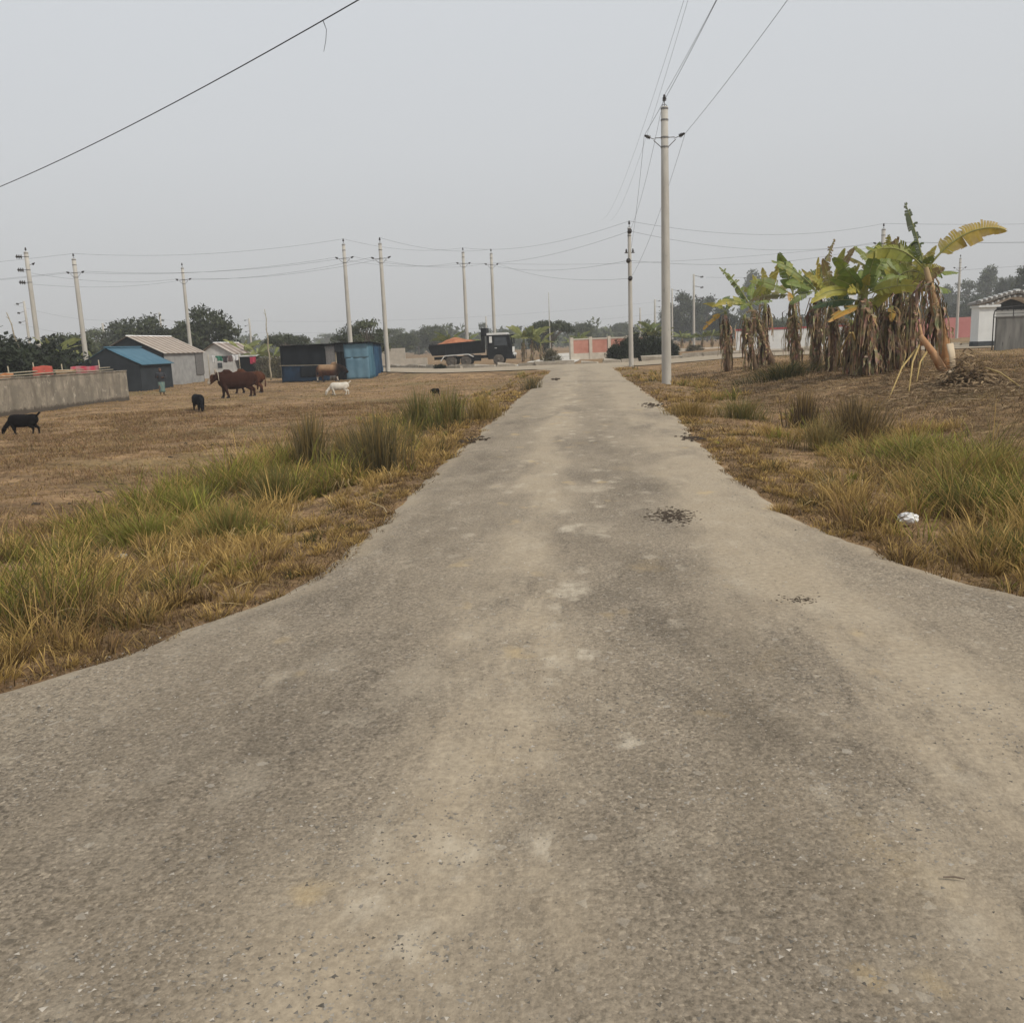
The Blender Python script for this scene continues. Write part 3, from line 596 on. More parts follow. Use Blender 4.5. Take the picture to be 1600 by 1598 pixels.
# ================================================================== poles and wires
def insulator_prof(r=0.09, h=0.22):
    return [(r * 0.35, 0), (r * 0.9, h * 0.08), (r * 0.4, h * 0.22), (r, h * 0.30), (r * 0.42, h * 0.46), (r * 0.85, h * 0.54), (r * 0.4, h * 0.68), (r * 0.55, h * 0.8), (r * 0.35, h), (0.02, h * 1.02)]
INS = MB().lathe(insulator_prof(), 10).mesh('insulator', M['porcelain'], True)
DISC = MB().lathe([(0.03, 0), (0.05, 0.05), (0.16, 0.06), (0.17, 0.10), (0.06, 0.13), (0.06, 0.20), (0.16, 0.21), (0.17, 0.25), (0.06, 0.28), (0.06, 0.35), (0.16, 0.36), (0.17, 0.40), (0.05, 0.44), (0.02, 0.50)], 10).mesh('disc_insulator', M['porcelain'], True)
def pole(top_px, hgt, style, label, yaw=0.0, r0=0.17, r1=0.11, lean=(0, 0), grp='concrete power poles', Y=None, name='utility_pole'):
    zt = hgt - 0.3 if Y is None else None
    if Y is None:
        p_ = at(top_px[0], top_px[1], hgt - 0.25); 
        for _ in range(3): p_ = at(top_px[0], top_px[1], hgt + gzf(p_.x, p_.y))
        X_, Y_ = p_.x, p_.y
    else:
        q = atY(top_px[0], top_px[1], Y); X_, Y_, hgt = q.x, Y, q.z - gzf(q.x, Y)
    g0 = gzf(X_, Y_); t_ = thing(name, (X_ - lean[0], Y_ - lean[1], g0), label, 'utility pole', grp, yaw)
    W_ = lambda v: Vector((X_ - lean[0], Y_ - lean[1], g0)) + Matrix.Rotation(yaw, 3, 'Z') @ Vector(v)
    sh = hgt - (0.42 if style in 'AD' else 0.12)
    ln = lambda z: Vector((lean[0] * z / hgt, lean[1] * z / hgt, z))
    MB().tube([ln(-0.3), ln(0), ln(sh * 0.35), ln(sh * 0.7), ln(sh)], [r0, r0, r0 + (r1 - r0) * 0.35, r0 + (r1 - r0) * 0.7, r1], 16).build('shaft', M['concrete_pole'], t_, True)
    A = {}
    def band(z, rr=0.013):
        r_ = r0 + (r1 - r0) * z / sh; MB().lathe([(r_ + 0.001, -0.03), (r_ + rr, -0.028), (r_ + rr, 0.028), (r_ + 0.001, 0.03)], 16).build('band', M['steel'], t_, loc=ln(z))
    def ins(pos, tilt=(0, 0, 0), me=INS, nm='insulator', sc_=1.0):
        o = link(nm, me, t_, pos); o.rotation_euler = tilt; o.scale = (sc_,) * 3; return o
    if style in 'AD':                                            # a pin on top, two side pins on V brackets lower down
        band(sh - 0.06); band(sh - 0.45)
        MB().tube([ln(sh - 0.1), ln(sh + 0.24)], 0.016, 6).build('pin', M['steel'], t_)
        b = MB()
        for s_ in (-1, 1): b.tube([ln(sh - 0.05) + Vector((s_ * r1, 0, 0)), ln(sh + 0.03) + Vector((s_ * 0.07, 0, 0.03)), ln(sh + 0.1)], 0.012, 5)
        b.build('top_bracket', M['steel'], t_)
        ins(ln(sh + 0.2)); A['t'] = W_(ln(sh + 0.4))
    if style == 'A':
        z1 = sh - 1.05; band(z1); band(z1 - 0.33)
        for s_, key in ((-1, 'l'), (1, 'r')):
            b = MB()
            b.tube([ln(z1) + Vector((s_ * r1, 0, 0)), ln(z1) + Vector((s_ * 0.36, 0, 0))], 0.016, 5)
            b.tube([ln(z1 - 0.33) + Vector((s_ * r1, 0, 0)), ln(z1) + Vector((s_ * 0.40, 0, -0.08))], 0.016, 5)
            b.tube([ln(z1) + Vector((s_ * 0.34, 0, -0.05)), ln(z1) + Vector((s_ * 0.56, 0, 0.03))], 0.014, 5)
            b.build('arm', M['steel'], t_)
            ins(ln(z1) + Vector((s_ * 0.52, 0, 0.02)), (0, s_ * 1.15, 0)); A[key] = W_(ln(z1) + Vector((s_ * 0.74, 0, 0.1)))
    if style == 'L':                                             # strain discs stacked on one side
        band(sh - 0.1); 
        for k, z1 in enumerate((sh - 0.35, sh - 1.3, sh - 2.2)):
            band(z1); MB().tube([ln(z1), ln(z1) + Vector((-0.38, 0, 0.02))], 0.02, 5).build('arm', M['steel'], t_)
            ins(ln(z1) + Vector((-0.32, 0, 0.0)), (0, -1.5, 0.4), DISC, 'disc_insulator', 0.95); A['tlr'[k]] = W_(ln(z1) + Vector((-0.85, 0, 0)))
        MB().tube([ln(sh), ln(sh + 0.15)], 0.015, 5).build('pin', M['steel'], t_); ins(ln(sh + 0.1))
        MB().tube([ln(sh - 1.0), ln(sh - 0.95) + Vector((0.4, 0, 0.06))], 0.02, 5).build('arm', M['steel'], t_); ins(ln(sh - 0.95) + Vector((0.38, 0, 0.02)), (0, 1.0, 0))
    if style == 'D':                                             # strain discs facing along the line
        for k, (z1, xo) in enumerate(((sh - 0.25, 0), (sh - 1.95, -0.1), (sh - 3.0, 0))):
            band(z1); ins(ln(z1) + Vector((xo, -r1 - 0.05, 0)), (1.5, 0, 0), DISC, 'disc_insulator', 0.8); A['mlr'[k]] = W_(ln(z1) + Vector((xo, -0.6, 0)))
        MB().tube([ln(sh - 1.45) + Vector((-0.3, -0.02, 0)), ln(sh - 1.45) + Vector((0.3, -0.02, 0))], 0.03, 4).build('arm', M['steel'], t_)
        for s_ in (-1, 1): ins(ln(sh - 1.42) + Vector((s_ * 0.2, -0.03, 0)), sc_=0.9)
    if style in 'ER':                                            # three short arms on one side, far line
        s_ = 1 if style == 'E' else -1
        for k, z1 in enumerate((sh - 0.15, sh - 1.4, sh - 2.7)):
            MB().tube([ln(z1), ln(z1) + Vector((s_ * 0.9, 0, -0.2))], 0.035, 5).build('arm', M['steel'], t_)
            ins(ln(z1) + Vector((s_ * 0.8, 0, -0.25)), (0, s_ * 1.4, 0), DISC, 'disc_insulator', 0.8); A['tlr'[k]] = W_(ln(z1) + Vector((s_ * 1.5, 0, -0.3)))
    if style == 'P': A['t'] = W_(ln(sh))
    return t_, A
_, P9 = pole((1038, 148), 11.25, 'A', 'tall pale concrete pole standing in dry grass at the road edge', r0=0.185, r1=0.125, Y=35.0)
_, P8 = pole((983, 345), 10.3, 'D', 'concrete pole with dark disc insulators beside the dark hedge', Y=56.8, r0=0.15, r1=0.10)
_, P1 = pole((40, 391), 10.4, 'L', 'concrete pole with three black disc insulators behind the dark thicket', Y=66, r0=0.20, r1=0.145)
_, P2 = pole((114, 396), 10.0, 'A', 'concrete pole wound with creepers behind the blue-roofed shack', Y=69, r0=0.205, r1=0.15)
_, P3 = pole((284, 411), 10.2, 'A', 'concrete pole with a coil of wire behind the grey tin shed', Y=80, r0=0.18, r1=0.12)
_, P4 = pole((536, 373), 10.4, 'A', 'leaning pale concrete pole rising behind the blue tarpaulin shack', Y=70.5, r0=0.20, r1=0.12)
_, P5 = pole((593, 371), 9.8, 'A', 'grey concrete pole at the corner of the blue tarpaulin shack', Y=66.2, r0=0.18, r1=0.12)
_, P6 = pole((723, 387), 10.4, 'A', 'concrete pole rising behind the load of the dump truck', yaw=0.5, Y=87, r0=0.18, r1=0.125)
_, P7 = pole((767, 389), 10.4, 'A', 'concrete pole rising just behind the dump truck cab', yaw=0.5, Y=88.5, r0=0.18, r1=0.125)
_, P13 = pole((1381, 349), 10.4, 'A', 'concrete pole whose top shows above the banana leaves', Y=72, r0=0.2, r1=0.14)
_, P14 = pole((1501, 398), 10.4, 'A', 'slender concrete pole before the pink boundary wall', Y=108, r0=0.17, r1=0.11)
FG = 'distant poles with three short arms'
_, Q1 = pole((37, 469), 12, 'R', 'distant thin pole with three arms beyond the dark thicket', Y=124, r0=0.2, r1=0.15, grp=FG)
_, Q2 = pole((389, 497), 12, 'R', 'hazy distant pole above the small white hut', Y=205, r0=0.25, r1=0.2, grp=FG)
_, Q3 = pole((1050, 450), 12, 'E', 'distant white pole partly behind the tall roadside pole', Y=150, r0=0.15, r1=0.12, grp=FG)
_, Q4 = pole((1084, 427), 12, 'E', 'white pole with three arms before the dark trees', Y=115, r0=0.16, r1=0.12, grp=FG)
_, Q5 = pole((1023, 467), 12, 'E', 'faint thin pole above the banana plants behind the hedge', Y=200, r0=0.22, r1=0.18, grp=FG)
_, Q6 = pole((249, 487), 12, 'R', 'faint pole above the dark tree crowns behind the tin shed', Y=165, r0=0.2, r1=0.16, grp=FG)
_, Q7 = pole((1000, 480), 9, 'P', 'faint plain pole far beyond the pink brick wall', Y=190, r0=0.18, r1=0.14, grp=FG)
_, Q8 = pole((857, 455), 11, 'P', 'thin bare mast above the flat-topped tree by the lane', Y=96, r0=0.06, r1=0.035, grp=FG)
_, Q9 = pole((160, 504), 9, 'P', 'faint short pole over the hazy woods beside the tin shed', Y=170, r0=0.25, r1=0.2, grp=FG)
_, Q10 = pole((759, 493), 9, 'P', 'faint short pole showing over the dump truck tailboard side', Y=170, r0=0.14, r1=0.12, grp=FG)
M['bamboo'] = mat2('bamboo', (0.26, 0.22, 0.15), (0.38, 0.33, 0.24), 5, 0.7, 0.1, (1, 1, 0.2))
for (px, py, Y, dx, lab) in ((414, 483, 70, 0.0, 'bare knotty bamboo pole left of the blue tarpaulin shack'), (11, 488, 52, 1.0, 'leaning dark bamboo pole rising from the dark thicket')):
    q = atY(px, py, Y); g0 = gzf(q.x, Y); n_ = 14; t_ = thing('bamboo_pole', (q.x + dx, Y, g0), lab, 'pole')
    pts = [Vector((-dx * k / n_ + 0.04 * math.sin(k * 1.7), 0, (q.z - g0) * k / n_)) for k in range(n_ + 1)]
    MB().tube(pts, [0.075 - 0.05 * k / n_ for k in range(n_ + 1)], 8).build('culm', M['bamboo'], t_, True)
    b = MB()
    for k in range(1, n_): b.tube([pts[k] - Vector((0, 0, 0.025)), pts[k] + Vector((0, 0, 0.025))], 0.09 - 0.05 * k / n_, 8)
    b.build('knots', M['bamboo'], t_)
    b = MB(); rr = random.Random(5)
    for k in range(5, n_): b.tube([pts[k], pts[k] + Vector((rr.uniform(-0.15, 0.15), rr.uniform(-0.1, 0.1), 0.12))], [0.02, 0.008], 5)
    b.build('twig_stubs', M['bamboo'], t_)

def wire(a, b_, sag, label, r=0.008, mat='wire', n=28, name='power_line', grp='overhead power lines'):
    a, b_ = Vector(a), Vector(b_); c0 = a.copy()
    pts = [a.lerp(b_, k / n) - Vector((0, 0, 4 * sag * (k / n) * (1 - k / n))) - c0 for k in range(n + 1)]
    return tag(MB().tube(pts, r, 5).build(name, M[mat], None, True, c0), label, 'power line', grp)
# along the road: the tall pole to its neighbours ahead and behind
back = {'t': Vector((5.2, -16, 11.6)), 'l': Vector((4.6, -16, 10.6)), 'r': Vector((6.2, -16, 10.4))}
for k, nm in (('t', 'top'), ('l', 'left'), ('r', 'right')):
    wire(P9[k], back[k], 0.9, f'power line from the {nm} insulator of the tall roadside pole going overhead', 0.0065)
wire(P9['t'], P8['m'], 0.5, 'power line from the tall roadside pole top down to the upper disc insulator', 0.006)
wire(P9['l'], P8['l'], 0.5, 'power line from the left bracket of the tall pole to the hedge pole', 0.006)
wire(P9['r'], P8['r'], 0.5, 'power line from the right bracket of the tall pole to the hedge pole', 0.006)
for k, d in enumerate((0.0, 0.5)):
    wire(atY(938 + 14 * k, 345, 60), atY(1075 + 6 * k, -20, 13.0), 0.7, 'faint hair-thin line slanting across the sky past the tall pole', 0.0022, grp='hair-thin lines beside the tall pole')
CH = 'power lines strung across the far field'
offL = {k: P1['t'] + Vector((-45, 8, dz)) for k, dz in (('t', 0.2), ('l', -1.0), ('r', -1.1))}
offR = {k: P13['t'] + Vector((45, 4, dz)) for k, dz in (('t', 0.6), ('l', -0.5), ('r', -0.9))}
names = {'t': 'highest', 'l': 'nearer lower', 'r': 'farther lower'}
def span(A, B, sag, txt, keys='tlr'):
    for k in keys:
        a_ = A.get(k, list(A.values())[0]); b_ = B.get(k, list(B.values())[0]); wire(a_, b_, sag, f'{names[k]} power line {txt}', 0.0075, grp=CH)
span(offL, P2, 0.5, 'running out past the creeper-wound pole')
span(P2, P4, 0.55, 'from the creeper-wound pole to the leaning shack pole')
span(P3, P5, 0.5, 'from the coil pole to the grey shack-corner pole', 'lr')
span(P1, P3, 0.5, 'from the disc-insulator pole to the coil pole', 'lr')
span(P4, P6, 0.5, 'from the leaning shack pole to the pole behind the truck load')
span(P5, P7, 0.5, 'from the shack-corner pole to the pole behind the truck cab', 'tl')
span(P6, {'t': P8['t'], 'l': P8['m'], 'r': P8['l']}, 0.7, 'from the pole behind the truck load to the hedge pole', 'tl')
span(P7, {'t': P8['m'], 'l': P8['l'], 'r': P8['r']}, 0.6, 'from the pole behind the truck cab to the hedge pole', 'lr')
span({'t': P8['t'], 'l': P8['m'], 'r': P8['l']}, P13, 0.8, 'from the hedge pole to the pole behind the bananas')
span(P7, P13, 0.6, 'passing behind the hedge pole to the banana-side pole', 'r')
span(P13, offR, 0.8, 'leading away from the banana-side pole over the gatehouse')
for A, B, txt in ((Q1, Q6, 'between the thicket pole and the woods pole'), (Q6, Q2, 'between the woods pole and the hut pole'), (Q2, Q5, 'between the hut pole and the pole behind the hedge bananas'), (Q4, {k: v + Vector((70, -5, 2)) for k, v in Q4.items()}, 'leaving the three-armed white pole')):
    for k, nm in (('t', 'upper'), ('r', 'lower')): wire(A[k], B[k], 1.5, f'{nm} faint distant power line {txt}', 0.010, grp='faint distant power lines')
# service cable crossing overhead at the left, with a torn thread
c0, c1 = atY(-330, 376, 34), atY(800, -142, 11)
cable = wire(c0, c1, 0.9, 'black service cable slanting across the empty sky', 0.0085, 'black_wire', 40, 'service_cable', 'overhead service cables')
def pxx(q): 
    d = q.x * _x + q.y * _v + (q.z - H) * _n; return CX + F * d[0] / d[2]
kt = min(np.linspace(0.3, 1, 400), key=lambda k: abs(pxx(Vector(c0).lerp(Vector(c1), k)) - 500)); tp = Vector(c0).lerp(Vector(c1), float(kt)) - Vector((0, 0, 4 * 0.9 * kt * (1 - kt))); MB().tube([Vector((0, 0, 0)), Vector((0.04, 0, -0.12)), Vector((0.02, 0, -0.26)), Vector((-0.02, 0, -0.40))], [0.006, 0.004, 0.004, 0.003], 5).build('torn_thread', M['black_wire'], cable, loc=tp - Vector(c0))

# ================================================================== trees
def crown(seed, n_cl, n_leaf, shape, rx, rz, zc, leaf, cl_r, cA, cB, hollow=0.55):
    g = np.random.default_rng(seed); d = g.normal(size=(n_cl, 3)); d /= np.linalg.norm(d, axis=1, keepdims=True)
    rad = hollow + (1 - hollow) * g.random(n_cl) ** 0.6
    c_ = d * rad[:, None] * np.array([rx, rx, rz])
    if shape == 'umbrella': c_[:, 2] = np.abs(c_[:, 2]) * 0.75 - 0.25 * rz * (np.hypot(c_[:, 0], c_[:, 1]) / rx)
    if shape == 'cone':
        h_ = (c_[:, 2] / rz + 1) / 2; c_[:, :2] *= (1.15 - 0.85 * h_)[:, None]
    if shape == 'bush': c_[:, 2] = np.abs(c_[:, 2])
    c_ *= g.uniform(0.82, 1.12, (n_cl, 1)); c_[:, 2] += zc
    tone = g.uniform(0, 1, n_cl); k = n_cl * n_leaf; ci = np.repeat(np.arange(n_cl), n_leaf)
    o_ = g.normal(size=(k, 3)); o_ /= np.linalg.norm(o_, axis=1, keepdims=True); sz = cl_r * g.uniform(0.6, 1.3, n_cl)
    P = c_[ci] + o_ * (g.random(k) ** 0.45)[:, None] * sz[ci][:, None] * np.array([1.15, 1.15, 0.62 if shape == 'umbrella' else 0.85])
    if shape == 'bush': P[:, 2] = np.abs(P[:, 2])
    u = g.normal(size=(k, 3)); u /= np.linalg.norm(u, axis=1, keepdims=True)
    nrm = o_ * 0.7 + np.array([0, 0, 0.6]) + g.normal(size=(k, 3)) * 0.45; v = np.cross(nrm, u); v /= np.linalg.norm(v, axis=1, keepdims=True) + 1e-9
    s = leaf * g.uniform(0.6, 1.4, k)[:, None]
    V = np.stack([P - u * s, P + v * s * 0.45 - u * s * 0.1, P + u * s, P - v * s * 0.45 + u * s * 0.1], 1).reshape(-1, 3)
    cc = (np.array(cA) + (np.array(cB) - np.array(cA)) * tone[ci][:, None]) * g.uniform(0.75, 1.25, (k, 1))
    return V, np.arange(4 * k), np.arange(k) * 4, np.full(k, 4), np.repeat(cc, 4, 0), c_
def make_tree(name, seed, h, shape='round', rx=3.0, rz=2.4, n_cl=60, n_leaf=70, leaf=0.22, cl_r=0.8, cA=(0.030, 0.042, 0.018), cB=(0.065, 0.085, 0.030), hollow=0.55, trunk_r=0.18):
    r = random.Random(seed); root = empty(name, (0, 0, 0)); zc = h - rz if shape != 'bush' else 0.15
    if shape == 'umbrella': zc = h - 0.8 * rz
    V, L, S, T, C, cen = crown(seed, n_cl, n_leaf, shape, rx, rz, zc, leaf, cl_r, cA, cB, hollow)
    link('crown', mesh_np('crown', V, L, S, T, C, M['leaf']), root)
    b = MB(); top = max(zc, 0.4) if shape != 'cone' else zc + rz * 0.5
    b.tube([(0, 0, -0.3), (r.uniform(-.1, .1), r.uniform(-.1, .1), top * 0.35), (r.uniform(-.25, .25), r.uniform(-.2, .2), top * 0.7), (r.uniform(-.3, .3), r.uniform(-.3, .3), top)], [trunk_r, trunk_r * 0.8, trunk_r * 0.6, trunk_r * 0.35], 8)
    for i in range(0, len(cen), max(1, len(cen) // 22)):
        e_ = Vector(cen[i]); s0 = Vector((0, 0, top * r.uniform(0.45, 0.85))); mid = s0.lerp(e_, 0.55) + Vector((0, 0, 0.15 * rz * (1 if shape != 'bush' else 0)))
        b.tube([s0, mid, e_], [trunk_r * 0.38, trunk_r * 0.24, trunk_r * 0.08], 5)
    b.build('trunk', M['bark'], root, True)
    return root
TEMPL = {}
def tree(kind, px, Y, hgt_px, label, grp, scale_w=1.0, rz=None, name=None):
    h0, maker = TEMPL_DEF[kind]
    if Y > 100: Y = 100 + (Y - 100) * 3.6
    g_ = GX(px, Y)
    top = atY(px, hgt_px, Y).z; s = (top - g_.z) / h0
    if kind not in TEMPL: TEMPL[kind] = maker(); o = TEMPL[kind]
    else: o = copy_tree(TEMPL[kind])
    o.location = g_; o.scale = (s * scale_w, s * scale_w, s); o.rotation_euler = (0, 0, rz if rz is not None else random.uniform(0, 6.28))
    return tag(o, label, 'tree' if kind not in ('bush', 'scrub') else 'bush', grp)
DG_, DG2 = (0.032, 0.040, 0.020), (0.070, 0.082, 0.036)
OV, OV2 = (0.045, 0.055, 0.026), (0.10, 0.115, 0.05)
TEMPL_DEF = {
    'round': (6.0, lambda: make_tree('broadleaf_tree', 11, 6, 'round', 3.0, 2.3, 75, 80, 0.20, 0.75, OV, OV2)),
    'dark': (6.0, lambda: make_tree('broadleaf_tree', 12, 6, 'round', 3.4, 2.6, 90, 90, 0.20, 0.8, DG_, DG2, 0.45)),
    'umbrella': (6.0, lambda: make_tree('rain_tree', 13, 6, 'umbrella', 3.8, 2.0, 70, 80, 0.18, 0.75, DG_, DG2, 0.6)),
    'cone': (9.0, lambda: make_tree('tall_tree', 14, 9, 'cone', 2.2, 4.0, 75, 70, 0.20, 0.7, OV, OV2, 0.5)),
    'bush': (3.0, lambda: make_tree('dense_bush', 15, 3, 'bush', 2.4, 2.6, 90, 90, 0.13, 0.55, (0.012, 0.017, 0.008), (0.030, 0.040, 0.016), 0.5, 0.08)),
    'scrub': (3.0, lambda: make_tree('dry_scrub', 16, 3, 'bush', 2.2, 2.4, 50, 60, 0.13, 0.6, (0.07, 0.06, 0.035), (0.13, 0.115, 0.06), 0.5, 0.06)),
    'airy': (6.0, lambda: make_tree('airy_tree', 17, 6, 'round', 2.8, 2.4, 45, 45, 0.20, 0.7, OV, OV2, 0.6)),
}
TW = 'trees along the far edge of the field'
# left: the dark thicket behind the wall
for px, Y, tp_, lab in ((-30, 50, 508, 'tallest near-black thicket bush behind the stained boundary wall'), (12, 52, 522, 'near-black thicket bush around the leaning bamboo pole'), (38, 55, 528, 'near-black thicket bush before the three-disc pole'), (62, 54, 545, 'low near-black thicket bush beside the pale banana plant'), (-8, 46, 535, 'near-black thicket bush closest to the bamboo rails')):
    tree('bush', px, Y, tp_, lab, 'thicket bushes behind the boundary wall', 1.25)
tree('bush', 95, 75, 524, 'mid-green leafy bush behind the banana plant by the wall', TW, 1.5)
tree('round', 112, 84, 519, 'broad green tree behind the creeper-wound pole', TW, 1.1)
tree('airy', 160, 110, 515, 'hazy tree between the creeper-wound pole and the tin shed', TW, 1.4)
tree('dark', 200, 105, 508, 'dark tree crown behind the apex of the grey tin shed', TW, 1.1)
tree('dark', 238, 100, 500, 'widest dark tree behind the grey tin shed roof', TW, 1.1)
tree('umbrella', 262, 108, 512, 'low flat dark tree behind the coil pole', TW, 1.0)
tree('dark', 330, 95, 487, 'large dark spreading tree behind the small white hut', TW, 0.86)
tree('round', 305, 100, 500, 'smaller dark tree touching the coil pole', TW, 0.8)
tree('umbrella', 450, 100, 518, 'small round-topped tree left of the blue tarpaulin shack', TW, 0.95)
tree('airy', 512, 170, 522, 'pale hazy tree above the dark tarpaulin roof', TW, 1.2)
tree('airy', 578, 92, 501, 'feathery dark tree between the leaning pole and the shack-corner pole', TW, 1.0)
tree('dark', 556, 96, 512, 'dark low tree behind the blue tarpaulin shack', TW, 1.1)
tree('airy', 622, 130, 514, 'hazy loose tree right of the shack-corner pole', TW, 1.1)
tree('round', 632, 120, 520, 'hazy round bush-like tree beyond the white ruined wall', TW, 1.1)
tree('round', 678, 128, 507, 'hazy domed tree behind the dump truck tailgate', TW, 0.95)
tree('round', 655, 140, 516, 'hazy small tree left of the domed tree behind the truck', TW, 1.0)
tree('airy', 757, 150, 505, 'hazy slim tree behind the dump truck headboard', TW, 0.6)
tree('airy', 795, 140, 516, 'hazy low tree behind the truck cab', TW, 1.2)
tree('umbrella', 862, 105, 497, 'flat-topped dark tree beside the pale lane', TW, 0.95)
tree('dark', 848, 112, 506, 'dark tree under the flat-topped tree by the lane', TW, 0.9)
tree('round', 912, 125, 503, 'round hazy tree behind the pink brick wall', TW, 0.8)
tree('airy', 948, 220, 517, 'very hazy tree beyond the pink brick wall', TW, 1.2)
tree('round', 972, 150, 503, 'hazy tree just left of the hedge pole', TW, 0.85)
tree('scrub', 862, 84, 538, 'grey scrub at the foot of the thin mast', TW, 0.8)
tree('dark', 1070, 135, 463, 'tall dark tree behind the white three-armed pole', TW, 0.72)
tree('dark', 1105, 140, 468, 'broad dark tree right of the white three-armed pole', TW, 0.8)
tree('round', 1048, 145, 480, 'dark tree seen past the tall roadside pole', TW, 0.7)
tree('dark', 1130, 125, 485, 'dark tree behind the leftmost banana leaves', TW, 0.9)
tree('cone', 1175, 165, 424, 'tall hazy tree rising over the banana grove', TW, 0.95)
tree('round', 1210, 120, 500, 'green tree over the white wall with red coping', TW, 1.2)
tree('round', 1255, 122, 495, 'green tree behind the middle of the banana grove', TW, 1.1)
tree('round', 1310, 120, 490, 'green tree hidden behind the dense banana clump', TW, 1.1)
tree('round', 1425, 130, 475, 'hazy tree behind the pink wall beside the leaning banana plant', TW, 0.9)
tree('cone', 1478, 150, 446, 'pointed hazy tree left of the slender pole', TW, 0.9)
tree('airy', 1508, 150, 440, 'pale loose tree right of the slender pole', TW, 0.8)
tree('cone', 1540, 145, 417, 'tall fir-shaped tree behind the gatehouse roof', TW, 1.0)
tree('dark', 1520, 130, 466, 'dark tree behind the pink wall next to the gatehouse', TW, 0.9)
tree('dark', 1488, 128, 478, 'dark low tree directly over the pink wall', TW, 0.9)
tree('umbrella', 1570, 135, 427, 'small flat-topped tree above the gatehouse gable', TW, 0.33)
tree('cone', 1603, 120, 410, 'tall dense tree behind the gatehouse at the far side', TW, 1.1)
# the hedge at the road's far corner
for px, Y, tp_, lab in ((992, 72, 513, 'dark rounded hedge bush behind the disc-insulator pole'), (1024, 73, 520, 'dark hedge bush between the hedge pole and the tall pole'), (968, 72, 530, 'low dark hedge bush facing the crossing road'), (1045, 74, 528, 'dark hedge bush partly hidden by the tall pole')):
    tree('bush', px, Y, tp_, lab, 'dark hedge bushes at the road corner', 0.72 if tp_ > 515 else 0.6)
tree('bush', 688, 69.5, 568, 'low dark weed bush on the kerb before the truck wheels', 'kerb weeds', 1.6)
tree('scrub', 440, 78, 545, 'dry brown scrub left of the tarpaulin shack', 'dry scrub', 0.9)
tree('scrub', 420, 82, 548, 'dry brown scrub around the bare bamboo pole', 'dry scrub', 0.9)
tree('scrub', 1085, 95, 535, 'hazy dry scrub before the dark trees', 'dry scrub', 1.6)
# the far woods that close the horizon
V_, C_, k_ = [], [], 0
for i in range(150):
    ang = R(-40 + 80 * i / 149); rr = random.uniform(260, 420); x, y = rr * math.sin(ang), rr * math.cos(ang)
    V, L, S, T, C, _c = crown(500 + i, 12, 30, 'round', random.uniform(5, 9), random.uniform(2.5, 5), random.uniform(2.5, 4), 0.9, 2.2, OV, OV2, 0.3)
    V_.append(V + np.array([x, y, 0])); C_.append(C)
V_ = np.concatenate(V_); C_ = np.concatenate(C_); k_ = len(V_) // 4
tag(link('far_woods', mesh_np('far_woods', V_, np.arange(4 * k_), np.arange(k_) * 4, np.full(k_, 4), C_, M['leaf'])), kind='stuff')

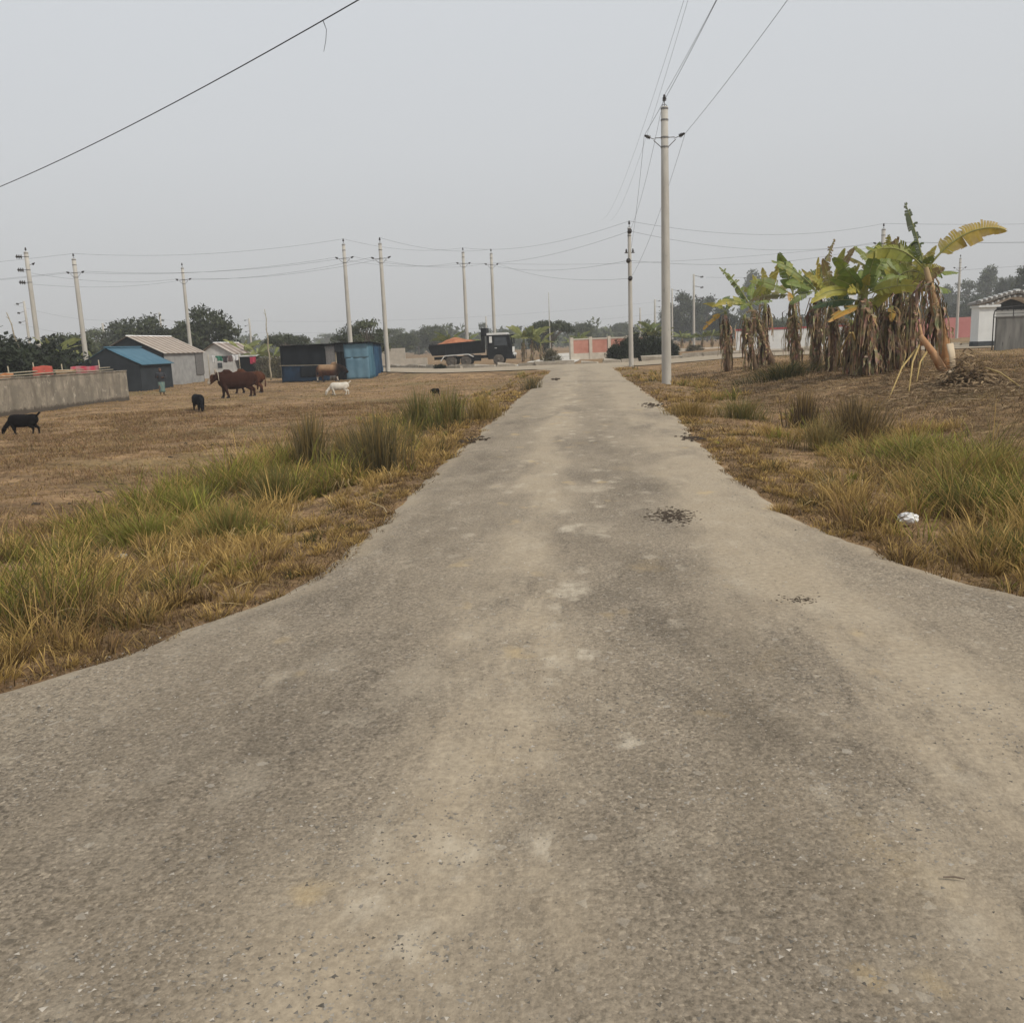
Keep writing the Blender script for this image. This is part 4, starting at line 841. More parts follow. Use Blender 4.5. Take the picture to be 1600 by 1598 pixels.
# ================================================================== banana plants
BG, BG2, BY, BO, BBR = (0.10, 0.15, 0.026), (0.21, 0.26, 0.042), (0.42, 0.34, 0.055), (0.44, 0.235, 0.035), (0.20, 0.125, 0.065)
def lerp3(a, b_, k): return tuple(a[i] + (b_[i] - a[i]) * k for i in range(3))
def banana_leaf(seed, L, W, d0, droop=0.9, tear=0.4, sag=0.35, cA=BG, cB=BG2, tip=None, tipk=0.0, petiole=0.16, N=26, side=None, fold=0.2, phi=0.85, rib=(0.30, 0.30, 0.10), edge=None):
    r = random.Random(seed); d = Vector(d0).normalized(); p_ = Vector((0, 0, 0)); pts = [p_.copy()]; ds = [d.copy()]
    dn = Vector((0, 0, -1)); tot = N + 4
    for i in range(tot):
        k = i / tot; ang = droop / tot * (0.35 + 1.3 * k)
        ax = d.cross(dn)
        if ax.length > 1e-4: d = Matrix.Rotation(ang, 3, ax.normalized()) @ d
        p_ = p_ + d * (L / tot); pts.append(p_.copy()); ds.append(d.copy())
    b = MB(); i0 = int(tot * petiole)
    b.tube(pts[::2], [max(0.006, 0.030 * L / 2 * (1 - 0.85 * k / len(pts[::2]))) for k in range(len(pts[::2]))], 5, col=rib)
    if side is None:
        ph_ = phi + r.uniform(-0.35, 0.35); s_ = Vector(d0).cross(Vector((0, -math.sin(ph_), math.cos(ph_)))); s0 = s_.normalized() if s_.length > 0.15 else Vector((1, 0, 0))
    else: s0 = Vector(side).normalized()
    for sg in (-1, 1):
        cur = r.uniform(-0.1, 0.2) * sag; newg = True; lenj = 1.0; tone = r.random()
        for i in range(i0, tot):
            k = (i - i0) / (tot - i0); k2 = (i + 1 - i0) / (tot - i0)
            prof = lambda q: W / 2 * max(0.0, math.sin(math.pi * min(1, q ** 0.72 * 0.985 + 0.012))) ** 0.55
            s = (s0 - ds[i] * s0.dot(ds[i])).normalized(); nn = s.cross(ds[i])
            if nn.z < 0: nn = -nn
            gap = 0.0
            if r.random() < tear:
                cur = r.uniform(-0.2, 1.25) * sag; lenj = r.uniform(0.75, 1.05); gap = 0.10; tone = r.random()
            fa = fold - cur * 1.2
            e1 = (s * sg * math.cos(fa) + nn * math.sin(fa)); e2 = (e1 + dn * (0.25 + cur * 1.2)).normalized()
            w1, w2 = prof(k) * lenj, prof(k2) * lenj; drift = ds[i] * (W * 0.10)
            a0, a1 = pts[i], pts[i + 1].lerp(pts[i], gap * 0.5)
            m0 = a0 + e1 * w1 * 0.55 + drift * 0.5; m1 = a1 + e1 * w2 * 0.55 + drift * 0.5
            o0 = m0 + e2 * w1 * 0.5 * r.uniform(0.93, 1.05) + drift * 0.6; o1 = (m1 + e2 * w2 * 0.5 * r.uniform(0.93, 1.05) + drift * 0.6).lerp(o0, gap)
            base = lerp3(cA, cB, tone * 0.7 + 0.3 * k); tk = max(0, min(1, tipk * (0.35 + 1.2 * k))) if tip else 0
            c_in = lerp3(base, tip or base, tk * 0.8); c_out = lerp3(base, tip or base, min(1, tk * 1.25))
            if edge: c_out = lerp3(c_out, edge, 0.45 * (r.random() < 0.6))
            b.add([a0, a1, m0, m1, o0, o1], [(0, 1, 3, 2), (2, 3, 5, 4)], [c_in, c_in, lerp3(c_in, c_out, 0.4), lerp3(c_in, c_out, 0.4), c_out, c_out])
    return b
def skirt(seed, pts, rad, n, z0, z1, lmin=0.5, lmax=1.5, wmax=0.13, out=0.5):
    r = random.Random(seed); b = MB()
    for _ in range(n):
        k = r.uniform(z0, z1); f_ = k * (len(pts) - 1); i = min(int(f_), len(pts) - 2); c0 = pts[i].lerp(pts[i + 1], f_ - i)
        a = r.uniform(0, 6.283); L = r.uniform(lmin * 0.5, lmax * 0.75); w_ = r.uniform(0.018, wmax * 0.8); sw = r.uniform(-0.16, 0.16); u = Vector((math.cos(a), math.sin(a), 0)); v = Vector((-u.y, u.x, 0)); n_ = 7
        base = lerp3((0.065, 0.042, 0.026), (0.48, 0.36, 0.22), r.random() ** 1.15); oo = r.uniform(0.1, 1.0) * out * (2.2 if r.random() < 0.15 else 1); P = []; C = []; tw = r.uniform(-1.5, 1.5)
        for j in range(n_ + 1):
            q = j / n_; rr = rad + oo * 0.35 * math.sin(min(1.0, q * 1.6) * 1.9) + 0.02 * r.uniform(-1, 1)
            pz = c0 + u * rr + Vector((0, 0, 0.10 * math.sin(q * 2.4) - L * q ** 1.25)) + v * (r.uniform(-0.03, 0.03) + sw * q)
            pz.z = max(pz.z, 0.015 + 0.03 * r.random()); wv = v * math.cos(tw * q) + u * math.sin(tw * q)
            ww = w_ * (0.35 + 0.9 * math.sin(math.pi * min(1, q * 0.9 + 0.1))) * r.uniform(0.7, 1.2)
            P += [pz - wv * ww * 0.5, pz + wv * ww * 0.5]; cc = tuple(x_ * r.uniform(0.75, 1.2) for x_ in base); C += [cc, cc]
        b.add(P, [(2 * j, 2 * j + 1, 2 * j + 3, 2 * j + 2) for j in range(n_)], C)
    return b
M['stem'] = matv('banana stem', 0.75, 0, 0.35, 5)
def banana(loc, crown_off, label, leaves, seed, grp, r0=0.13, r1=0.075, nsk=90, sk=(0.25, 0.97), stem_c=((0.10, 0.065, 0.04), (0.19, 0.125, 0.07), (0.17, 0.18, 0.05)), stubs=5, name='banana_plant', sk_l=(0.5, 1.5)):
    t_ = thing(name, loc, label, 'banana plant', grp); co = Vector(crown_off); r = random.Random(seed)
    pts = [Vector((co.x * (k ** 1.15) + r.uniform(-.015, .015), co.y * k, co.z * k - (0.1 if k == 0 else 0))) for k in (0, 0.12, 0.25, 0.4, 0.55, 0.7, 0.85, 1.0)]
    cs = [lerp3(stem_c[0], stem_c[1], min(1, 2 * k)) if k < 0.5 else lerp3(stem_c[1], stem_c[2], 2 * k - 1) for k in np.linspace(0, 1, 8)]
    MB().tube(pts, [r0 * 1.15, r0 * 1.1, r0, r0 * 0.92, r0 * 0.85 + r1 * 0.1, (r0 + r1) / 2, r1 * 1.1, r1 * 0.8], 12, col=cs).build('stem', M['stem'], t_, True)
    if nsk: tag(skirt(seed + 1, pts, r0 * 0.9, int(nsk * 1.6), sk[0], sk[1], *sk_l).build('dead_leaf_skirt', M['dead'], t_, fix=False), kind='stuff')
    for i in range(stubs):
        a = r.uniform(0, 6.28); k = r.uniform(0.5, 0.95); f_ = k * 7; j = min(int(f_), 6); c0 = pts[j].lerp(pts[j + 1], f_ - j); u = Vector((math.cos(a), math.sin(a), 0)); Lh = r.uniform(0.5, 1.3)
        MB().tube([c0, c0 + u * 0.22 + Vector((0, 0, 0.08)), c0 + u * 0.38 + Vector((0, 0, -Lh * 0.4)), c0 + u * 0.45 + Vector((0, 0, -min(Lh, c0.z - 0.05)))], [0.025, 0.02, 0.014, 0.008], 5, col=lerp3((0.2, 0.14, 0.08), (0.42, 0.33, 0.19), r.random())).build('dead_leaf_stalk', M['dead'], t_)
    for i, lf in enumerate(leaves):
        kw = dict(lf); kw['droop'] = kw.get('droop', 0.9) * (1.0 if seed == 111 else 0.78); kw['W'] *= 1.0 if seed == 111 else 0.86; off = Vector(kw.pop('off', (0, 0, 0)))
        banana_leaf(seed * 31 + i, **kw).build('leaf', M['bleaf'], t_, False, loc=pts[-1] + off, fix=False)
    return t_
BAN = 'banana plants on the mound'
def lf(L, dx, dz, dy=0.0, W=0.55, **k): return dict(L=L, W=W, d0=(dx, dy, dz), **k)
def bpos(px, Y, zoff=0.0):
    g_ = GX(px, Y); return g_
def crown_at(px, py, base, dy=0.0):
    q = atY(px, py, base.y + dy); return (q.x - base.x, dy, q.z - base.z)
YT = dict(tip=BY, tipk=0.7)
# leftmost pair
b0 = bpos(1137, 42); banana(b0, crown_at(1134, 487, b0), 'short dying banana plant with one hanging orange leaf, nearest the tall pole', [
    lf(1.35, -0.55, -0.2, -0.2, 0.34, droop=0.9, tear=0.35, sag=0.7, cA=BO, cB=BY, tip=BO, tipk=0.8, petiole=0.2),
    lf(1.2, -0.5, 0.6, 0.3, 0.4, droop=1.4, tear=0.5, sag=0.6, **YT), lf(0.9, 0.4, 0.8, 0.2, 0.35, droop=1.2, tear=0.5, sag=0.6)], 101, BAN, nsk=60, stubs=4)
b0 = bpos(1207, 41.5); banana(b0, crown_at(1172, 478, b0, 0.2), 'slanting banana plant with tattered fan of leaves above the red coping', [
    lf(2.2, -0.50, 0.95, 0.1, 0.55, droop=0.5, tear=0.75, sag=0.9, edge=BBR), lf(1.9, -0.95, 0.45, -0.3, 0.6, droop=1.3, tear=0.45, sag=0.55, **YT),
    lf(1.7, -0.7, 0.5, 0.5, 0.6, droop=1.2, tear=0.4, sag=0.5), lf(1.9, 0.45, 0.9, -0.2, 0.5, droop=0.7, tear=0.4, sag=0.5, **YT), lf(1.5, 0.15, 1.0, 0.5, 0.5, droop=0.8, tear=0.4, sag=0.5),
    lf(1.3, -0.4, 0.3, -0.8, 0.5, droop=1.5, tear=0.4, sag=0.5), lf(1.2, 0.8, 0.5, 0.3, 0.45, droop=1.2, tear=0.5, sag=0.6)], 102, BAN, r0=0.14, nsk=70, stubs=6)
b0 = bpos(1180, 40); banana(b0, crown_at(1163, 492, b0), 'dead leafless banana stem beside the slanting banana plant', [lf(0.8, 0.3, 0.3, 0.1, 0.3, droop=2.2, tear=0.8, sag=0.9, cA=BBR, cB=BBR)], 103, BAN, r0=0.11, nsk=80, stubs=3)
# second plant
b0 = bpos(1243, 37); banana(b0, crown_at(1240, 462, b0), 'broad-leaved banana plant with a small yellow leaf under its crown', [
    lf(1.8, -0.32, 1.0, -0.25, 0.78, droop=0.35, tear=0.2, sag=0.35, side=(0.9, -0.4, 0.2)), lf(1.9, -0.95, 0.62, -0.2, 0.62, droop=0.75, tear=0.3, sag=0.5, edge=BBR),
    lf(1.6, -0.95, 0.15, 0.2, 0.5, droop=0.7, tear=0.6, sag=0.6, tip=BBR, tipk=0.7), lf(1.7, 0.75, 0.85, -0.2, 0.68, droop=0.6, tear=0.15, sag=0.3, cA=(0.055, 0.095, 0.02)),
    lf(1.5, 0.9, 0.6, 0.3, 0.6, droop=0.9, tear=0.25, sag=0.4), lf(0.75, -0.3, 0.15, -0.7, 0.42, droop=1.6, tear=0.2, sag=0.5, cA=BO, cB=BY, tip=BO, tipk=0.5),
    lf(1.5, 0.1, 1.0, 0.5, 0.55, droop=0.7, tear=0.3, sag=0.4)], 104, BAN, nsk=80, r0=0.15, stubs=6)
# third plant
b0 = bpos(1275, 34); banana(b0, crown_at(1276, 455, b0), 'banana plant with an upright yellow leaf and a tattered spear leaf', [
    lf(2.0, -0.85, 0.95, -0.1, 0.62, droop=0.75, tear=0.35, sag=0.55, edge=BY), lf(1.25, -1.0, 0.6, -0.35, 0.55, droop=0.9, tear=0.12, sag=0.3),
    lf(1.25, -0.05, 1.0, -0.3, 0.32, droop=0.45, tear=0.3, sag=0.5, cA=BO, cB=BY, tip=BY, tipk=0.9, side=(0.8, 0.5, 0)), lf(2.0, 0.32, 1.0, 0.2, 0.45, droop=0.25, tear=0.8, sag=1.0, tip=BBR, tipk=0.7, edge=BBR),
    lf(1.3, -0.5, 0.7, 0.6, 0.5, droop=1.0, tear=0.3, sag=0.4), lf(1.3, 0.7, 0.6, 0.4, 0.5, droop=1.0, tear=0.3, sag=0.4), lf(1.2, -0.75, 0.0, -0.3, 0.5, droop=1.2, tear=0.4, sag=0.5, cA=(0.04, 0.065, 0.02))], 105, BAN, nsk=85, r0=0.15, stubs=6)
# the big central clump
b0 = bpos(1362, 27.5); banana(b0, crown_at(1350, 462, b0), 'large central banana plant with glossy broad leaves and a thick brown skirt', [
    lf(1.5, -0.62, 0.95, -0.2, 0.58, droop=0.55, tear=0.22, sag=0.4, side=(0.7, -0.55, 0.5)), lf(1.3, -0.9, 0.7, -0.4, 0.52, droop=0.7, tear=0.25, sag=0.4, side=(0.5, -0.6, 0.6)),
    lf(1.5, 0.15, 1.05, -0.1, 0.5, droop=0.3, tear=0.25, sag=0.4, side=(0.95, -0.3, 0)), lf(1.45, 0.45, 0.95, 0.3, 0.5, droop=0.5, tear=0.3, sag=0.4, side=(0.9, -0.4, -0.2)),
    lf(2.0, -0.9, 0.35, -0.45, 0.46, droop=1.35, tear=0.15, sag=0.45, cA=BG2, cB=(0.30, 0.32, 0.05), tip=BY, tipk=0.5),
    lf(1.75, 0.95, 0.42, -0.4, 0.5, droop=1.15, tear=0.45, sag=0.65, cA=BG2, cB=(0.26, 0.29, 0.05), tip=BY, tipk=0.55),
    lf(1.5, 0.9, 0.7, 0.3, 0.5, droop=0.9, tear=0.3, sag=0.4), lf(1.1, -0.6, 0.55, -0.7, 0.4, droop=1.5, tear=0.6, sag=0.6, **YT),
    lf(1.55, -0.75, -0.12, -0.55, 0.40, droop=0.55, tear=0.12, sag=0.75, cA=BG, cB=BO, tip=BO, tipk=0.95, off=(-0.05, 0, -0.25)),
    lf(1.4, -0.8, 0.15, 0.1, 0.55, droop=0.9, tear=0.3, sag=0.4, cA=(0.05, 0.09, 0.03), cB=(0.08, 0.13, 0.05), off=(0, 0.1, -0.15)), lf(1.2, 0.1, 0.9, 0.6, 0.5, droop=0.9, tear=0.3, sag=0.4)], 106, BAN, nsk=190, r0=0.19, r1=0.10, sk=(0.12, 0.97), stubs=10, sk_l=(0.6, 1.8))
b0 = bpos(1388, 28.2); banana(b0, crown_at(1392, 478, b0), 'thick leafless banana stem smothered in brown dead leaves beside the central plant', [
    lf(0.85, -0.15, -0.1, -0.5, 0.3, droop=1.3, tear=0.3, sag=0.7, cA=BO, cB=BY, tip=BO, tipk=0.6)], 107, BAN, nsk=150, r0=0.15, stubs=6, sk=(0.15, 1.0), sk_l=(0.6, 1.7))
b0 = bpos(1332, 28.8); banana(b0, crown_at(1330, 500, b0), 'low dead banana stem on the road side of the central plant', [lf(0.7, -0.5, 0.2, -0.2, 0.25, droop=2.2, tear=0.8, sag=0.9, cA=BBR, cB=BBR)], 108, BAN, nsk=90, r0=0.14, stubs=5, sk=(0.2, 1.0))
b0 = bpos(1305, 33); banana(b0, crown_at(1303, 505, b0), 'stub of dead banana stem draped in dry leaves at the back', [lf(0.7, 0.4, 0.2, -0.2, 0.25, droop=2.2, tear=0.8, sag=0.9, cA=BBR, cB=BBR)], 109, BAN, nsk=60, r0=0.13, stubs=4, sk=(0.2, 1.0))
b0 = bpos(1405, 31); banana(b0, crown_at(1408, 440, b0), 'banana plant behind the central clump with leaves reaching past the leaning stem', [
    lf(1.6, -0.55, 0.95, 0.2, 0.58, droop=0.6, tear=0.15, sag=0.3), lf(1.3, 0.15, 1.0, -0.2, 0.5, droop=0.4, tear=0.15, sag=0.3), lf(1.9, 0.95, 0.25, 0.1, 0.48, droop=0.45, tear=0.35, sag=0.6), lf(1.3, 0.8, 0.6, -0.3, 0.5, droop=1.2, tear=0.35, sag=0.5, **YT),
    lf(1.4, -0.8, 0.6, 0.3, 0.5, droop=1.0, tear=0.3, sag=0.4), lf(1.0, 0.1, 0.5, -0.9, 0.45, droop=1.5, tear=0.5, sag=0.5, cA=(0.05, 0.085, 0.02))], 110, BAN, nsk=100, r0=0.15, stubs=6)
# more stems fill the grove between and behind
for k, (px, Y, cpx, cpy, n_, lab) in enumerate(((1190, 43, 1196, 470, 6, 'slim banana plant between the slanting plant and the broad-leaved plant'), (1298, 31, 1300, 470, 7, 'yellowing banana plant on the road side of the central clump'), (1378, 33, 1380, 440, 8, 'banana plant crowning up between central clump and leaning stem'), (1425, 30, 1424, 455, 6, 'tattered banana plant right beside the leaning stem'), (1346, 27.9, 1338, 505, 3, 'short dead banana stem in front of the central clump'))):
    rr = random.Random(700 + k); LL = []
    for i in range(n_):
        a_ = -1.25 + 2.5 * (i + 0.5) / n_ + rr.uniform(-0.2, 0.2); LL.append(dict(L=rr.uniform(1.1, 1.8), W=rr.uniform(0.38, 0.55), d0=(math.sin(a_) * 0.85, rr.uniform(-0.5, 0.4), math.cos(a_) + 0.35), droop=rr.uniform(0.15, 0.85), tear=rr.uniform(0.2, 0.7), sag=rr.uniform(0.3, 0.8), cA=BG if rr.random() < 0.7 else BG2, cB=BG2 if rr.random() < 0.6 else (0.30, 0.30, 0.05), tip=BY if rr.random() < 0.7 else BBR, tipk=rr.uniform(0.1, 0.8), edge=BBR if rr.random() < 0.4 else None))
    b0 = bpos(px, Y); banana(b0, crown_at(cpx, cpy, b0), lab, LL, 300 + k, BAN, nsk=55, r0=0.11, stubs=9, sk=(0.2, 1.0), sk_l=(0.5, 1.8))
# the tall leaning plant
b0 = bpos(1481, 26.8); hero = banana(b0, crown_at(1447, 418, b0), 'tall leaning banana plant with long yellow leaf and upright tattered leaf', [
    lf(1.95, -0.26, 1.0, 0.05, 0.55, droop=0.12, tear=0.6, sag=0.7, cA=(0.035, 0.055, 0.018), cB=(0.06, 0.08, 0.02), side=(0.8, 0.6, 0), edge=(0.05, 0.04, 0.02), off=(0, 0, -0.1), petiole=0.22),
    lf(2.45, 0.62, 0.95, -0.05, 0.70, droop=1.35, tear=0.35, sag=0.32, cA=BG2, cB=BY, tip=(0.46, 0.33, 0.06), tipk=1.0, petiole=0.26, edge=(0.40, 0.32, 0.26), N=34, phi=1.1, fold=-0.1, off=(0, 0, -0.1)),
    lf(1.95, -0.68, 0.85, -0.1, 0.70, droop=1.55, tear=0.35, sag=0.4, cA=BG, cB=BG2, tip=BY, tipk=0.35, petiole=0.25, phi=1.0, fold=-0.2, N=30, off=(0, 0, -0.1)),
    lf(0.75, -0.30, 0.9, 0.3, 0.30, droop=0.9, tear=0.3, sag=0.7, cA=(0.04, 0.065, 0.02)), lf(0.55, 0.05, 0.8, -0.3, 0.3, droop=1.6, tear=0.2, sag=0.6, cA=(0.04, 0.06, 0.02)),
    lf(1.0, 0.75, 0.1, 0.4, 0.42, droop=0.55, tear=0.3, sag=0.6, off=(0.05, 0.1, -0.55)),
    lf(1.1, -0.75, 0.75, 0.1, 0.07, droop=3.0, tear=0.2, sag=0.9, cA=(0.05, 0.045, 0.02), cB=(0.08, 0.07, 0.03), off=(0, 0, -0.25))], 111, BAN, r0=0.17, r1=0.085, nsk=60, sk=(0.45, 0.93),
    stem_c=((0.40, 0.20, 0.085), (0.33, 0.19, 0.085), (0.30, 0.22, 0.12)), stubs=4, sk_l=(0.4, 1.5))
# broken stem, pale split sheaths and heap at its foot
M['sheath'] = mat2('pale split sheath', (0.46, 0.36, 0.24), (0.60, 0.50, 0.36), 4, 0.8, 0.2, (1, 1, 0.3))
M['rawstem'] = mat2('broken stem', (0.36, 0.17, 0.075), (0.44, 0.27, 0.14), 5, 0.7, 0.3, (1, 1, 0.3))
p0 = G(1480, 590)
def piece(px0, py0, px1, py1, Ya, Yb, ra, rb, nm, mat, lab, cat, n=10, flat=1.0):
    a_ = atY(px0, py0, Ya); c_ = atY(px1, py1, Yb); mid = a_.lerp(c_, 0.5) + Vector((0.02, 0, 0.03))
    return tag(MB().tube([Vector((0, 0, 0)), mid - a_, c_ - a_], [(ra, ra * flat), ((ra + rb) / 2 * 1.05, (ra + rb) / 2 * flat), (rb, rb * flat)], n).build(nm, M[mat], None, True, a_), lab, cat)
piece(1438, 524, 1476, 584, 26.4, 26.2, 0.07, 0.13, 'broken_banana_stem', 'rawstem', 'snapped reddish banana stem propped against the leaning plant', 'broken stem')
piece(1484, 537, 1489, 578, 26.1, 25.9, 0.10, 0.07, 'split_sheath', 'sheath', 'pale upright split sheath at the foot of the leaning banana', 'split sheath', flat=0.35)
piece(1489, 577, 1470, 592, 25.9, 25.5, 0.06, 0.07, 'split_sheath', 'sheath', 'short bent pale sheath below the upright split sheath', 'split sheath', flat=0.35)
piece(1457, 621, 1491, 588, 24.4, 25.0, 0.075, 0.12, 'cut_log', 'sheath', 'pale cut banana log lying on the straw heap', 'log', flat=0.55)
piece(1437, 507, 1440, 540, 26.5, 26.4, 0.03, 0.05, 'broken_banana_stem', 'rawstem', 'dark ragged tip of a snapped stem by the leaning banana', 'broken stem')
def straw(n, cx, cy, sx, sy, zmax, lmin, lmax, wid, seed, cA=(0.10, 0.065, 0.04), cB=(0.40, 0.29, 0.17), heap=0.0):
    r = random.Random(seed); b = MB()
    for _ in range(n):
        x_ = cx + r.gauss(0, sx); y_ = cy + r.gauss(0, sy); z_ = gzf(x_, y_) + heap * math.exp(-((x_ - cx) / sx) ** 2 - ((y_ - cy) / sy) ** 2) * r.random() + 0.012
        if edge_d(x_, y_) < 0.3: continue
        a = r.uniform(0, 6.28); L = r.uniform(lmin, lmax); u = Vector((math.cos(a), math.sin(a), 0)); v = Vector((-u.y, u.x, 0)); P = []; el = r.uniform(-0.1, 0.5); w_ = wid * r.uniform(0.4, 1.4)
        for j in range(5):
            q = j / 4; pp = Vector((x_, y_, z_)) + u * L * q + v * (0.2 * L * r.uniform(-1, 1) * q) + Vector((0, 0, zmax * math.sin(3.1 * q) * el + 0.01)); ww = w_ * (1 - 0.6 * abs(q - 0.4))
            tz = Vector((0, 0, r.uniform(-0.5, 0.5) * ww)); P += [pp - v * ww - tz, pp + v * ww + tz]
        cc = lerp3(cA, cB, r.random() ** 1.3); b.add(P, [(2 * j, 2 * j + 1, 2 * j + 3, 2 * j + 2) for j in range(4)], cc)
    return b
q0 = G(1505, 600)
tag(straw(520, q0.x, q0.y, 0.32, 0.40, 0.25, 0.2, 0.55, 0.022, 5, heap=0.75).build('dead_leaf_heap', M['dead'], fix=False), 'heap of curled dead banana leaves beside the leaning stem', 'leaf heap')
tag(straw(2600, q0.x + 0.3, q0.y - 1.0, 1.9, 1.9, 0.12, 0.2, 0.8, 0.011, 6).build('dead_leaf_litter', M['dead'], fix=False), kind='stuff')
q1 = G(1340, 600); tag(straw(1500, q1.x, q1.y + 2, 2.2, 4.0, 0.10, 0.2, 0.7, 0.012, 8).build('dead_leaf_litter', M['dead'], fix=False), kind='stuff')
q2 = G(1490, 680); tag(straw(1400, q2.x, q2.y, 2.2, 1.8, 0.06, 0.15, 0.5, 0.007, 9, (0.10, 0.065, 0.04), (0.26, 0.18, 0.10)).build('dead_leaf_litter', M['dead'], fix=False), kind='stuff')
for k, (a_, b_) in enumerate((((1432, 545), (1388, 626)), ((1436, 540), (1420, 615)), ((1448, 550), (1432, 600)), ((1328, 520), (1305, 585)), ((1332, 520), (1352, 575)), ((1540, 575), (1600, 610)))):
    s_ = atY(*a_, 26.3); g_ = G(*b_); mid = s_.lerp(g_, 0.5) + Vector((-0.05, 0, 0.12))
    o = MB().tube([Vector((0, 0, 0)), mid - s_, g_ + Vector((0, 0, 0.02)) - s_], [0.03, 0.022, 0.012], 6, col=(0.45, 0.33, 0.14)).build('dead_leaf_stalk', M['dead'], hero if False else None, True, s_)
    tag(o, ('longest dry yellow leaf stalk arching from the snapped stem to the ground', 'dry yellow stalk hanging beside the longest arching stalk', 'short dry stalk close against the snapped reddish stem', 'pale dry stalk slanting off the central banana skirt toward the road', 'pale dry stalk slanting off the central banana skirt toward the leaning plant', 'dry stalk lying away from the dead leaf heap')[k], 'leaf stalk', 'arching dry leaf stalks')

# smaller banana plants far off share two patterns
def far_banana(seed, tone):
    r = random.Random(seed); L = []
    cA = lerp3((0.08, 0.12, 0.035), (0.17, 0.20, 0.07), tone); cB = lerp3((0.12, 0.17, 0.05), (0.24, 0.27, 0.10), tone)
    for i in range(11):
        a = i * 2.4 + r.uniform(-.3, .3); up = r.uniform(0.35, 1.5); L.append(dict(L=r.uniform(1.5, 2.3), W=0.55, d0=(math.cos(a), math.sin(a), up), droop=r.uniform(0.5, 1.3), tear=0.25, sag=0.4, N=12, cA=cA, cB=cB, tip=BY, tipk=0.25 * r.random()))
    return banana(Vector((0, 0, 0)), (0.1, 0, 2.2), 'x', L, seed, 'x', nsk=30, stubs=2, r0=0.16, stem_c=((0.2, 0.15, 0.10), (0.24, 0.19, 0.12), (0.2, 0.22, 0.09)))
FB = {}
def place_fb(kind, px, Y, top, label, grp='banana plants along the far edge of the field'):
    if kind not in FB: FB[kind] = far_banana(900 + kind, (0.2, 0.9)[kind]); o = FB[kind]
    else: o = copy_tree(FB[kind])
    g_ = GX(px, Y); s = (atY(px, top, Y).z - g_.z) / 3.9; o.location = g_; o.scale = (s, s, s); o.rotation_euler = (0, 0, random.uniform(0, 6.28)); tag(o, label, 'banana plant', grp)
place_fb(1, 92, 62, 517, 'pale green banana plant just behind the stained boundary wall')
place_fb(1, 150, 74, 540, 'low banana plant beside the creeper-wound pole')
place_fb(1, 383, 88, 523, 'pale banana plant beside the small white hut')
place_fb(1, 405, 86, 530, 'pale banana plant around the bare bamboo pole')
place_fb(0, 430, 84, 535, 'banana plant at the corner of the tarpaulin shack')
for px, tp_ in ((703, 508), (728, 514)): place_fb(0, px, 100, tp_, 'hazy banana plant behind the red soil load', 'banana plants behind the truck')
for px, tp_ in ((818, 501), (834, 503), (846, 515)): place_fb(1, px, 93, tp_, 'green banana plant beside the truck cab and pale lane', 'banana plants beside the truck cab')
for px, tp_ in ((893, 520), (905, 512)): place_fb(0, px, 112, tp_, 'hazy banana plant behind the corner of the pink brick wall', 'banana plants behind the brick wall')
for px, tp_ in ((1008, 497), (1022, 493), (1030, 504)): place_fb(0, px, 92, tp_, 'hazy banana plant standing behind the dark hedge', 'banana plants behind the dark hedge')
for px, tp_ in ((1065, 512), (1078, 516), (1098, 513), (1113, 510), (1130, 512)): place_fb(0, px, 105, tp_, 'hazy low banana plant in the row beside the white three-armed pole', 'banana row beside the white pole')

# ================================================================== walls and huts
M['stained'] = None
m, t, p = _base('stained render'); o = nd(t, 'ShaderNodeTexCoord').outputs['Object']
nA = noise_node(t, scaled(t, o, (1.2, 1.2, 0.35)), 2.2, 8, 0.7); nB = noise_node(t, o, 6, 8, 0.7)
c = mixc(t, ramp(t, nA, [(0.36, 0), (0.62, 1)]), (0.135, 0.115, 0.088), (0.33, 0.285, 0.22))
c = mixc(t, ramp(t, noise_node(t, o, 1.1, 7, 0.65), [(0.42, 0), (0.60, 0.75)]), c, (0.15, 0.13, 0.10))
c = mixc(t, ramp(t, noise_node(t, o, 3.1, 8, 0.7), [(0.58, 0), (0.66, 0.7)]), c, (0.46, 0.41, 0.33))
c = mixc(t, ramp(t, nB, [(0.55, 0), (0.68, 0.7)]), c, (0.11, 0.095, 0.075))
sp = nd(t, 'ShaderNodeSeparateXYZ'); t.links.new(o, sp.inputs[0])
low = math_n(t, 'ADD', sp.outputs['Z'], math_n(t, 'MULTIPLY', math_n(t, 'SUBTRACT', nB, 0.5), 0.5))
c = mixc(t, ramp(t, low, [(0.14, 0.9), (0.24, 0.0)]), c, (0.055, 0.042, 0.03))  # shadow along the wall's foot, painted as an irregular dark band
t.links.new(c, p.inputs['Base Color']); p.inputs['Roughness'].default_value = 0.95; bump(t, p, nB, 0.4, 0.03); M['stained'] = m
M['greywall'] = mat2('weathered concrete', (0.085, 0.085, 0.08), (0.20, 0.195, 0.18), 2.0, 0.95, 0.3, (1.5, 1.5, 0.25), 0.35, 0.65, spots=((0.03, 0.03, 0.028), 3, 0.62))
M['white'] = mat2('white render', (0.60, 0.61, 0.60), (0.68, 0.69, 0.68), 1.5, 0.85, 0.05)
M['cream'] = mat2('cream render', (0.60, 0.51, 0.42), (0.66, 0.56, 0.47), 1.5, 0.85, 0.05)
M['plinth'] = mat2('dark plinth', (0.03, 0.035, 0.04), (0.06, 0.065, 0.07), 3, 0.8, 0.1)
M['pink'] = mat2('pink painted wall', (0.42, 0.155, 0.145), (0.48, 0.20, 0.18), 0.7, 0.9, 0.1)
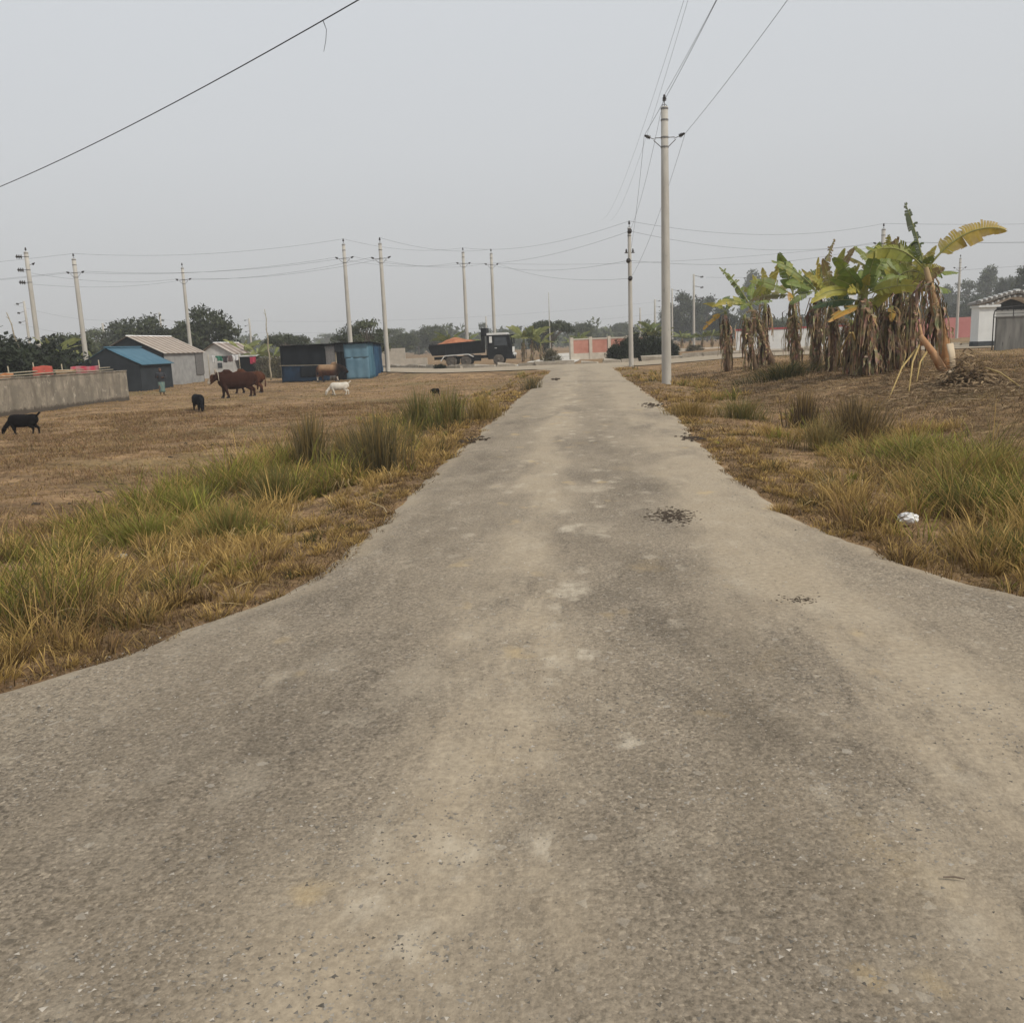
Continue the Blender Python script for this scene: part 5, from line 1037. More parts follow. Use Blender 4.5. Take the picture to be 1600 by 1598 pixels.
M['brick'] = mat2('red brick', (0.36, 0.155, 0.115), (0.44, 0.215, 0.165), 1.5, 0.9, 0.2)
M['coping'] = mat2('red coping', (0.30, 0.05, 0.06), (0.36, 0.08, 0.085), 2, 0.8, 0.1)
M['palecon'] = mat2('pale concrete post', (0.40, 0.36, 0.30), (0.50, 0.45, 0.38), 2, 0.9, 0.2)
M['tile'] = mat2('roof tile', (0.16, 0.15, 0.14), (0.26, 0.25, 0.235), 3, 0.8, 0.2)
M['iron'] = mat2('dark iron', (0.02, 0.02, 0.02), (0.04, 0.038, 0.036), 5, 0.6, 0.1, metal=0.3)

# the stained boundary wall by the goats
a_, c_ = G(-60, 652), G(197, 622); a_.x = c_.x = -23.0
Ya, Yb = 30.0, 45.2
XW = atY(197, 600, 45.2).x
wl = thing('boundary_wall', (XW, Ya, gzf(-23.5, 38)), 'low stained concrete boundary wall with a shadow band painted along its foot', 'wall')
n = 40; b = MB(); P = []
for i in range(n + 1):
    y = (Yb - Ya) * i / n; zt = 1.48 + 0.02 * math.sin(i * 1.3) + 0.012 * random.uniform(-1, 1)
    for x_, z_ in ((0.09 + random.uniform(-.012, .012), -0.3), (0.09, 0.4), (0.085, zt), (-0.085, zt), (-0.09, -0.3)): P.append((x_, y, z_))
b.add(P, [(5 * i + k, 5 * i + k + 1, 5 * i + 6 + k, 5 * i + 5 + k) for i in range(n) for k in range(4)] + [(0, 1, 2, 3, 4), tuple(5 * n + k for k in (4, 3, 2, 1, 0))])
b.build('panel', M['stained'], wl)
b = MB()
for i in range(14): b.box((0, (i + 0.5) * (Yb - Ya) / 14, 1.50 + 0.008 * (i % 2)), (0.24, (Yb - Ya) / 14 - 0.02, 0.05))
b.build('coping', M['stained'], wl)
# bamboo rails, rags and a bucket behind the wall
fy0 = 31.0
for k, (zz, xo) in enumerate(((1.62, 0.4), (1.72, 0.55))):
    z0 = gzf(-23.2, 38)
    o = MB().tube([(0, y_, 0.02 * math.sin(y_ * 0.9 + k)) for y_ in np.linspace(0, 13.8, 12)], 0.028, 7).build('bamboo_rail', M['bamboo'], None, True, (XW - xo, fy0, z0 + zz))
    tag(o, ('lower', 'upper')[k] + ' bamboo rail running along behind the stained wall', 'bamboo rail', 'bamboo rails behind the wall')
for k, (y_, h_) in enumerate(((33.2, 2.1), (35.0, 2.25), (36.6, 2.0), (38.4, 2.1), (40.6, 1.95), (43.9, 2.1), (34.2, 2.5))):
    x_ = XW - 0.62; g0 = gzf(x_, y_)
    tag(MB().tube([(0, 0, -0.1), (0.02, 0.03, h_ * 0.5), (0.0, 0.0, h_)], [0.035, 0.032, 0.026], 7).build('fence_post', M['bamboo'], None, True, (x_, y_, g0)), 'thin bamboo fence post poking up behind the stained wall', 'post', 'bamboo posts behind the wall')
def cloth(name, M3, w_, h_, colr, label, cat, grp=None, seed=0, fold=0.05, mat='vcol', shape=None):
    r = random.Random(seed); nx, nz = 10, 8; P = []; C = []
    for j in range(nz + 1):
        for i in range(nx + 1):
            u, v = i / nx, j / nz; wd = 1.0 if shape is None else shape(v)
            P.append(((u - 0.5) * w_ * wd, fold * math.sin(u * 11 + seed) * (0.3 + v) + 0.012 * r.uniform(-1, 1), -v * h_ - 0.02 * math.sin(u * 7 + seed)))
            cc = colr(u, v) if callable(colr) else colr; C.append(cc)
    b = MB().add(P, [(j * (nx + 1) + i, j * (nx + 1) + i + 1, (j + 1) * (nx + 1) + i + 1, (j + 1) * (nx + 1) + i) for j in range(nz) for i in range(nx)], C)
    me = b.mesh(name, M[mat], True); o = link(name, me); o.matrix_world = M3
    md = o.modifiers.new('thickness', 'SOLIDIFY'); md.thickness = 0.008
    return tag(o, label, cat, grp)
def MT(loc, rz=0.0): return Matrix.Translation(loc) @ Matrix.Rotation(rz, 4, 'Z')
RG = 'rags drying behind the boundary wall'; zw = gzf(-23.2, 38)
stripe = lambda a, b_, n_: (lambda u, v: a if int(u * n_) % 2 else b_)
cloth('rag', MT((XW - 0.5, 38.9, zw + 1.95), 1.5), 1.3, 0.40, (0.42, 0.09, 0.065), 'bright red rag hung under the banana plant behind the wall', 'rag', RG, 1)
cloth('rag', MT((XW - 0.5, 36.3, zw + 1.72), 1.5), 0.8, 0.35, (0.40, 0.17, 0.07), 'orange-brown rag on the bamboo rail behind the wall', 'rag', RG, 2)
cloth('rag', MT((XW - 0.5, 42.4, zw + 1.85), 1.5), 2.3, 0.42, stripe((0.42, 0.05, 0.08), (0.36, 0.16, 0.17), 14), 'crimson striped cloth hung next to the blue-roofed shack', 'cloth', RG, 3)
cloth('rag', MT((XW - 0.5, 40.7, zw + 1.72), 1.5), 1.6, 0.22, (0.33, 0.21, 0.12), 'tan strip of cloth between the red and striped cloths', 'rag', RG, 4)
tag(MB().lathe([(0.11, 0), (0.12, 0.02), (0.15, 0.26), (0.155, 0.28), (0.135, 0.275), (0.11, 0.05)], 14).build('bucket', M['white'], None, True, (XW - 0.02, 33.9, zw + 1.53)), 'small white bucket standing on the stained wall', 'bucket')

# --- huts
def corr(w_, L, n_wave, amp, M4, b, seed=0, cA=(0.3, 0.28, 0.25), cB=(0.2, 0.12, 0.08)):       # corrugated sheet: w across waves, L along
    r = random.Random(seed); nx = n_wave * 4; P = []; C = []
    ny = 4
    for j in range(ny + 1):
        for i in range(nx + 1):
            P.append(M4 @ Vector(((i / nx - 0.5) * w_, j / ny * L, amp * math.sin(i * math.pi / 2)))); C.append(lerp3(cA, cB, min(1, max(0, 0.25 + 0.3 * r.uniform(-1, 1) + 0.4 * (j == 0)))))
    b.add(P, [(j * (nx + 1) + i, j * (nx + 1) + i + 1, (j + 1) * (nx + 1) + i + 1, (j + 1) * (nx + 1) + i) for j in range(ny) for i in range(nx)], C); return b
M['tin'] = matv('corrugated tin', 0.5, 0, 0.25, 2, 0.5)
M['tarp_blue'] = mat2('blue tarpaulin', (0.05, 0.12, 0.17), (0.075, 0.16, 0.215), 1.5, 0.6, 0.3, spec=0.1)
M['tarp_light'] = mat2('pale blue tarpaulin', (0.095, 0.18, 0.24), (0.135, 0.235, 0.30), 1.2, 0.6, 0.3, spec=0.1)
M['tarp_deep'] = mat2('deep blue tarpaulin', (0.014, 0.04, 0.085), (0.025, 0.075, 0.14), 2, 0.6, 0.5, spec=0.1)
M['tarp_dark'] = mat2('dark tarpaulin', (0.006, 0.008, 0.011), (0.014, 0.017, 0.021), 1.2, 0.8, 0.4, spec=0.05)
M['tarp_navy'] = mat2('navy tarpaulin', (0.008, 0.016, 0.03), (0.016, 0.035, 0.065), 2.2, 0.7, 0.5, spec=0.08)
M['slate'] = mat2('slate tarpaulin', (0.020, 0.024, 0.028), (0.036, 0.042, 0.048), 1.0, 0.8, 0.3, spec=0.08)
def gable(loc, W_, D_, hw, hr, label, roof_mk, front, side, wall_col=None, over=0.25, name='hut', nsheet=8, door=None):
    t_ = thing(name, loc, label, 'hut')                          # ridge along +Y, front gable at y=0 facing the camera
    x0, x1 = -W_ / 2, W_ / 2
    MB().prism([(x0, -0.1), (x1, -0.1), (x1, hw), (0, hr), (x0, hw)], 0, 0.06).build('front_wall', M[front], t_)
    MB().prism([(x0, -0.1), (x1, -0.1), (x1, hw), (0, hr), (x0, hw)], D_ - 0.06, D_).build('back_wall', M[front], t_)
    if side == 'tin':
        for s_ in (-1, 1):
            k = 7
            for i in range(k):
                M4 = Matrix(((0, 0, s_, s_ * W_ / 2), (1, 0, 0, 0.06 + (i + 0.5) * (D_ - 0.12) / k), (0, 1, 0, -0.1), (0, 0, 0, 1)))
                corr((D_ - 0.12) / k * 1.02, hw + 0.1 + 0.02 * (i % 2), 7, 0.018, M4, MB(), i, *wall_col).build('wall_sheet', M['tin'], t_, True)
    else:
        for s_ in (-1, 1): MB().box((s_ * (W_ / 2 - 0.03), D_ / 2, hw / 2 - 0.05), (0.06, D_ - 0.12, hw + 0.1)).build('side_wall', M[side], t_)
    sl = math.hypot(W_ / 2, hr - hw); ang = math.atan2(hr - hw, W_ / 2); L = sl + over
    for s_ in (-1, 1):
        if roof_mk[0] == 'tin':
            for i in range(nsheet):
                wd = (D_ + 2 * over) / nsheet
                ex = Vector((0, 1, 0)); ey = Vector((s_ * math.cos(ang), 0, -math.sin(ang))); ez = ex.cross(ey) * (1 if s_ > 0 else -1)
                o0 = Vector((0, -over + (i + 0.5) * wd, hr + 0.05 + 0.01 * (i % 2)))
                M4 = Matrix(((ex.x, ey.x, ez.x, o0.x), (ex.y, ey.y, ez.y, o0.y), (ex.z, ey.z, ez.z, o0.z), (0, 0, 0, 1)))
                corr(wd * 1.04, L, 6, 0.02, M4, MB(), 50 + i, *((roof_mk[1], lerp3(roof_mk[1], roof_mk[2], 0.35)) if i % 2 == 0 else (lerp3(roof_mk[1], roof_mk[2], 0.7), roof_mk[2]))).build('roof_sheet', M['tin'], t_, True)
        else:
            ax, az = s_ * L * math.cos(ang), hr + 0.03 - L * math.sin(ang)
            b = MB(); n_ = 8; P = []
            for j in range(n_ + 1):
                for i in range(5):
                    q = i / 4; P.append((ax * q, -over * 0.3 + (D_ + over * 0.6) * j / n_, hr + 0.03 + (az - hr - 0.03) * q - 0.035 * math.sin(math.pi * q) * (0.6 + 0.4 * math.sin(j * 2.1))))
            b.add(P, [(5 * j + i, 5 * j + i + 1, 5 * j + 6 + i, 5 * j + 5 + i) for j in range(n_) for i in range(4)])
            o = b.build('roof', M[roof_mk[0]], t_, True); md = o.modifiers.new('thickness', 'SOLIDIFY'); md.thickness = 0.02
    MB().tube([(0, -over, hr + 0.07), (0, D_ + over, hr + 0.07)], 0.05, 6).build('ridge', M['tin'] if roof_mk[0] == 'tin' else M[roof_mk[0]], t_)
    if door: MB().box((door[0], -0.015, door[2] / 2), (door[1], 0.03, door[2])).build('door', M[door[3]], t_)
    return t_
def hut_at(px_corner, Yf, py_base):                                # right front corner of the hut on the ground
    return GX(px_corner, Yf)
# blue-roofed shack
c0 = GX(222, 57.5); W_ = 4.3; hw = atY(222, 568, 57.5).z - c0.z; hr = atY(172, 544, 57.5).z - c0.z
gable((c0.x - W_ / 2, 57.5, c0.z), W_, 4.6, hw, hr, 'low dark tarpaulin shack with a plain blue roof beside the wall', ('tarp_blue',), 'slate', 'slate', name='tarpaulin_shack', door=(0.2, 0.8, 1.5, 'tarp_dark'))
# grey tin shed
c0 = GX(260, 66.0); W_ = 5.2; hw = atY(260, 551, 66).z - c0.z; hr = atY(206, 526, 66).z - c0.z
sh_ = gable((c0.x - W_ / 2, 66.0, c0.z), W_, 7.0, hw, hr, 'grey corrugated tin shed with rust-streaked pale roof', ('tin', (0.42, 0.38, 0.33), (0.17, 0.11, 0.075)), 'slate', 'tin', ((0.27, 0.27, 0.265), (0.22, 0.22, 0.215)), name='tin_shed', nsheet=17)
MB().box((W_ / 2 + 0.06, 6.2, hw * 0.62), (0.05, 1.5, hw * 0.72)).build('door', M['steel'], sh_)
# small white hut further back with dark lean-to
M['limewash'] = mat2('grubby limewash', (0.40, 0.39, 0.37), (0.54, 0.53, 0.51), 1.5, 0.9, 0.1)
c0 = GX(366, 84.0); W_ = 3.3; hw = atY(366, 552, 84).z - c0.z; hr = atY(348, 536, 84).z - c0.z
ht = gable((c0.x - W_ / 2, 84.0, c0.z), W_, 6.0, hw, hr, 'small grubby white hut with brown striped tin roof', ('tin', (0.40, 0.35, 0.31), (0.14, 0.085, 0.06)), 'limewash', 'limewash', name='white_hut', nsheet=9)
MB().box((0.35, -0.02, 1.15), (0.42, 0.05, 0.5)).build('window', M['plinth'], ht)
q = GX(384, 84.5); t_ = thing('lean_to', (q.x, 84.5, q.z), 'dark open lean-to with a pale roof edge beside the white hut', 'lean-to')
MB().box((0, 1.3, 0.95), (2.0, 0.05, 1.9)).build('back_wall', M['tarp_dark'], t_)
for s_ in (-1, 1): MB().box((s_ * 0.98, 0.65, 0.95), (0.05, 1.25, 1.9)).build('side_wall', M['tarp_dark'], t_)
MB().box((0.05, 0.6, 1.97), (2.4, 1.7, 0.06), Matrix.Rotation(0.06, 3, 'X')).build('roof', M['limewash'], t_)
# clothes line
lq = atY(328, 555, 80); rq = atY(376, 553, 80)
wire(lq, rq, 0.12, 'clothes line hung with washing before the white hut', 0.01, 'wire', 14, 'clothes_line', 'clothes lines')
for px, hh in ((328, 0), (376, 0)):
    q = GX(px, 80.0); tag(MB().tube([(0, 0, -0.1), (0, 0, atY(px, 554, 80).z - q.z + 0.05)], [0.04, 0.03], 7).build('clothes_post', M['bamboo'], None, True, q), ('hut-side' if px > 350 else 'shed-side') + ' bamboo post holding up the clothes line', 'post')
LA = 'washing on the clothes line'
for k, (px, w_, h_, cc, lab) in enumerate(((333, 0.35, 0.65, (0.55, 0.55, 0.54), 'white vest at the shed end of the clothes line'), (343, 0.62, 0.45, (0.03, 0.16, 0.10), 'dark green shirt on the clothes line'), (351, 0.42, 0.6, (0.04, 0.03, 0.035), 'black shirt on the clothes line'), (359, 0.45, 0.55, (0.13, 0.09, 0.085), 'brown patterned cloth on the clothes line'), (369, 0.6, 0.5, (0.62, 0.62, 0.63), 'white shirt at the hut end of the clothes line'))):
    u = (px - 328) / 48; pt = lq.lerp(rq, u) - Vector((0, 0, 4 * 0.12 * u * (1 - u)))
    cloth('washing', MT(pt + Vector((0, -0.015, 0.0))), w_, h_, cc, lab, 'washing', LA, 20 + k, shape=(lambda v: 1.35 if v < 0.35 else 0.85) if k in (1, 2, 4) else None)
q = atY(395, 558, 83.9); cloth('washing', MT(q), 0.6, 0.62, (0.42, 0.03, 0.07), 'crimson towel hung on the dark lean-to', 'washing', LA, 31)
# blue tarpaulin shack in the middle of the field
Yf = 63.0; L0 = GX(441, Yf); R0 = GX(578, Yf); W_ = R0.x - L0.x; zt = atY(500, 540, Yf).z - L0.z; D_ = 4.0
t_ = thing('tarpaulin_shack', ((L0.x + R0.x) / 2, Yf, L0.z), 'long box shack of black and blue tarpaulins in the field', 'hut')
b = MB(); zr = zt + 0.08; n_ = 14; P = []
for j in range(5):
    for i in range(n_ + 1): P.append((-W_ / 2 - 0.25 + (W_ + 0.5) * i / n_, -0.3 + (D_ + 0.5) * j / 4, zr - 0.10 * j / 4 * 3 * 0.6 + 0.012 * math.sin(i * 2.2 + j) + 0.07 * i / n_))
b.add(P, [(j * (n_ + 1) + i, j * (n_ + 1) + i + 1, (j + 1) * (n_ + 1) + i + 1, (j + 1) * (n_ + 1) + i) for j in range(4) for i in range(n_)])
o = b.build('roof', M['tarp_dark'], t_, True); o.modifiers.new('thickness', 'SOLIDIFY').thickness = 0.03
def drape(x0_, x1_, y, z0_, z1_, mat, nm='tarpaulin', ripple=0.03, bulge=0.0, seed=0, axis='x', ragged=0.0):
    r = random.Random(seed); nx, nz = 14, 8; P = []
    for j in range(nz + 1):
        for i in range(nx + 1):
            u, v = i / nx, j / nz; q_ = x0_ + (x1_ - x0_) * u; off = ripple * math.sin(u * 17 + seed) * (0.4 + v) + ripple * 0.5 * r.uniform(-1, 1) + bulge * v
            z_ = z1_ + (z0_ - z1_) * v + (ragged * r.uniform(-1, 1) if j in (0, nz) else 0)
            P.append((q_, y - off, z_) if axis == 'x' else (y + off, q_, z_))
    o = MB().add(P, [(j * (nx + 1) + i, j * (nx + 1) + i + 1, (j + 1) * (nx + 1) + i + 1, (j + 1) * (nx + 1) + i) for j in range(nz) for i in range(nx)]).build(nm, M[mat], t_, True)
    o.modifiers.new('thickness', 'SOLIDIFY').thickness = 0.012; return o
w2 = W_ / 2
drape(-w2, w2 * 0.02, 0, 1.05, zt + 0.02, 'tarp_dark', seed=1)
drape(-w2 + 0.05, w2 * 0.10, -0.06, 0.0, 1.12, 'tarp_navy', seed=2, bulge=0.12, ragged=0.03)
drape(-w2 * 0.55, -w2 * 0.02, -0.14, 0.35, 1.10, 'tarp_dark', seed=7, bulge=0.1, ragged=0.05)
drape(w2 * 0.03, w2 * 0.24, 0.0, 0.0, zt + 0.02, 'steel', 'tin_panel', seed=3, ripple=0.012)
drape(w2 * 0.25, w2 * 0.48, 0.25, 0.0, zt - 0.1, 'tarp_dark', 'doorway_curtain', seed=4)
drape(w2 * 0.24, w2 * 0.47, -0.02, zt - 0.5, zt + 0.02, 'slate', 'lintel_panel', seed=8, ripple=0.01, ragged=0.03)
drape(w2 * 0.47, w2, -0.02, 0.02, zt - 0.9, 'tarp_light', seed=5, ripple=0.02); drape(w2 * 0.45, w2, -0.04, zt - 0.95, zt + 0.03, 'tarp_light', seed=6, ripple=0.02, ragged=0.03)
drape(0.0, D_ * 0.42, w2, 0.0, zt + 0.05, 'tarp_blue', seed=9, axis='y', ripple=0.04)
drape(D_ * 0.38, D_, w2 + 0.03, 0.0, zt - 0.05, 'tarp_deep', seed=10, axis='y', ripple=0.06)
drape(-w2, w2, D_, 0.0, zt - 0.2, 'tarp_dark', seed=12); drape(0, D_, -w2, 0.0, zt, 'tarp_dark', seed=13, axis='y')
for x_, y_ in ((-w2, 0.08), (-w2 * 0.33, 0.08), (w2 * 0.25, 0.1), (w2 * 0.98, 0.08), (w2 * 0.95, D_ - 0.1), (-w2 * 0.95, D_ - 0.1)): MB().tube([(x_, y_, -0.1), (x_, y_, zt - 0.06)], 0.045, 7).build('post', M['bamboo'], t_)
MB().tube([(-w2 - 0.05, -0.13, 1.18), (-w2 * 0.4, -0.16, 1.13), (w2 * 0.1, -0.1, 1.12)], 0.022, 6).build('rope', M['bamboo'], t_)

# --- far walls
def run_wall(name, x0, y0, x1, y1, h_, mat, label, cop=None, posts=0, plinth=None, th=0.2, mats=('palecon',), panel_name='panel'):
    d = Vector((x1 - x0, y1 - y0, 0)); L = d.length; a = math.atan2(d.y, d.x); g0 = (gzf(x0, y0) + gzf(x1, y1)) / 2
    t_ = thing(name, (x0, y0, g0), label, 'wall', None, a); k = max(1, posts); seg = L / k
    for i in range(k):
        MB().box(((i + 0.5) * seg, 0, h_ / 2 - 0.15 + (plinth or 0) / 2), (seg - (0.02 if k > 1 else 0), th, h_ + 0.3 - (plinth or 0))).build(panel_name, M[mat], t_)
        if plinth: MB().box(((i + 0.5) * seg, -0.02, plinth / 2 - 0.15), (seg - 0.02, th + 0.06, plinth + 0.295)).build('plinth', M['palecon'], t_)
    if posts:
        for i in range(k + 1): MB().box((i * seg, -0.03, h_ / 2), (0.34, th + 0.14, h_ + 0.5), taper=0.97).build('post', M[mats[0]], t_)
    if cop: MB().box((L / 2, 0, h_ + 0.05), (L + 0.1, th + 0.12, 0.14)).build('coping', M[cop], t_)
    return t_
A_, B_ = GX(893, 92), GX(955, 95); run_wall('brick_wall', A_.x, A_.y, B_.x + 3.5, B_.y + 0.5, 1.95, 'brick', 'red brick boundary wall with pale posts across the pale lane', 'palecon', 4, 0.6)
A_, B_ = GX(1150, 84), GX(1330, 84); run_wall('boundary_wall', A_.x, 84, B_.x, 84, 1.75, 'white', 'white boundary wall with red coping behind the banana grove', 'coping', 0)
A_, B_ = GX(1400, 116), GX(1620, 116); run_wall('boundary_wall', A_.x, 116, B_.x, 116, 2.4, 'pink', 'plain pink boundary wall beside the gatehouse', None, 0)
A_, B_ = GX(1020, 96), GX(1150, 100); run_wall('boundary_wall', A_.x, 96, B_.x, 100, 0.35, 'palecon', 'very low pale kerb wall beneath the dark trees', None, 0)
A_, B_ = GX(605, 88), GX(668, 88); run_wall('ruined_wall', A_.x, 88, B_.x, 88, 0.85, 'palecon', 'low pale ruined wall behind the dump truck', None, 0)
A_, B_ = GX(598, 102), GX(634, 102); run_wall('ruined_wall', A_.x, 102, B_.x, 102, 1.9, 'palecon', 'grey far wall right of the shack-corner pole', None, 0)
# sign behind the bananas: only the last letters show
for sd, n_, cx_, cy_, sx_, sy_ in ((1, 500, -3.6, 8.0, 1.1, 2.2), (2, 420, 3.6, 10.0, 0.9, 2.5), (3, 500, -4.2, 15.0, 1.4, 4.0), (4, 420, 5.0, 13.0, 1.5, 3.0)):
    tag(straw(n_, cx_, cy_, sx_, sy_, 0.35, 0.15, 0.5, 0.0035, 60 + sd, (0.16, 0.11, 0.06), (0.50, 0.38, 0.19)).build('fallen_stems', M['dead'], fix=False), kind='stuff')
q = atY(1306, 462, 70); t_ = thing('sign_board', (q.x, 70, gzf(q.x, 70)), 'white sign board ending in black letters OL seen through banana leaves', 'sign'); zs = q.z - gzf(q.x, 70)
MB().box((0, 0, zs), (2.6, 0.08, 1.1)).build('board', M['white'], t_)
for s_ in (-1, 1): MB().tube([(s_ * 1.1, 0.08, -0.2), (s_ * 1.1, 0.08, zs + 0.4)], 0.05, 8).build('leg', M['steel'], t_)
cu = bpy.data.curves.new('lettering', 'FONT'); cu.body = 'OL'; cu.size = 0.75; cu.extrude = 0.006; cu.align_x = 'CENTER'; cu.align_y = 'CENTER'
o = bpy.data.objects.new('tmp', cu); col.objects.link(o); me = bpy.data.meshes.new_from_object(o.evaluated_get(bpy.context.evaluated_depsgraph_get())); bpy.data.objects.remove(o)
me.materials.clear(); me.materials.append(M['iron']); o = link('lettering', me, t_, (0.1, -0.055, zs)); o.rotation_euler = (R(90), 0, 0)

# --- gatehouse at the right
Yg = 61.0; p0 = GX(1527, Yg); zoff = p0.z; pb = lambda px, py: atY(px, py, Yg)
t_ = thing('gatehouse', (p0.x, Yg, zoff), 'white gatehouse with cream gable, scalloped tile edging and dark plinth', 'gatehouse')
wL = pb(1556, 500).x - p0.x; zE = pb(1530, 478).z - zoff; zR = pb(1585, 455).z - zoff; xA = pb(1587, 470).x - p0.x; Wg = 2 * xA
MB().box((wL / 2, 0.6, zE / 2 + 0.17), (wL, 1.2, zE - 0.36)).build('pier', M['white'], t_)
MB().box((wL / 2, 0.58, 0.17), (wL + 0.06, 1.28, 0.36)).build('plinth', M['plinth'], t_)
MB().box((Wg - wL / 2, 0.6, zE / 2 + 0.17), (wL, 1.2, zE - 0.36)).build('pier', M['white'], t_)
MB().box((Wg - wL / 2, 0.58, 0.17), (wL + 0.06, 1.28, 0.36)).build('plinth', M['plinth'], t_)
MB().box((wL / 2 + 0.05, 0.55, zE - 0.04), (wL + 0.3, 1.4, 0.14)).build('capital', M['white'], t_)
arch = [(wL, zE - 0.02)] + [(wL + (Wg - 2 * wL) * k / 12, zE - 0.05 + 0.42 * math.sin(math.pi * k / 12)) for k in range(13)] + [(Wg - wL, zE - 0.02)]
gpoly = [(0, zE + 0.03), (0, zE + 0.28), (xA, zR - 0.12), (Wg, zE + 0.28), (Wg, zE + 0.03)] + arch[::-1]
MB().prism(gpoly, 0.1, 1.1).build('gable', M['cream'], t_)
for s_ in (-1, 1):
    ex = xA + s_ * (xA + 0.22); b = MB()
    b.prism([(xA, zR - 0.10), (xA, zR + 0.04), (ex, zE + 0.22), (ex, zE + 0.08)] if s_ > 0 else [(ex, zE + 0.08), (ex, zE + 0.22), (xA, zR + 0.04), (xA, zR - 0.10)], -0.22, 1.4); b.build('roof_slope', M['tile'], t_)
b = MB(); b2 = MB()
for s_ in (-1, 1):
    ex = xA + s_ * (xA + 0.22); n_ = 16
    for k in range(n_):
        u = (k + 0.5) / n_; x_, z_ = xA + (ex - xA) * u, zR + 0.03 + (zE + 0.20 - zR) * u
        (b if k % 2 else b2).tube([(x_, -0.26, z_ + 0.03), (x_, 0.15, z_ + 0.05)], 0.075, 8)
        b.tube([(x_, -0.235, z_ - 0.10), (x_, -0.21, z_ - 0.10)], 0.055, 8)
b.build('tile_edging', M['tile'], t_); b2.build('tile_edging', M['white'], t_)
b = MB(); b2 = MB()
for k in range(22):
    u = (k + 0.5) / 22; x_, z_ = 0.35 + (Wg - 0.7) * u, zE + 0.05 + 0.46 * max(0, math.sin(math.pi * min(1, max(0, (0.35 + (Wg - 0.7) * u - wL * 0.6) / (Wg - 1.2 * wL)))))
    (b if k % 2 else b2).tube([(x_, -0.10, z_), (x_, 0.12, z_ + 0.05)], 0.075, 8)
b.build('arch_tile', M['tile'], t_); b2.build('arch_tile', M['white'], t_)
MB().box((Wg / 2, 0.9, zE - 0.82), (Wg - 2 * wL, 0.10, 1.0)).build('inner_panel', M['white'], t_)
MB().box((Wg / 2, 1.05, zE + 0.08), (Wg - 2 * wL, 0.06, 0.8)).build('arch_shade_panel', M['plinth'], t_)  # dark sheet standing in for the shade under the arch
# grey stained wall with iron arch bars before the gatehouse
Yw = 52.0; q = GX(1555, Yw); q2 = GX(1720, Yw); hW = atY(1570, 496, Yw).z - q.z
t_ = thing('boundary_wall', (q.x, Yw, q.z), 'dark streaked concrete wall standing before the gatehouse', 'wall')
MB().box(((q2.x - q.x) / 2, 0.1, hW / 2 - 0.1), (q2.x - q.x, 0.2, hW + 0.2)).build('panel', M['greywall'], t_)
MB().box(((q2.x - q.x) / 2, 0.1, hW + 0.03), (q2.x - q.x + 0.1, 0.28, 0.06)).build('coping', M['greywall'], t_)
ir = thing('iron_arch', (q.x + 0.2, Yw + 0.9, q.z), 'dark iron arch frame rising behind the streaked concrete wall', 'iron frame')
b = MB(); b.tube([(0, 0, -0.1), (0, 0, hW + 0.2), (0.06, 0, hW + 0.40), (0.25, 0, hW + 0.52), (1.4, 0, hW + 0.60), (3.2, 0, hW + 0.60)], 0.032, 8); b.build('arch_tube', M['iron'], ir, True)
for x_ in (1.05, 2.1, 3.1): MB().tube([(x_, 0, -0.1), (x_, 0, hW + 0.57)], 0.025, 7).build('bar', M['iron'], ir)
for z_ in (0.20, 0.36): MB().tube([(0, 0, hW + z_), (3.2, 0, hW + z_ + 0.02)], 0.014, 6).build('rail', M['iron'], ir)
b = MB()
for k in range(3): b.tube([(0.1 + 1.03 * k + 0.95 * u, -0.01, hW + 0.37 + 0.10 * abs(math.sin(u * 9.4))) for u in np.linspace(0, 1, 24)], 0.01, 4)
b.build('scrollwork', M['iron'], ir)

# ================================================================== dump truck
M['truck'] = mat2('black truck paint', (0.005, 0.006, 0.007), (0.011, 0.012, 0.013), 2.5, 0.6, 0.05, spots=((0.028, 0.025, 0.021), 3, 0.64), spec=0.08)
M['tyre'] = mat2('dusty tyre', (0.055, 0.048, 0.04), (0.13, 0.11, 0.09), 4, 0.95, 0.3)
M['rim'] = mat2('dusty rim', (0.07, 0.06, 0.05), (0.15, 0.13, 0.105), 5, 0.8, 0.1)
M['trim'] = mat2('white trim', (0.55, 0.55, 0.53), (0.66, 0.66, 0.64), 3, 0.5, 0.05)
M['glass'] = mat2('cab glass', (0.02, 0.025, 0.03), (0.03, 0.036, 0.042), 2, 0.08, 0, spec=0.6)
M['redsoil'] = mat2('red earth load', (0.30, 0.10, 0.045), (0.46, 0.20, 0.10), 3, 0.95, 0.6, spots=((0.10, 0.05, 0.03), 4, 0.6))
Yt = 83.0; tl = GX(672, Yt); tr = GX(806, Yt); TL = tr.x - tl.x
tk = thing('dump_truck', (tl.x, Yt, tl.z), 'black dump truck loaded with red earth, white cab roof', 'truck')
u = TL / 8.0                                                       # the truck is laid out 8 units long, nose toward +x
def S(*p_): return tuple(v_ * u for v_ in p_)
MB().box(S(3.6, 1.25, 0.80), S(6.6, 0.9, 0.26)).build('chassis', M['truck'], tk)
MB().prism([S(0.25, 1.05)[:2], S(4.95, 1.15)[:2], S(4.98, 2.28)[:2], S(0.0, 2.02)[:2], S(-0.08, 1.75)[:2]], 0.0, 0.08 * u).build('bed_side', M['truck'], tk)
MB().prism([S(0.25, 1.05)[:2], S(4.95, 1.15)[:2], S(4.98, 2.28)[:2], S(0.0, 2.02)[:2], S(-0.08, 1.75)[:2]], 2.42 * u, 2.5 * u).build('bed_side', M['truck'], tk)
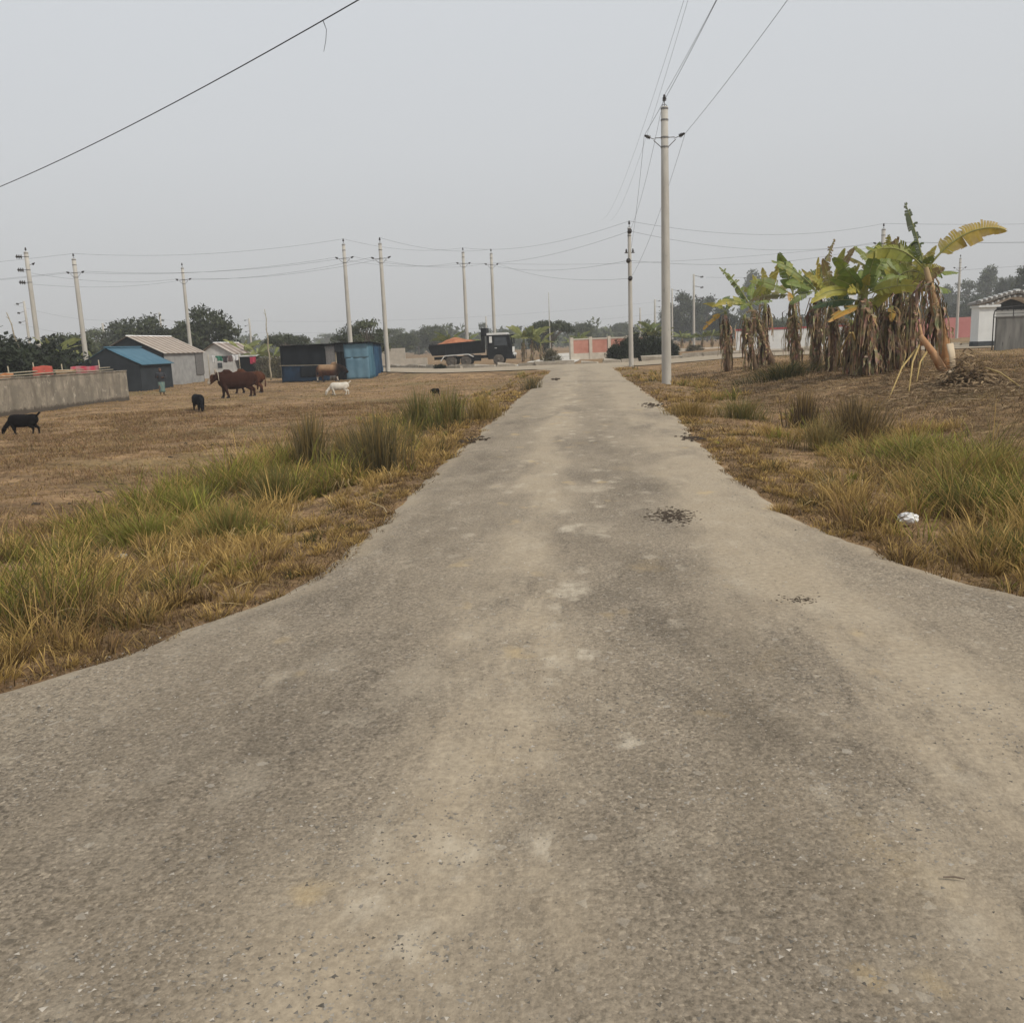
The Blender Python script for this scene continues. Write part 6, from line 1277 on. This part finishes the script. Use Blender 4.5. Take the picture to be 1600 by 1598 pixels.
MB().prism([S(0.25, 1.05)[:2], S(4.95, 1.15)[:2], S(4.95, 1.28)[:2], S(0.2, 1.18)[:2]], 0.081 * u, 2.419 * u).build('bed_floor', M['truck'], tk)
MB().prism([S(0.25, 1.19)[:2], S(0.36, 1.19)[:2], S(0.10, 2.10)[:2], S(-0.02, 2.10)[:2]], 0.082 * u, 2.418 * u).build('tailgate', M['truck'], tk)
MB().box(S(4.92, 1.25, 2.30), S(0.10, 2.44, 2.2)).build('headboard', M['truck'], tk)
MB().box(S(5.12, 1.25, 3.05), S(0.46, 2.44, 0.72)).build('cab_guard', M['truck'], tk)
b = MB()
for k in range(6): b.box(S(0.7 + 0.8 * k, -0.03, 1.62 + 0.012 * k), S(0.08, 0.05, 0.95))
b.box(S(2.5, -0.035, 2.13), S(4.85, 0.06, 0.09), Matrix.Rotation(-0.053, 3, 'Y')); b.build('bed_ribs', M['truck'], tk)
cabp = [S(5.45, 0.55)[:2], S(7.55, 0.55)[:2], S(7.72, 0.75)[:2], S(7.70, 1.65)[:2], S(7.42, 2.66)[:2], S(7.25, 2.74)[:2], S(5.45, 2.74)[:2]]
MB().prism(cabp, 0.05 * u, 2.45 * u).build('cab', M['truck'], tk)
MB().prism([S(5.40, 2.745)[:2], S(7.30, 2.745)[:2], S(7.36, 2.82)[:2], S(7.2, 2.93)[:2], S(5.5, 2.93)[:2], S(5.38, 2.86)[:2]], 0.02 * u, 2.48 * u).build('cab_roof', M['trim'], tk)
dr = MB().prism([S(6.0, 0.95)[:2], S(7.2, 0.95)[:2], S(7.38, 1.62)[:2], S(7.22, 2.62)[:2], S(6.0, 2.62)[:2]], 0.02 * u, 0.05 * u - 0.001).build('door', M['truck'], tk)
MB().prism([S(6.08, 1.78)[:2], S(7.30, 1.72)[:2], S(7.17, 2.54)[:2], S(6.08, 2.54)[:2]], 0.006 * u, 0.019 * u).build('side_window', M['glass'], dr)
MB().box(S(6.2, 0.0, 1.55), S(0.22, 0.03, 0.05)).build('handle', M['trim'], dr)
MB().box(S(5.74, 0.03, 2.33), S(0.26, 0.03, 0.58)).build('quarter_panel', M['trim'], tk)
wsq = [S(7.712, 0.15, 1.70), S(7.712, 2.35, 1.70), S(7.45, 2.25, 2.60), S(7.45, 0.25, 2.60)]
MB().add([Vector(v_) + Vector((0.012, 0, 0.004)) for v_ in wsq] + [Vector(v_) - Vector((0.02, 0, 0)) for v_ in wsq], [(0, 1, 2, 3), (4, 7, 6, 5), (0, 4, 5, 1), (1, 5, 6, 2), (2, 6, 7, 3), (3, 7, 4, 0)]).build('windscreen', M['glass'], tk)
MB().box(S(7.735, 1.25, 1.38), S(0.05, 2.3, 0.5)).build('grille', M['trim'], tk)
MB().box(S(7.70, 1.25, 0.72), S(0.34, 2.5, 0.36)).build('bumper', M['truck'], tk)
for y_ in (0.32, 2.18):
    MB().lathe([(0.02, 0), (0.15 * u, 0.01), (0.17 * u, 0.05), (0.16 * u, 0.09)], 14, Matrix.Translation(S(7.84, y_, 0.92)) @ Matrix.Rotation(R(90), 4, 'Y')).build('headlight', M['trim'], tk, True)
    MB().box(S(7.80, y_, 0.92), S(0.09, 0.36, 0.36)).build('headlight_housing', M['trim'], tk)
for y_, s_ in ((-0.12, -1), (2.62, 1)):
    mr = MB().box(S(7.72, y_, 2.15), S(0.09, 0.24, 0.52)).build('mirror', M['truck'], tk)
    MB().tube([S(7.45, y_ - s_ * 0.2, 2.5), S(7.72, y_, 2.45), S(7.72, y_, 2.3)], 0.02, 6).build('mirror_arm', M['truck'], mr)
MB().tube([S(7.35, -0.05, 2.62), S(7.72, 0.02, 2.72), S(7.82, 1.25, 2.74), S(7.72, 2.48, 2.72), S(7.35, 2.55, 2.62)], (0.05 * u, 0.02 * u) if False else 0.045 * u, 6).build('sun_visor', M['truck'], tk)
MB().tube([S(5.36, 0.3, 0.9), S(5.36, 0.3, 2.95)], 0.07 * u, 10).build('exhaust_stack', M['steel'], tk, True)
MB().box(S(4.15, 0.35, 0.72), S(1.2, 0.55, 0.55)).build('fuel_tank', M['truck'], tk)
for y_ in (-0.02, 2.52):
    b = MB(); pp = [S(1.05, y_, 0.55), S(1.42, y_, 1.02), S(3.62, y_, 1.10), S(4.1, y_, 0.86)]
    for i in range(3):
        a_, c_ = Vector(pp[i]), Vector(pp[i + 1]); d = c_ - a_; b.box((a_ + c_) / 2, (d.length + 0.03, 0.34 * u, 0.075 * u), Matrix.Rotation(-math.atan2(d.z, d.x), 3, 'Y'))
    b.build('mudguard', M['trim'], tk)
for x_, s_ in ((2.02, 1), (3.38, 1), (6.42, 1)):
    for y_ in (0.18, 2.32):
        wh = empty('wheel', S(x_, y_, 0.50)); wh.parent = tk; wh.rotation_euler = (R(90), 0, 0)
        r_ = 0.50 * u; wd = (0.26 if x_ < 5 else 0.16) * u
        MB().lathe([(r_ * 0.6, -wd), (r_ * 0.9, -wd), (r_, -wd * 0.8), (r_, wd * 0.8), (r_ * 0.9, wd), (r_ * 0.6, wd)], 28).build('tyre', M['tyre'], wh, True)
        MB().lathe([(0.02, -wd * 0.7), (r_ * 0.25, -wd * 0.7), (r_ * 0.3, -wd * 0.4), (r_ * 0.55, -wd * 0.5), (r_ * 0.605, -wd * 0.98), (r_ * 0.605, wd * 0.98), (r_ * 0.55, wd * 0.6), (r_ * 0.3, wd * 0.5), (r_ * 0.25, wd * 1.05), (0.02, wd * 1.08)], 20).build('rim', M['rim'], wh, True)
hx, hy = np.meshgrid(np.linspace(0.2, 4.8, 40), np.linspace(0.1, 2.4, 22))
hz = 1.55 + 0.75 * np.exp(-((hx - 2.2) / 1.3) ** 2) * (1 - ((hy - 1.25) / 1.25) ** 2) + 0.35 * np.exp(-((hx - 4.0) / 0.9) ** 2) + 0.14 * (fbm(hx * 2.2, hy * 2.2, 71) - 0.5) + 0.36 * sst(0.1, 0.6, hx)
o = link('earth_load', grid_mesh('earth_load', hx * u, hy * u, hz * u, None, M['redsoil']), None, tk.location); tag(o, 'heap of red earth filling the dump truck bed', 'earth heap')

# ================================================================== animals and person
def remesh(name, mb, vox, colf, mat, parent=None, loc=None, smooth_it=6):
    me = bpy.data.meshes.new('tmp'); me.from_pydata(mb.v, [], mb.f); me.update()
    bm = bmesh.new(); bm.from_mesh(me); bmesh.ops.recalc_face_normals(bm, faces=bm.faces); bm.to_mesh(me); bm.free()
    o = bpy.data.objects.new('tmp', me); col.objects.link(o)
    md = o.modifiers.new('r', 'REMESH'); md.mode = 'VOXEL'; md.voxel_size = vox
    sm = o.modifiers.new('s', 'SMOOTH'); sm.iterations = smooth_it; sm.factor = 0.5
    dg = bpy.context.evaluated_depsgraph_get(); me2 = bpy.data.meshes.new_from_object(o.evaluated_get(dg)); me2.name = name
    bpy.data.objects.remove(o)
    co = np.zeros(len(me2.vertices) * 3, np.float32); me2.vertices.foreach_get('co', co); co = co.reshape(-1, 3)
    a = me2.color_attributes.new('Col', 'FLOAT_COLOR', 'POINT'); C = colf(co); a.data.foreach_set('color', np.c_[C, np.ones(len(C))].astype(np.float32).ravel())
    me2.materials.clear(); me2.materials.append(mat); me2.shade_smooth()
    return link(name, me2, parent, loc)
def beast(name, loc, rz, s, label, cat, colf, kind='cow', head='up', step=0.1, turn=0.0, grp=None, horns=True, tail_up=False, horn_col=(0.34, 0.29, 0.23), vox=None, twist=0.0):
    t_ = thing(name, loc, label, cat, grp, rz); b = MB(); goat = kind == 'goat'; kb = 1.08 if goat else 1.17
    sec = [(-0.82, 0.97, 0.07, 0.10), (-0.76, 0.95, 0.16, 0.19), (-0.62, 0.92, 0.215, 0.24), (-0.40, 0.865, 0.24, 0.265), (-0.1, 0.82, 0.27, 0.305), (0.2, 0.825, 0.26, 0.31), (0.42, 0.87, 0.21, 0.28), (0.58, 0.92, 0.15, 0.22), (0.66, 0.95, 0.09, 0.14)]
    b.tube([(x_, 0, z_) for x_, z_, _, _ in sec], [(w_ * kb, h_ * kb) for _, _, w_, h_ in sec], 16, side=(0, 1, 0))
    if not goat: b.tube([(0.05, 0, 1.10), (0.24, 0, 1.19), (0.38, 0, 1.21), (0.52, 0, 1.08)], [0.06, 0.13, 0.13, 0.07], 10)      # hump
    if head == 'up': n0, n1, h0, h1 = (0.46, 0, 0.96), (0.70, 0.02, 1.06), (0.79, 0.02, 1.07), (1.07, 0.03, 0.76)
    elif head == 'level': n0, n1, h0, h1 = (0.48, 0, 0.95), (0.80, 0.0, 0.94), (0.87, 0, 0.94), (1.16, 0, 0.66)
    else: n0, n1, h0, h1 = (0.46, 0, 0.90), (0.90, 0, 0.52), (0.95, 0, 0.45), (1.06, 0, 0.10)
    Rt = Matrix.Rotation(turn, 3, 'Z'); piv = Vector((0.5, 0, 0)); tw = lambda v: piv + Rt @ (Vector(v) - piv)
    n1, h0, h1 = tw(n1), tw(h0), tw(h1); n0 = Vector(n0); mid = n0.lerp(n1, 0.5) + Vector((0, 0, 0.03))
    nk = 0.85 if goat else 1.3
    b.tube([n0 - Vector((0.15, 0, 0.03)), n0, mid, n1, n1.lerp(h0, 1.3)], [(0.15 * nk, 0.25 * nk), (0.14 * nk, 0.22 * nk), (0.105 * nk, 0.165 * nk), (0.085 * nk, 0.13 * nk), (0.08 * nk, 0.11 * nk)], 12, side=(0, 1, 0))
    hs = 0.95 if goat else 1.28; hd = (h1 - h0)
    b.tube([h0 - hd * 0.22, h0, h0 + hd * 0.35, h0 + hd * 0.75, h1, h1 + hd * 0.05], [(0.07 * hs, 0.08 * hs), (0.11 * hs, 0.125 * hs), (0.095 * hs, 0.115 * hs), (0.07 * hs, 0.08 * hs), (0.072 * hs, 0.066 * hs), (0.04, 0.035)], 12, side=Rt @ Vector((0, 1, 0)))
    for s_ in (-1, 1):                                                                                    # ears
        e0 = h0 + Rt @ Vector((-0.02, s_ * 0.09 * hs, 0.05)); b.tube([e0, e0 + Rt @ Vector((-0.03, s_ * 0.12, 0.0 if goat else 0.03)), e0 + Rt @ Vector((-0.05, s_ * (0.17 if goat else 0.24), -0.10 if goat else -0.02))], [(0.03, 0.03), (0.055, 0.028), (0.02, 0.02)], 8)
    if not goat:
        b.tube([mid - Vector((0.02, 0, 0.10)), (0.55, 0, 0.72), (0.5, 0, 0.56)], [(0.03, 0.08), (0.035, 0.11), (0.03, 0.06)], 8, side=(0, 1, 0))   # dewlap
    ld = 0.14 if not goat else 0.12; lr = 1.15 if goat else 1.2
    for s_, st in ((-1, step), (1, -step)):
        b.tube([(0.42, s_ * ld, 0.86), (0.45, s_ * ld * 1.05, 0.66), (0.44 + st * 0.5, s_ * ld, 0.40), (0.42 + st * 0.8, s_ * ld, 0.20), (0.42 + st, s_ * ld, 0.09), (0.45 + st, s_ * ld, 0.025)], [(0.085 * lr, 0.14 * lr), (0.07 * lr, 0.095 * lr), 0.056 * lr, 0.042 * lr, 0.046 * lr, 0.055 * lr], 10, side=(0, 1, 0))
        sh2 = -st * 0.9
        b.tube([(-0.58, s_ * ld * 0.9, 0.92), (-0.52, s_ * ld * 1.2, 0.72), (-0.50 + sh2 * 0.3, s_ * ld * 1.1, 0.58), (-0.68 + sh2 * 0.7, s_ * ld, 0.42), (-0.67 + sh2 * 0.85, s_ * ld, 0.24), (-0.66 + sh2, s_ * ld, 0.09), (-0.63 + sh2, s_ * ld, 0.025)], [(0.10 * lr, 0.19 * lr), (0.10 * lr, 0.16 * lr), (0.075 * lr, 0.11 * lr), (0.05 * lr, 0.062 * lr), 0.04 * lr, 0.046 * lr, 0.055 * lr], 10, side=(0, 1, 0))
    if tail_up: b.tube([(-0.76, 0, 1.05), (-0.88, 0, 1.14), (-0.95, 0, 1.22), (-1.02, 0, 1.20)], [0.06, 0.055, 0.05, 0.03], 8)
    else: b.tube([(-0.78, 0, 1.06), (-0.88, 0, 0.95), (-0.90, 0, 0.7), (-0.88, 0, 0.48), (-0.87, 0, 0.36)], [0.045, 0.034, 0.026, 0.045, 0.025], 8)
    squat = 0.74; lz = lambda z_: z_ * squat if z_ < 0.55 else z_ - 0.55 * (1 - squat)
    b.v = [(x_ * s, y_ * s * 1.05, lz(z_) * s) for x_, y_, z_ in b.v]; b.c = [(1, 1, 1)] * len(b.v)
    remesh('body', b, vox or 0.022 * s, lambda co: colf(np.c_[co[:, :2] / s, np.where(co[:, 2] / s < 0.55 * squat, co[:, 2] / s / squat, co[:, 2] / s + 0.55 * (1 - squat))]), M['coat'], t_, None, 4)
    if horns:
        for s_ in (-1, 1):
            o0 = (h0 + Rt @ Vector((-0.05, s_ * 0.07, 0.10 if head != 'down' else 0.06)) - Vector((0, 0, 0.143))) * s; back = -0.16 if goat else 0.02
            MB().tube([o0, o0 + Rt @ Vector((back * 0.5 * s, s_ * 0.08 * s, 0.10 * s)), o0 + Rt @ Vector((back * s, s_ * 0.09 * s, 0.21 * s))], [0.034 * s, 0.026 * s, 0.008 * s], 8, col=horn_col).build('horn', M['vcol'], t_, True)
    for s_, st in ((-1, step), (1, -step)):
        for x_ in (0.45 + st, -0.63 - st * 0.9):
            MB().lathe([(0.058 * s * lr, 0.0), (0.052 * s * lr, 0.05 * s), (0.04 * s * lr, 0.055 * s)], 10).build('hoof', M['plinth'], t_, True, (x_ * s, s_ * ld * s, 0.0))
    return t_
def solid(c_, belly=None, nz=0.12):
    c_ = np.array(c_)
    def f_(co):
        n_ = fbm(co[:, 0] * 3 + 5, co[:, 2] * 3 + co[:, 1] * 2, 41); return c_[None] * (1 - nz + 2 * nz * n_)[:, None]
    return f_
def cow_a(co):
    C = solid((0.035, 0.014, 0.009))(co); face = (co[:, 0] > 0.86) & (co[:, 2] > 0.6); C[face] = (0.075, 0.032, 0.018)
    muz = (co[:, 0] > 1.0) & (co[:, 2] > 0.6); C[muz] = (0.36, 0.31, 0.25); bl = (co[:, 0] > 0.80) & (co[:, 2] > 1.14); C[bl] = (0.40, 0.34, 0.27); C[co[:, 2] < 0.16] *= 0.5; return C
def cow_b(co): C = solid((0.075, 0.028, 0.014))(co); C[co[:, 2] < 0.3] *= 0.4; return C
def cow_c(co):
    k = sst(0.25, 0.6, co[:, 0])[:, None]; top = sst(0.75, 1.0, co[:, 2])[:, None]
    C = np.array((0.085, 0.036, 0.020)) + (np.array((0.28, 0.18, 0.105)) - np.array((0.085, 0.036, 0.020))) * top * sst(-0.75, -0.5, co[:, 0])[:, None]
    C = C * (1 - k) + np.array((0.018, 0.011, 0.009)) * k; C = C * (0.85 + 0.3 * fbm(co[:, 0] * 3, co[:, 2] * 3, 5))[:, None]
    lg = (co[:, 2] < 0.42) & (co[:, 1] < 0.0); C[lg] = (0.34, 0.30, 0.25); C[(co[:, 2] < 0.12)] = (0.05, 0.04, 0.035); return C
def face_cam(loc, off=0.0): return math.atan2(-loc.y, -loc.x) + off
CG = 'brown cattle standing in the field'
q = G(370, 621); beast('cow', q, R(205), 1.13, 'dark reddish-brown cow with pale muzzle and cream rope, standing broadside', 'cow', cow_a, head='up', turn=R(-12), grp=CG, step=0.10)
ob = [o_ for o_ in bpy.data.objects if o_.name.startswith('cow') and o_.type == 'EMPTY'][-1]
MB().tube([Vector((0.66 + 0.012 * math.cos(a_), 0.0 + 0.19 * math.sin(a_), 0.89 + 0.22 * math.cos(a_))) * 1.13 for a_ in np.linspace(0, 6.283, 17)], 0.014, 6, cap=False, col=(0.5, 0.45, 0.36)).build('halter', M['vcol'], ob, True)
q = GX(388, 47.0); beast('cow', q, R(176), 1.10, 'chestnut cow standing half behind the dark reddish-brown cow', 'cow', cow_b, head='level', grp=CG, step=-0.12)
q = GX(516, 61.0); beast('cow', q, R(-8), 1.12, 'tan-backed cow with black head nosing along the blue shack', 'cow', cow_c, head='level', grp=CG, horns=False, step=0.14)
GTG = 'goats grazing in the field'
q = G(37, 679); beast('goat', q, R(182), 0.58, 'black goat grazing with its short tail up below the stained wall', 'goat', solid((0.008, 0.007, 0.007)), 'goat', 'down', 0.10, grp=GTG, horns=False, tail_up=True)
q = G(312, 643); beast('goat', q, face_cam(q, R(14)), 0.62, 'black goat facing head-on with lowered head in open field', 'goat', solid((0.008, 0.008, 0.010)), 'goat', 'down', 0.05, grp=GTG, horns=False, turn=R(-10))
q = G(530, 617); beast('goat', q, R(188), 0.58, 'white goat grazing between the cattle and the road verge', 'goat', solid((0.56, 0.52, 0.45), nz=0.06), 'goat', 'down', 0.10, grp=GTG, horns=False, tail_up=True)
q = GX(680, 36.0); beast('goat', q, R(130), 0.32, 'small black kid half hidden behind the verge tufts', 'goat', solid((0.010, 0.008, 0.008)), 'goat', 'level', 0.05, grp=GTG, horns=False)

q = GX(253, 49.5); pr = thing('person', q, 'person walking in dark jacket and blue-green patterned lungi before the shack', 'person', None, R(22))
# local frame: faces -y
ps = 1.0; body = MB(); SK = (0.10, 0.055, 0.035)
body.tube([(0, 0, 0.80), (0, 0.01, 0.95), (0, 0.0, 1.10), (0, 0.0, 1.24), (0, 0.01, 1.30)], [(0.15, 0.105), (0.14, 0.10), (0.165, 0.11), (0.17, 0.10), (0.07, 0.06)], 14, side=(1, 0, 0))
body.tube([(0, 0.01, 1.27), (0, 0.0, 1.37)], [0.055, 0.05], 10)
body.tube([(0, -0.01, 1.335), (0, -0.012, 1.37), (0, -0.005, 1.43), (0, 0.0, 1.49), (0, 0.005, 1.535), (0, 0.005, 1.55)], [(0.04, 0.045), (0.058, 0.07), (0.07, 0.088), (0.075, 0.092), (0.055, 0.07), (0.02, 0.03)], 14, side=(1, 0, 0))
body.tube([(0, -0.085, 1.455), (0, -0.105, 1.425), (0, -0.085, 1.415)], [0.008, 0.016, 0.012], 6)
for s_ in (-1, 1): body.tube([(s_ * 0.07, 0.0, 1.46), (s_ * 0.083, 0.012, 1.45), (s_ * 0.075, 0.01, 1.42)], [0.012, 0.016, 0.010], 6)
arms = {-1: [(-0.175, 0.0, 1.24), (-0.25, 0.02, 1.02), (-0.17, -0.17, 1.05)], 1: [(0.175, 0.0, 1.24), (0.265, 0.02, 1.02), (0.13, -0.18, 1.02)]}
for s_, ar in arms.items():
    body.tube(ar, [0.052, 0.042, 0.028], 10)
    hd = Vector(ar[2]); dr_ = (hd - Vector(ar[1])).normalized(); body.tube([hd, hd + dr_ * 0.04, hd + dr_ * 0.085], [(0.026, 0.018), (0.038, 0.017), (0.036, 0.014)], 8)
    for f_ in range(4):
        f0 = hd + dr_ * 0.08 + Vector((0, 0, 0.026 - 0.017 * f_)); L_ = (0.062, 0.072, 0.066, 0.05)[f_]; body.tube([f0, f0 + dr_ * L_ * 0.55, f0 + dr_ * L_ * 0.8 + Vector((0, 0.012, -0.015))], [0.009, 0.0085, 0.007], 6)
    th = hd + dr_ * 0.02 + Vector((0, 0, 0.03)); body.tube([th, th + dr_ * 0.035 + Vector((0, -0.012, 0.022)), th + dr_ * 0.062 + Vector((0, -0.012, 0.028))], [0.012, 0.010, 0.008], 6)
for s_, st in ((-1, -0.10), (1, 0.12)):
    body.tube([(s_ * 0.085, 0, 0.82), (s_ * 0.085, st * 0.6 - 0.03, 0.46), (s_ * 0.08, st, 0.09)], [0.085, 0.056, 0.036], 10)
    body.tube([(s_ * 0.08, st + 0.035, 0.03), (s_ * 0.082, st - 0.03, 0.045), (s_ * 0.088, st - 0.10, 0.025), (s_ * 0.09, st - 0.145, 0.018)], [0.03, (0.034, 0.035), (0.042, 0.02), (0.03, 0.012)], 8)
remesh('body', body, 0.0085, lambda co: np.tile(np.array(SK), (len(co), 1)), M['coat'], pr, None, 2)
jk = MB(); jk.tube([(0, 0, 0.76), (0, 0.01, 0.92), (0, 0, 1.10), (0, 0, 1.23), (0, 0.012, 1.30), (0, 0.012, 1.325)], [(0.185, 0.135), (0.18, 0.135), (0.195, 0.14), (0.20, 0.13), (0.10, 0.09), (0.07, 0.07)], 16, side=(1, 0, 0))
for s_, ar in arms.items(): jk.tube([Vector(ar[0]) - Vector((s_ * 0.06, 0, 0)), ar[0], ar[1], Vector(ar[1]).lerp(Vector(ar[2]), 0.85)], [0.08, 0.078, 0.066, 0.048], 10)
remesh('jacket', jk, 0.012, lambda co: np.array((0.028, 0.03, 0.036)) * (0.7 + 0.6 * fbm(co[:, 0] * 9, co[:, 2] * 9, 3))[:, None], M['vcol'], pr, None, 2)
lg = MB(); n_ = 28; P = []; C = []
for j, (z_, rx_, ry_) in enumerate(((0.86, 0.165, 0.125), (0.72, 0.185, 0.145), (0.5, 0.17, 0.16), (0.3, 0.165, 0.175), (0.20, 0.17, 0.185))):
    for k in range(n_):
        a_ = 6.283 * k / n_; f_ = 1 + 0.09 * math.sin(5 * a_ + j * 0.4) * j / 4; P.append((rx_ * f_ * math.cos(a_), ry_ * f_ * math.sin(a_) + 0.01, z_)); C.append((0.09, 0.17, 0.18) if (k // 2 + j) % 2 else (0.16, 0.20, 0.15))
lg.add(P, [(j * n_ + k, j * n_ + (k + 1) % n_, (j + 1) * n_ + (k + 1) % n_, (j + 1) * n_ + k) for j in range(4) for k in range(n_)], C)
o = lg.build('lungi', M['vcol'], pr, True); o.modifiers.new('thickness', 'SOLIDIFY').thickness = 0.008
hr_ = MB(); hr_.tube([(0, 0.03, 1.42), (0, 0.025, 1.46), (0, 0.018, 1.51), (0, 0.01, 1.55), (0, 0.008, 1.568)], [(0.073, 0.075), (0.082, 0.086), (0.083, 0.092), (0.06, 0.075), (0.02, 0.03)], 14, side=(1, 0, 0)); hr_.build('hair', M['iron'], pr, True)
for s_, st in ((-1, -0.10), (1, 0.12)): MB().box((s_ * 0.086, st - 0.05, 0.006), (0.09, 0.25, 0.018)).build('sandal', M['iron'], pr)
for s_ in (-1, 1): MB().lathe([(0.003, 0), (0.011, 0.002), (0.009, 0.006), (0.003, 0.008)], 8, Matrix.Translation((s_ * 0.028, -0.083, 1.458)) @ Matrix.Rotation(R(90), 4, 'X')).build('eye', M['white'], pr)
MB().box((0, -0.09, 1.395), (0.045, 0.008, 0.009)).build('mouth', M['rawstem'], pr)

# ================================================================== litter on the verge
def crumple(px, py, r_, label, seed, mat):
    q = G(px, py); bm = bmesh.new(); bmesh.ops.create_icosphere(bm, subdivisions=3, radius=1)
    rr = random.Random(seed); ph = [(Vector((rr.gauss(0, 1), rr.gauss(0, 1), rr.gauss(0, 1))).normalized(), rr.uniform(3, 9), rr.uniform(0, 6)) for _ in range(9)]
    for v in bm.verts:
        d = v.co.normalized(); k = 1 + sum(0.07 * math.sin(f_ * d.dot(a_) * 2 + p_) for a_, f_, p_ in ph); v.co = d * k * r_; v.co.z *= 0.72; v.co.x *= 1.15
    me = bpy.data.meshes.new('crumpled_bag'); bm.to_mesh(me); bm.free(); me.materials.append(mat)
    return tag(link('crumpled_bag', me, None, q + Vector((0, 0, r_ * 0.75 + 0.02))), label, 'litter')
M['plastic'] = mat2('white plastic', (0.70, 0.70, 0.69), (0.78, 0.78, 0.77), 8, 0.45, 0.2)
crumple(1418, 822, 0.068, 'crumpled white plastic bag caught at the edge of the green grass', 3, M['plastic'])
crumple(193, 876, 0.035, 'tiny pale scrap of plastic in the yellow verge grass', 4, mat2('dull plastic', (0.45, 0.42, 0.35), (0.55, 0.51, 0.42), 8, 0.6, 0.2))

# ================================================================== haze
hb = MB().box((0, 400, 15.0), (5400, 6200, 34.0)).build('haze', M['wire']); tag(hb, kind='stuff')
hm = bpy.data.materials.new('haze'); hm.use_nodes = True; t = hm.node_tree; t.nodes.clear()
mo = t.nodes.new('ShaderNodeOutputMaterial'); pv = t.nodes.new('ShaderNodeVolumePrincipled')
pv.inputs['Color'].default_value = (0.93, 0.94, 0.95, 1); pv.inputs['Density'].default_value = 0.0009; pv.inputs['Anisotropy'].default_value = 0.0
t.links.new(pv.outputs[0], mo.inputs['Volume']); hb.data.materials.clear(); hb.data.materials.append(hm)
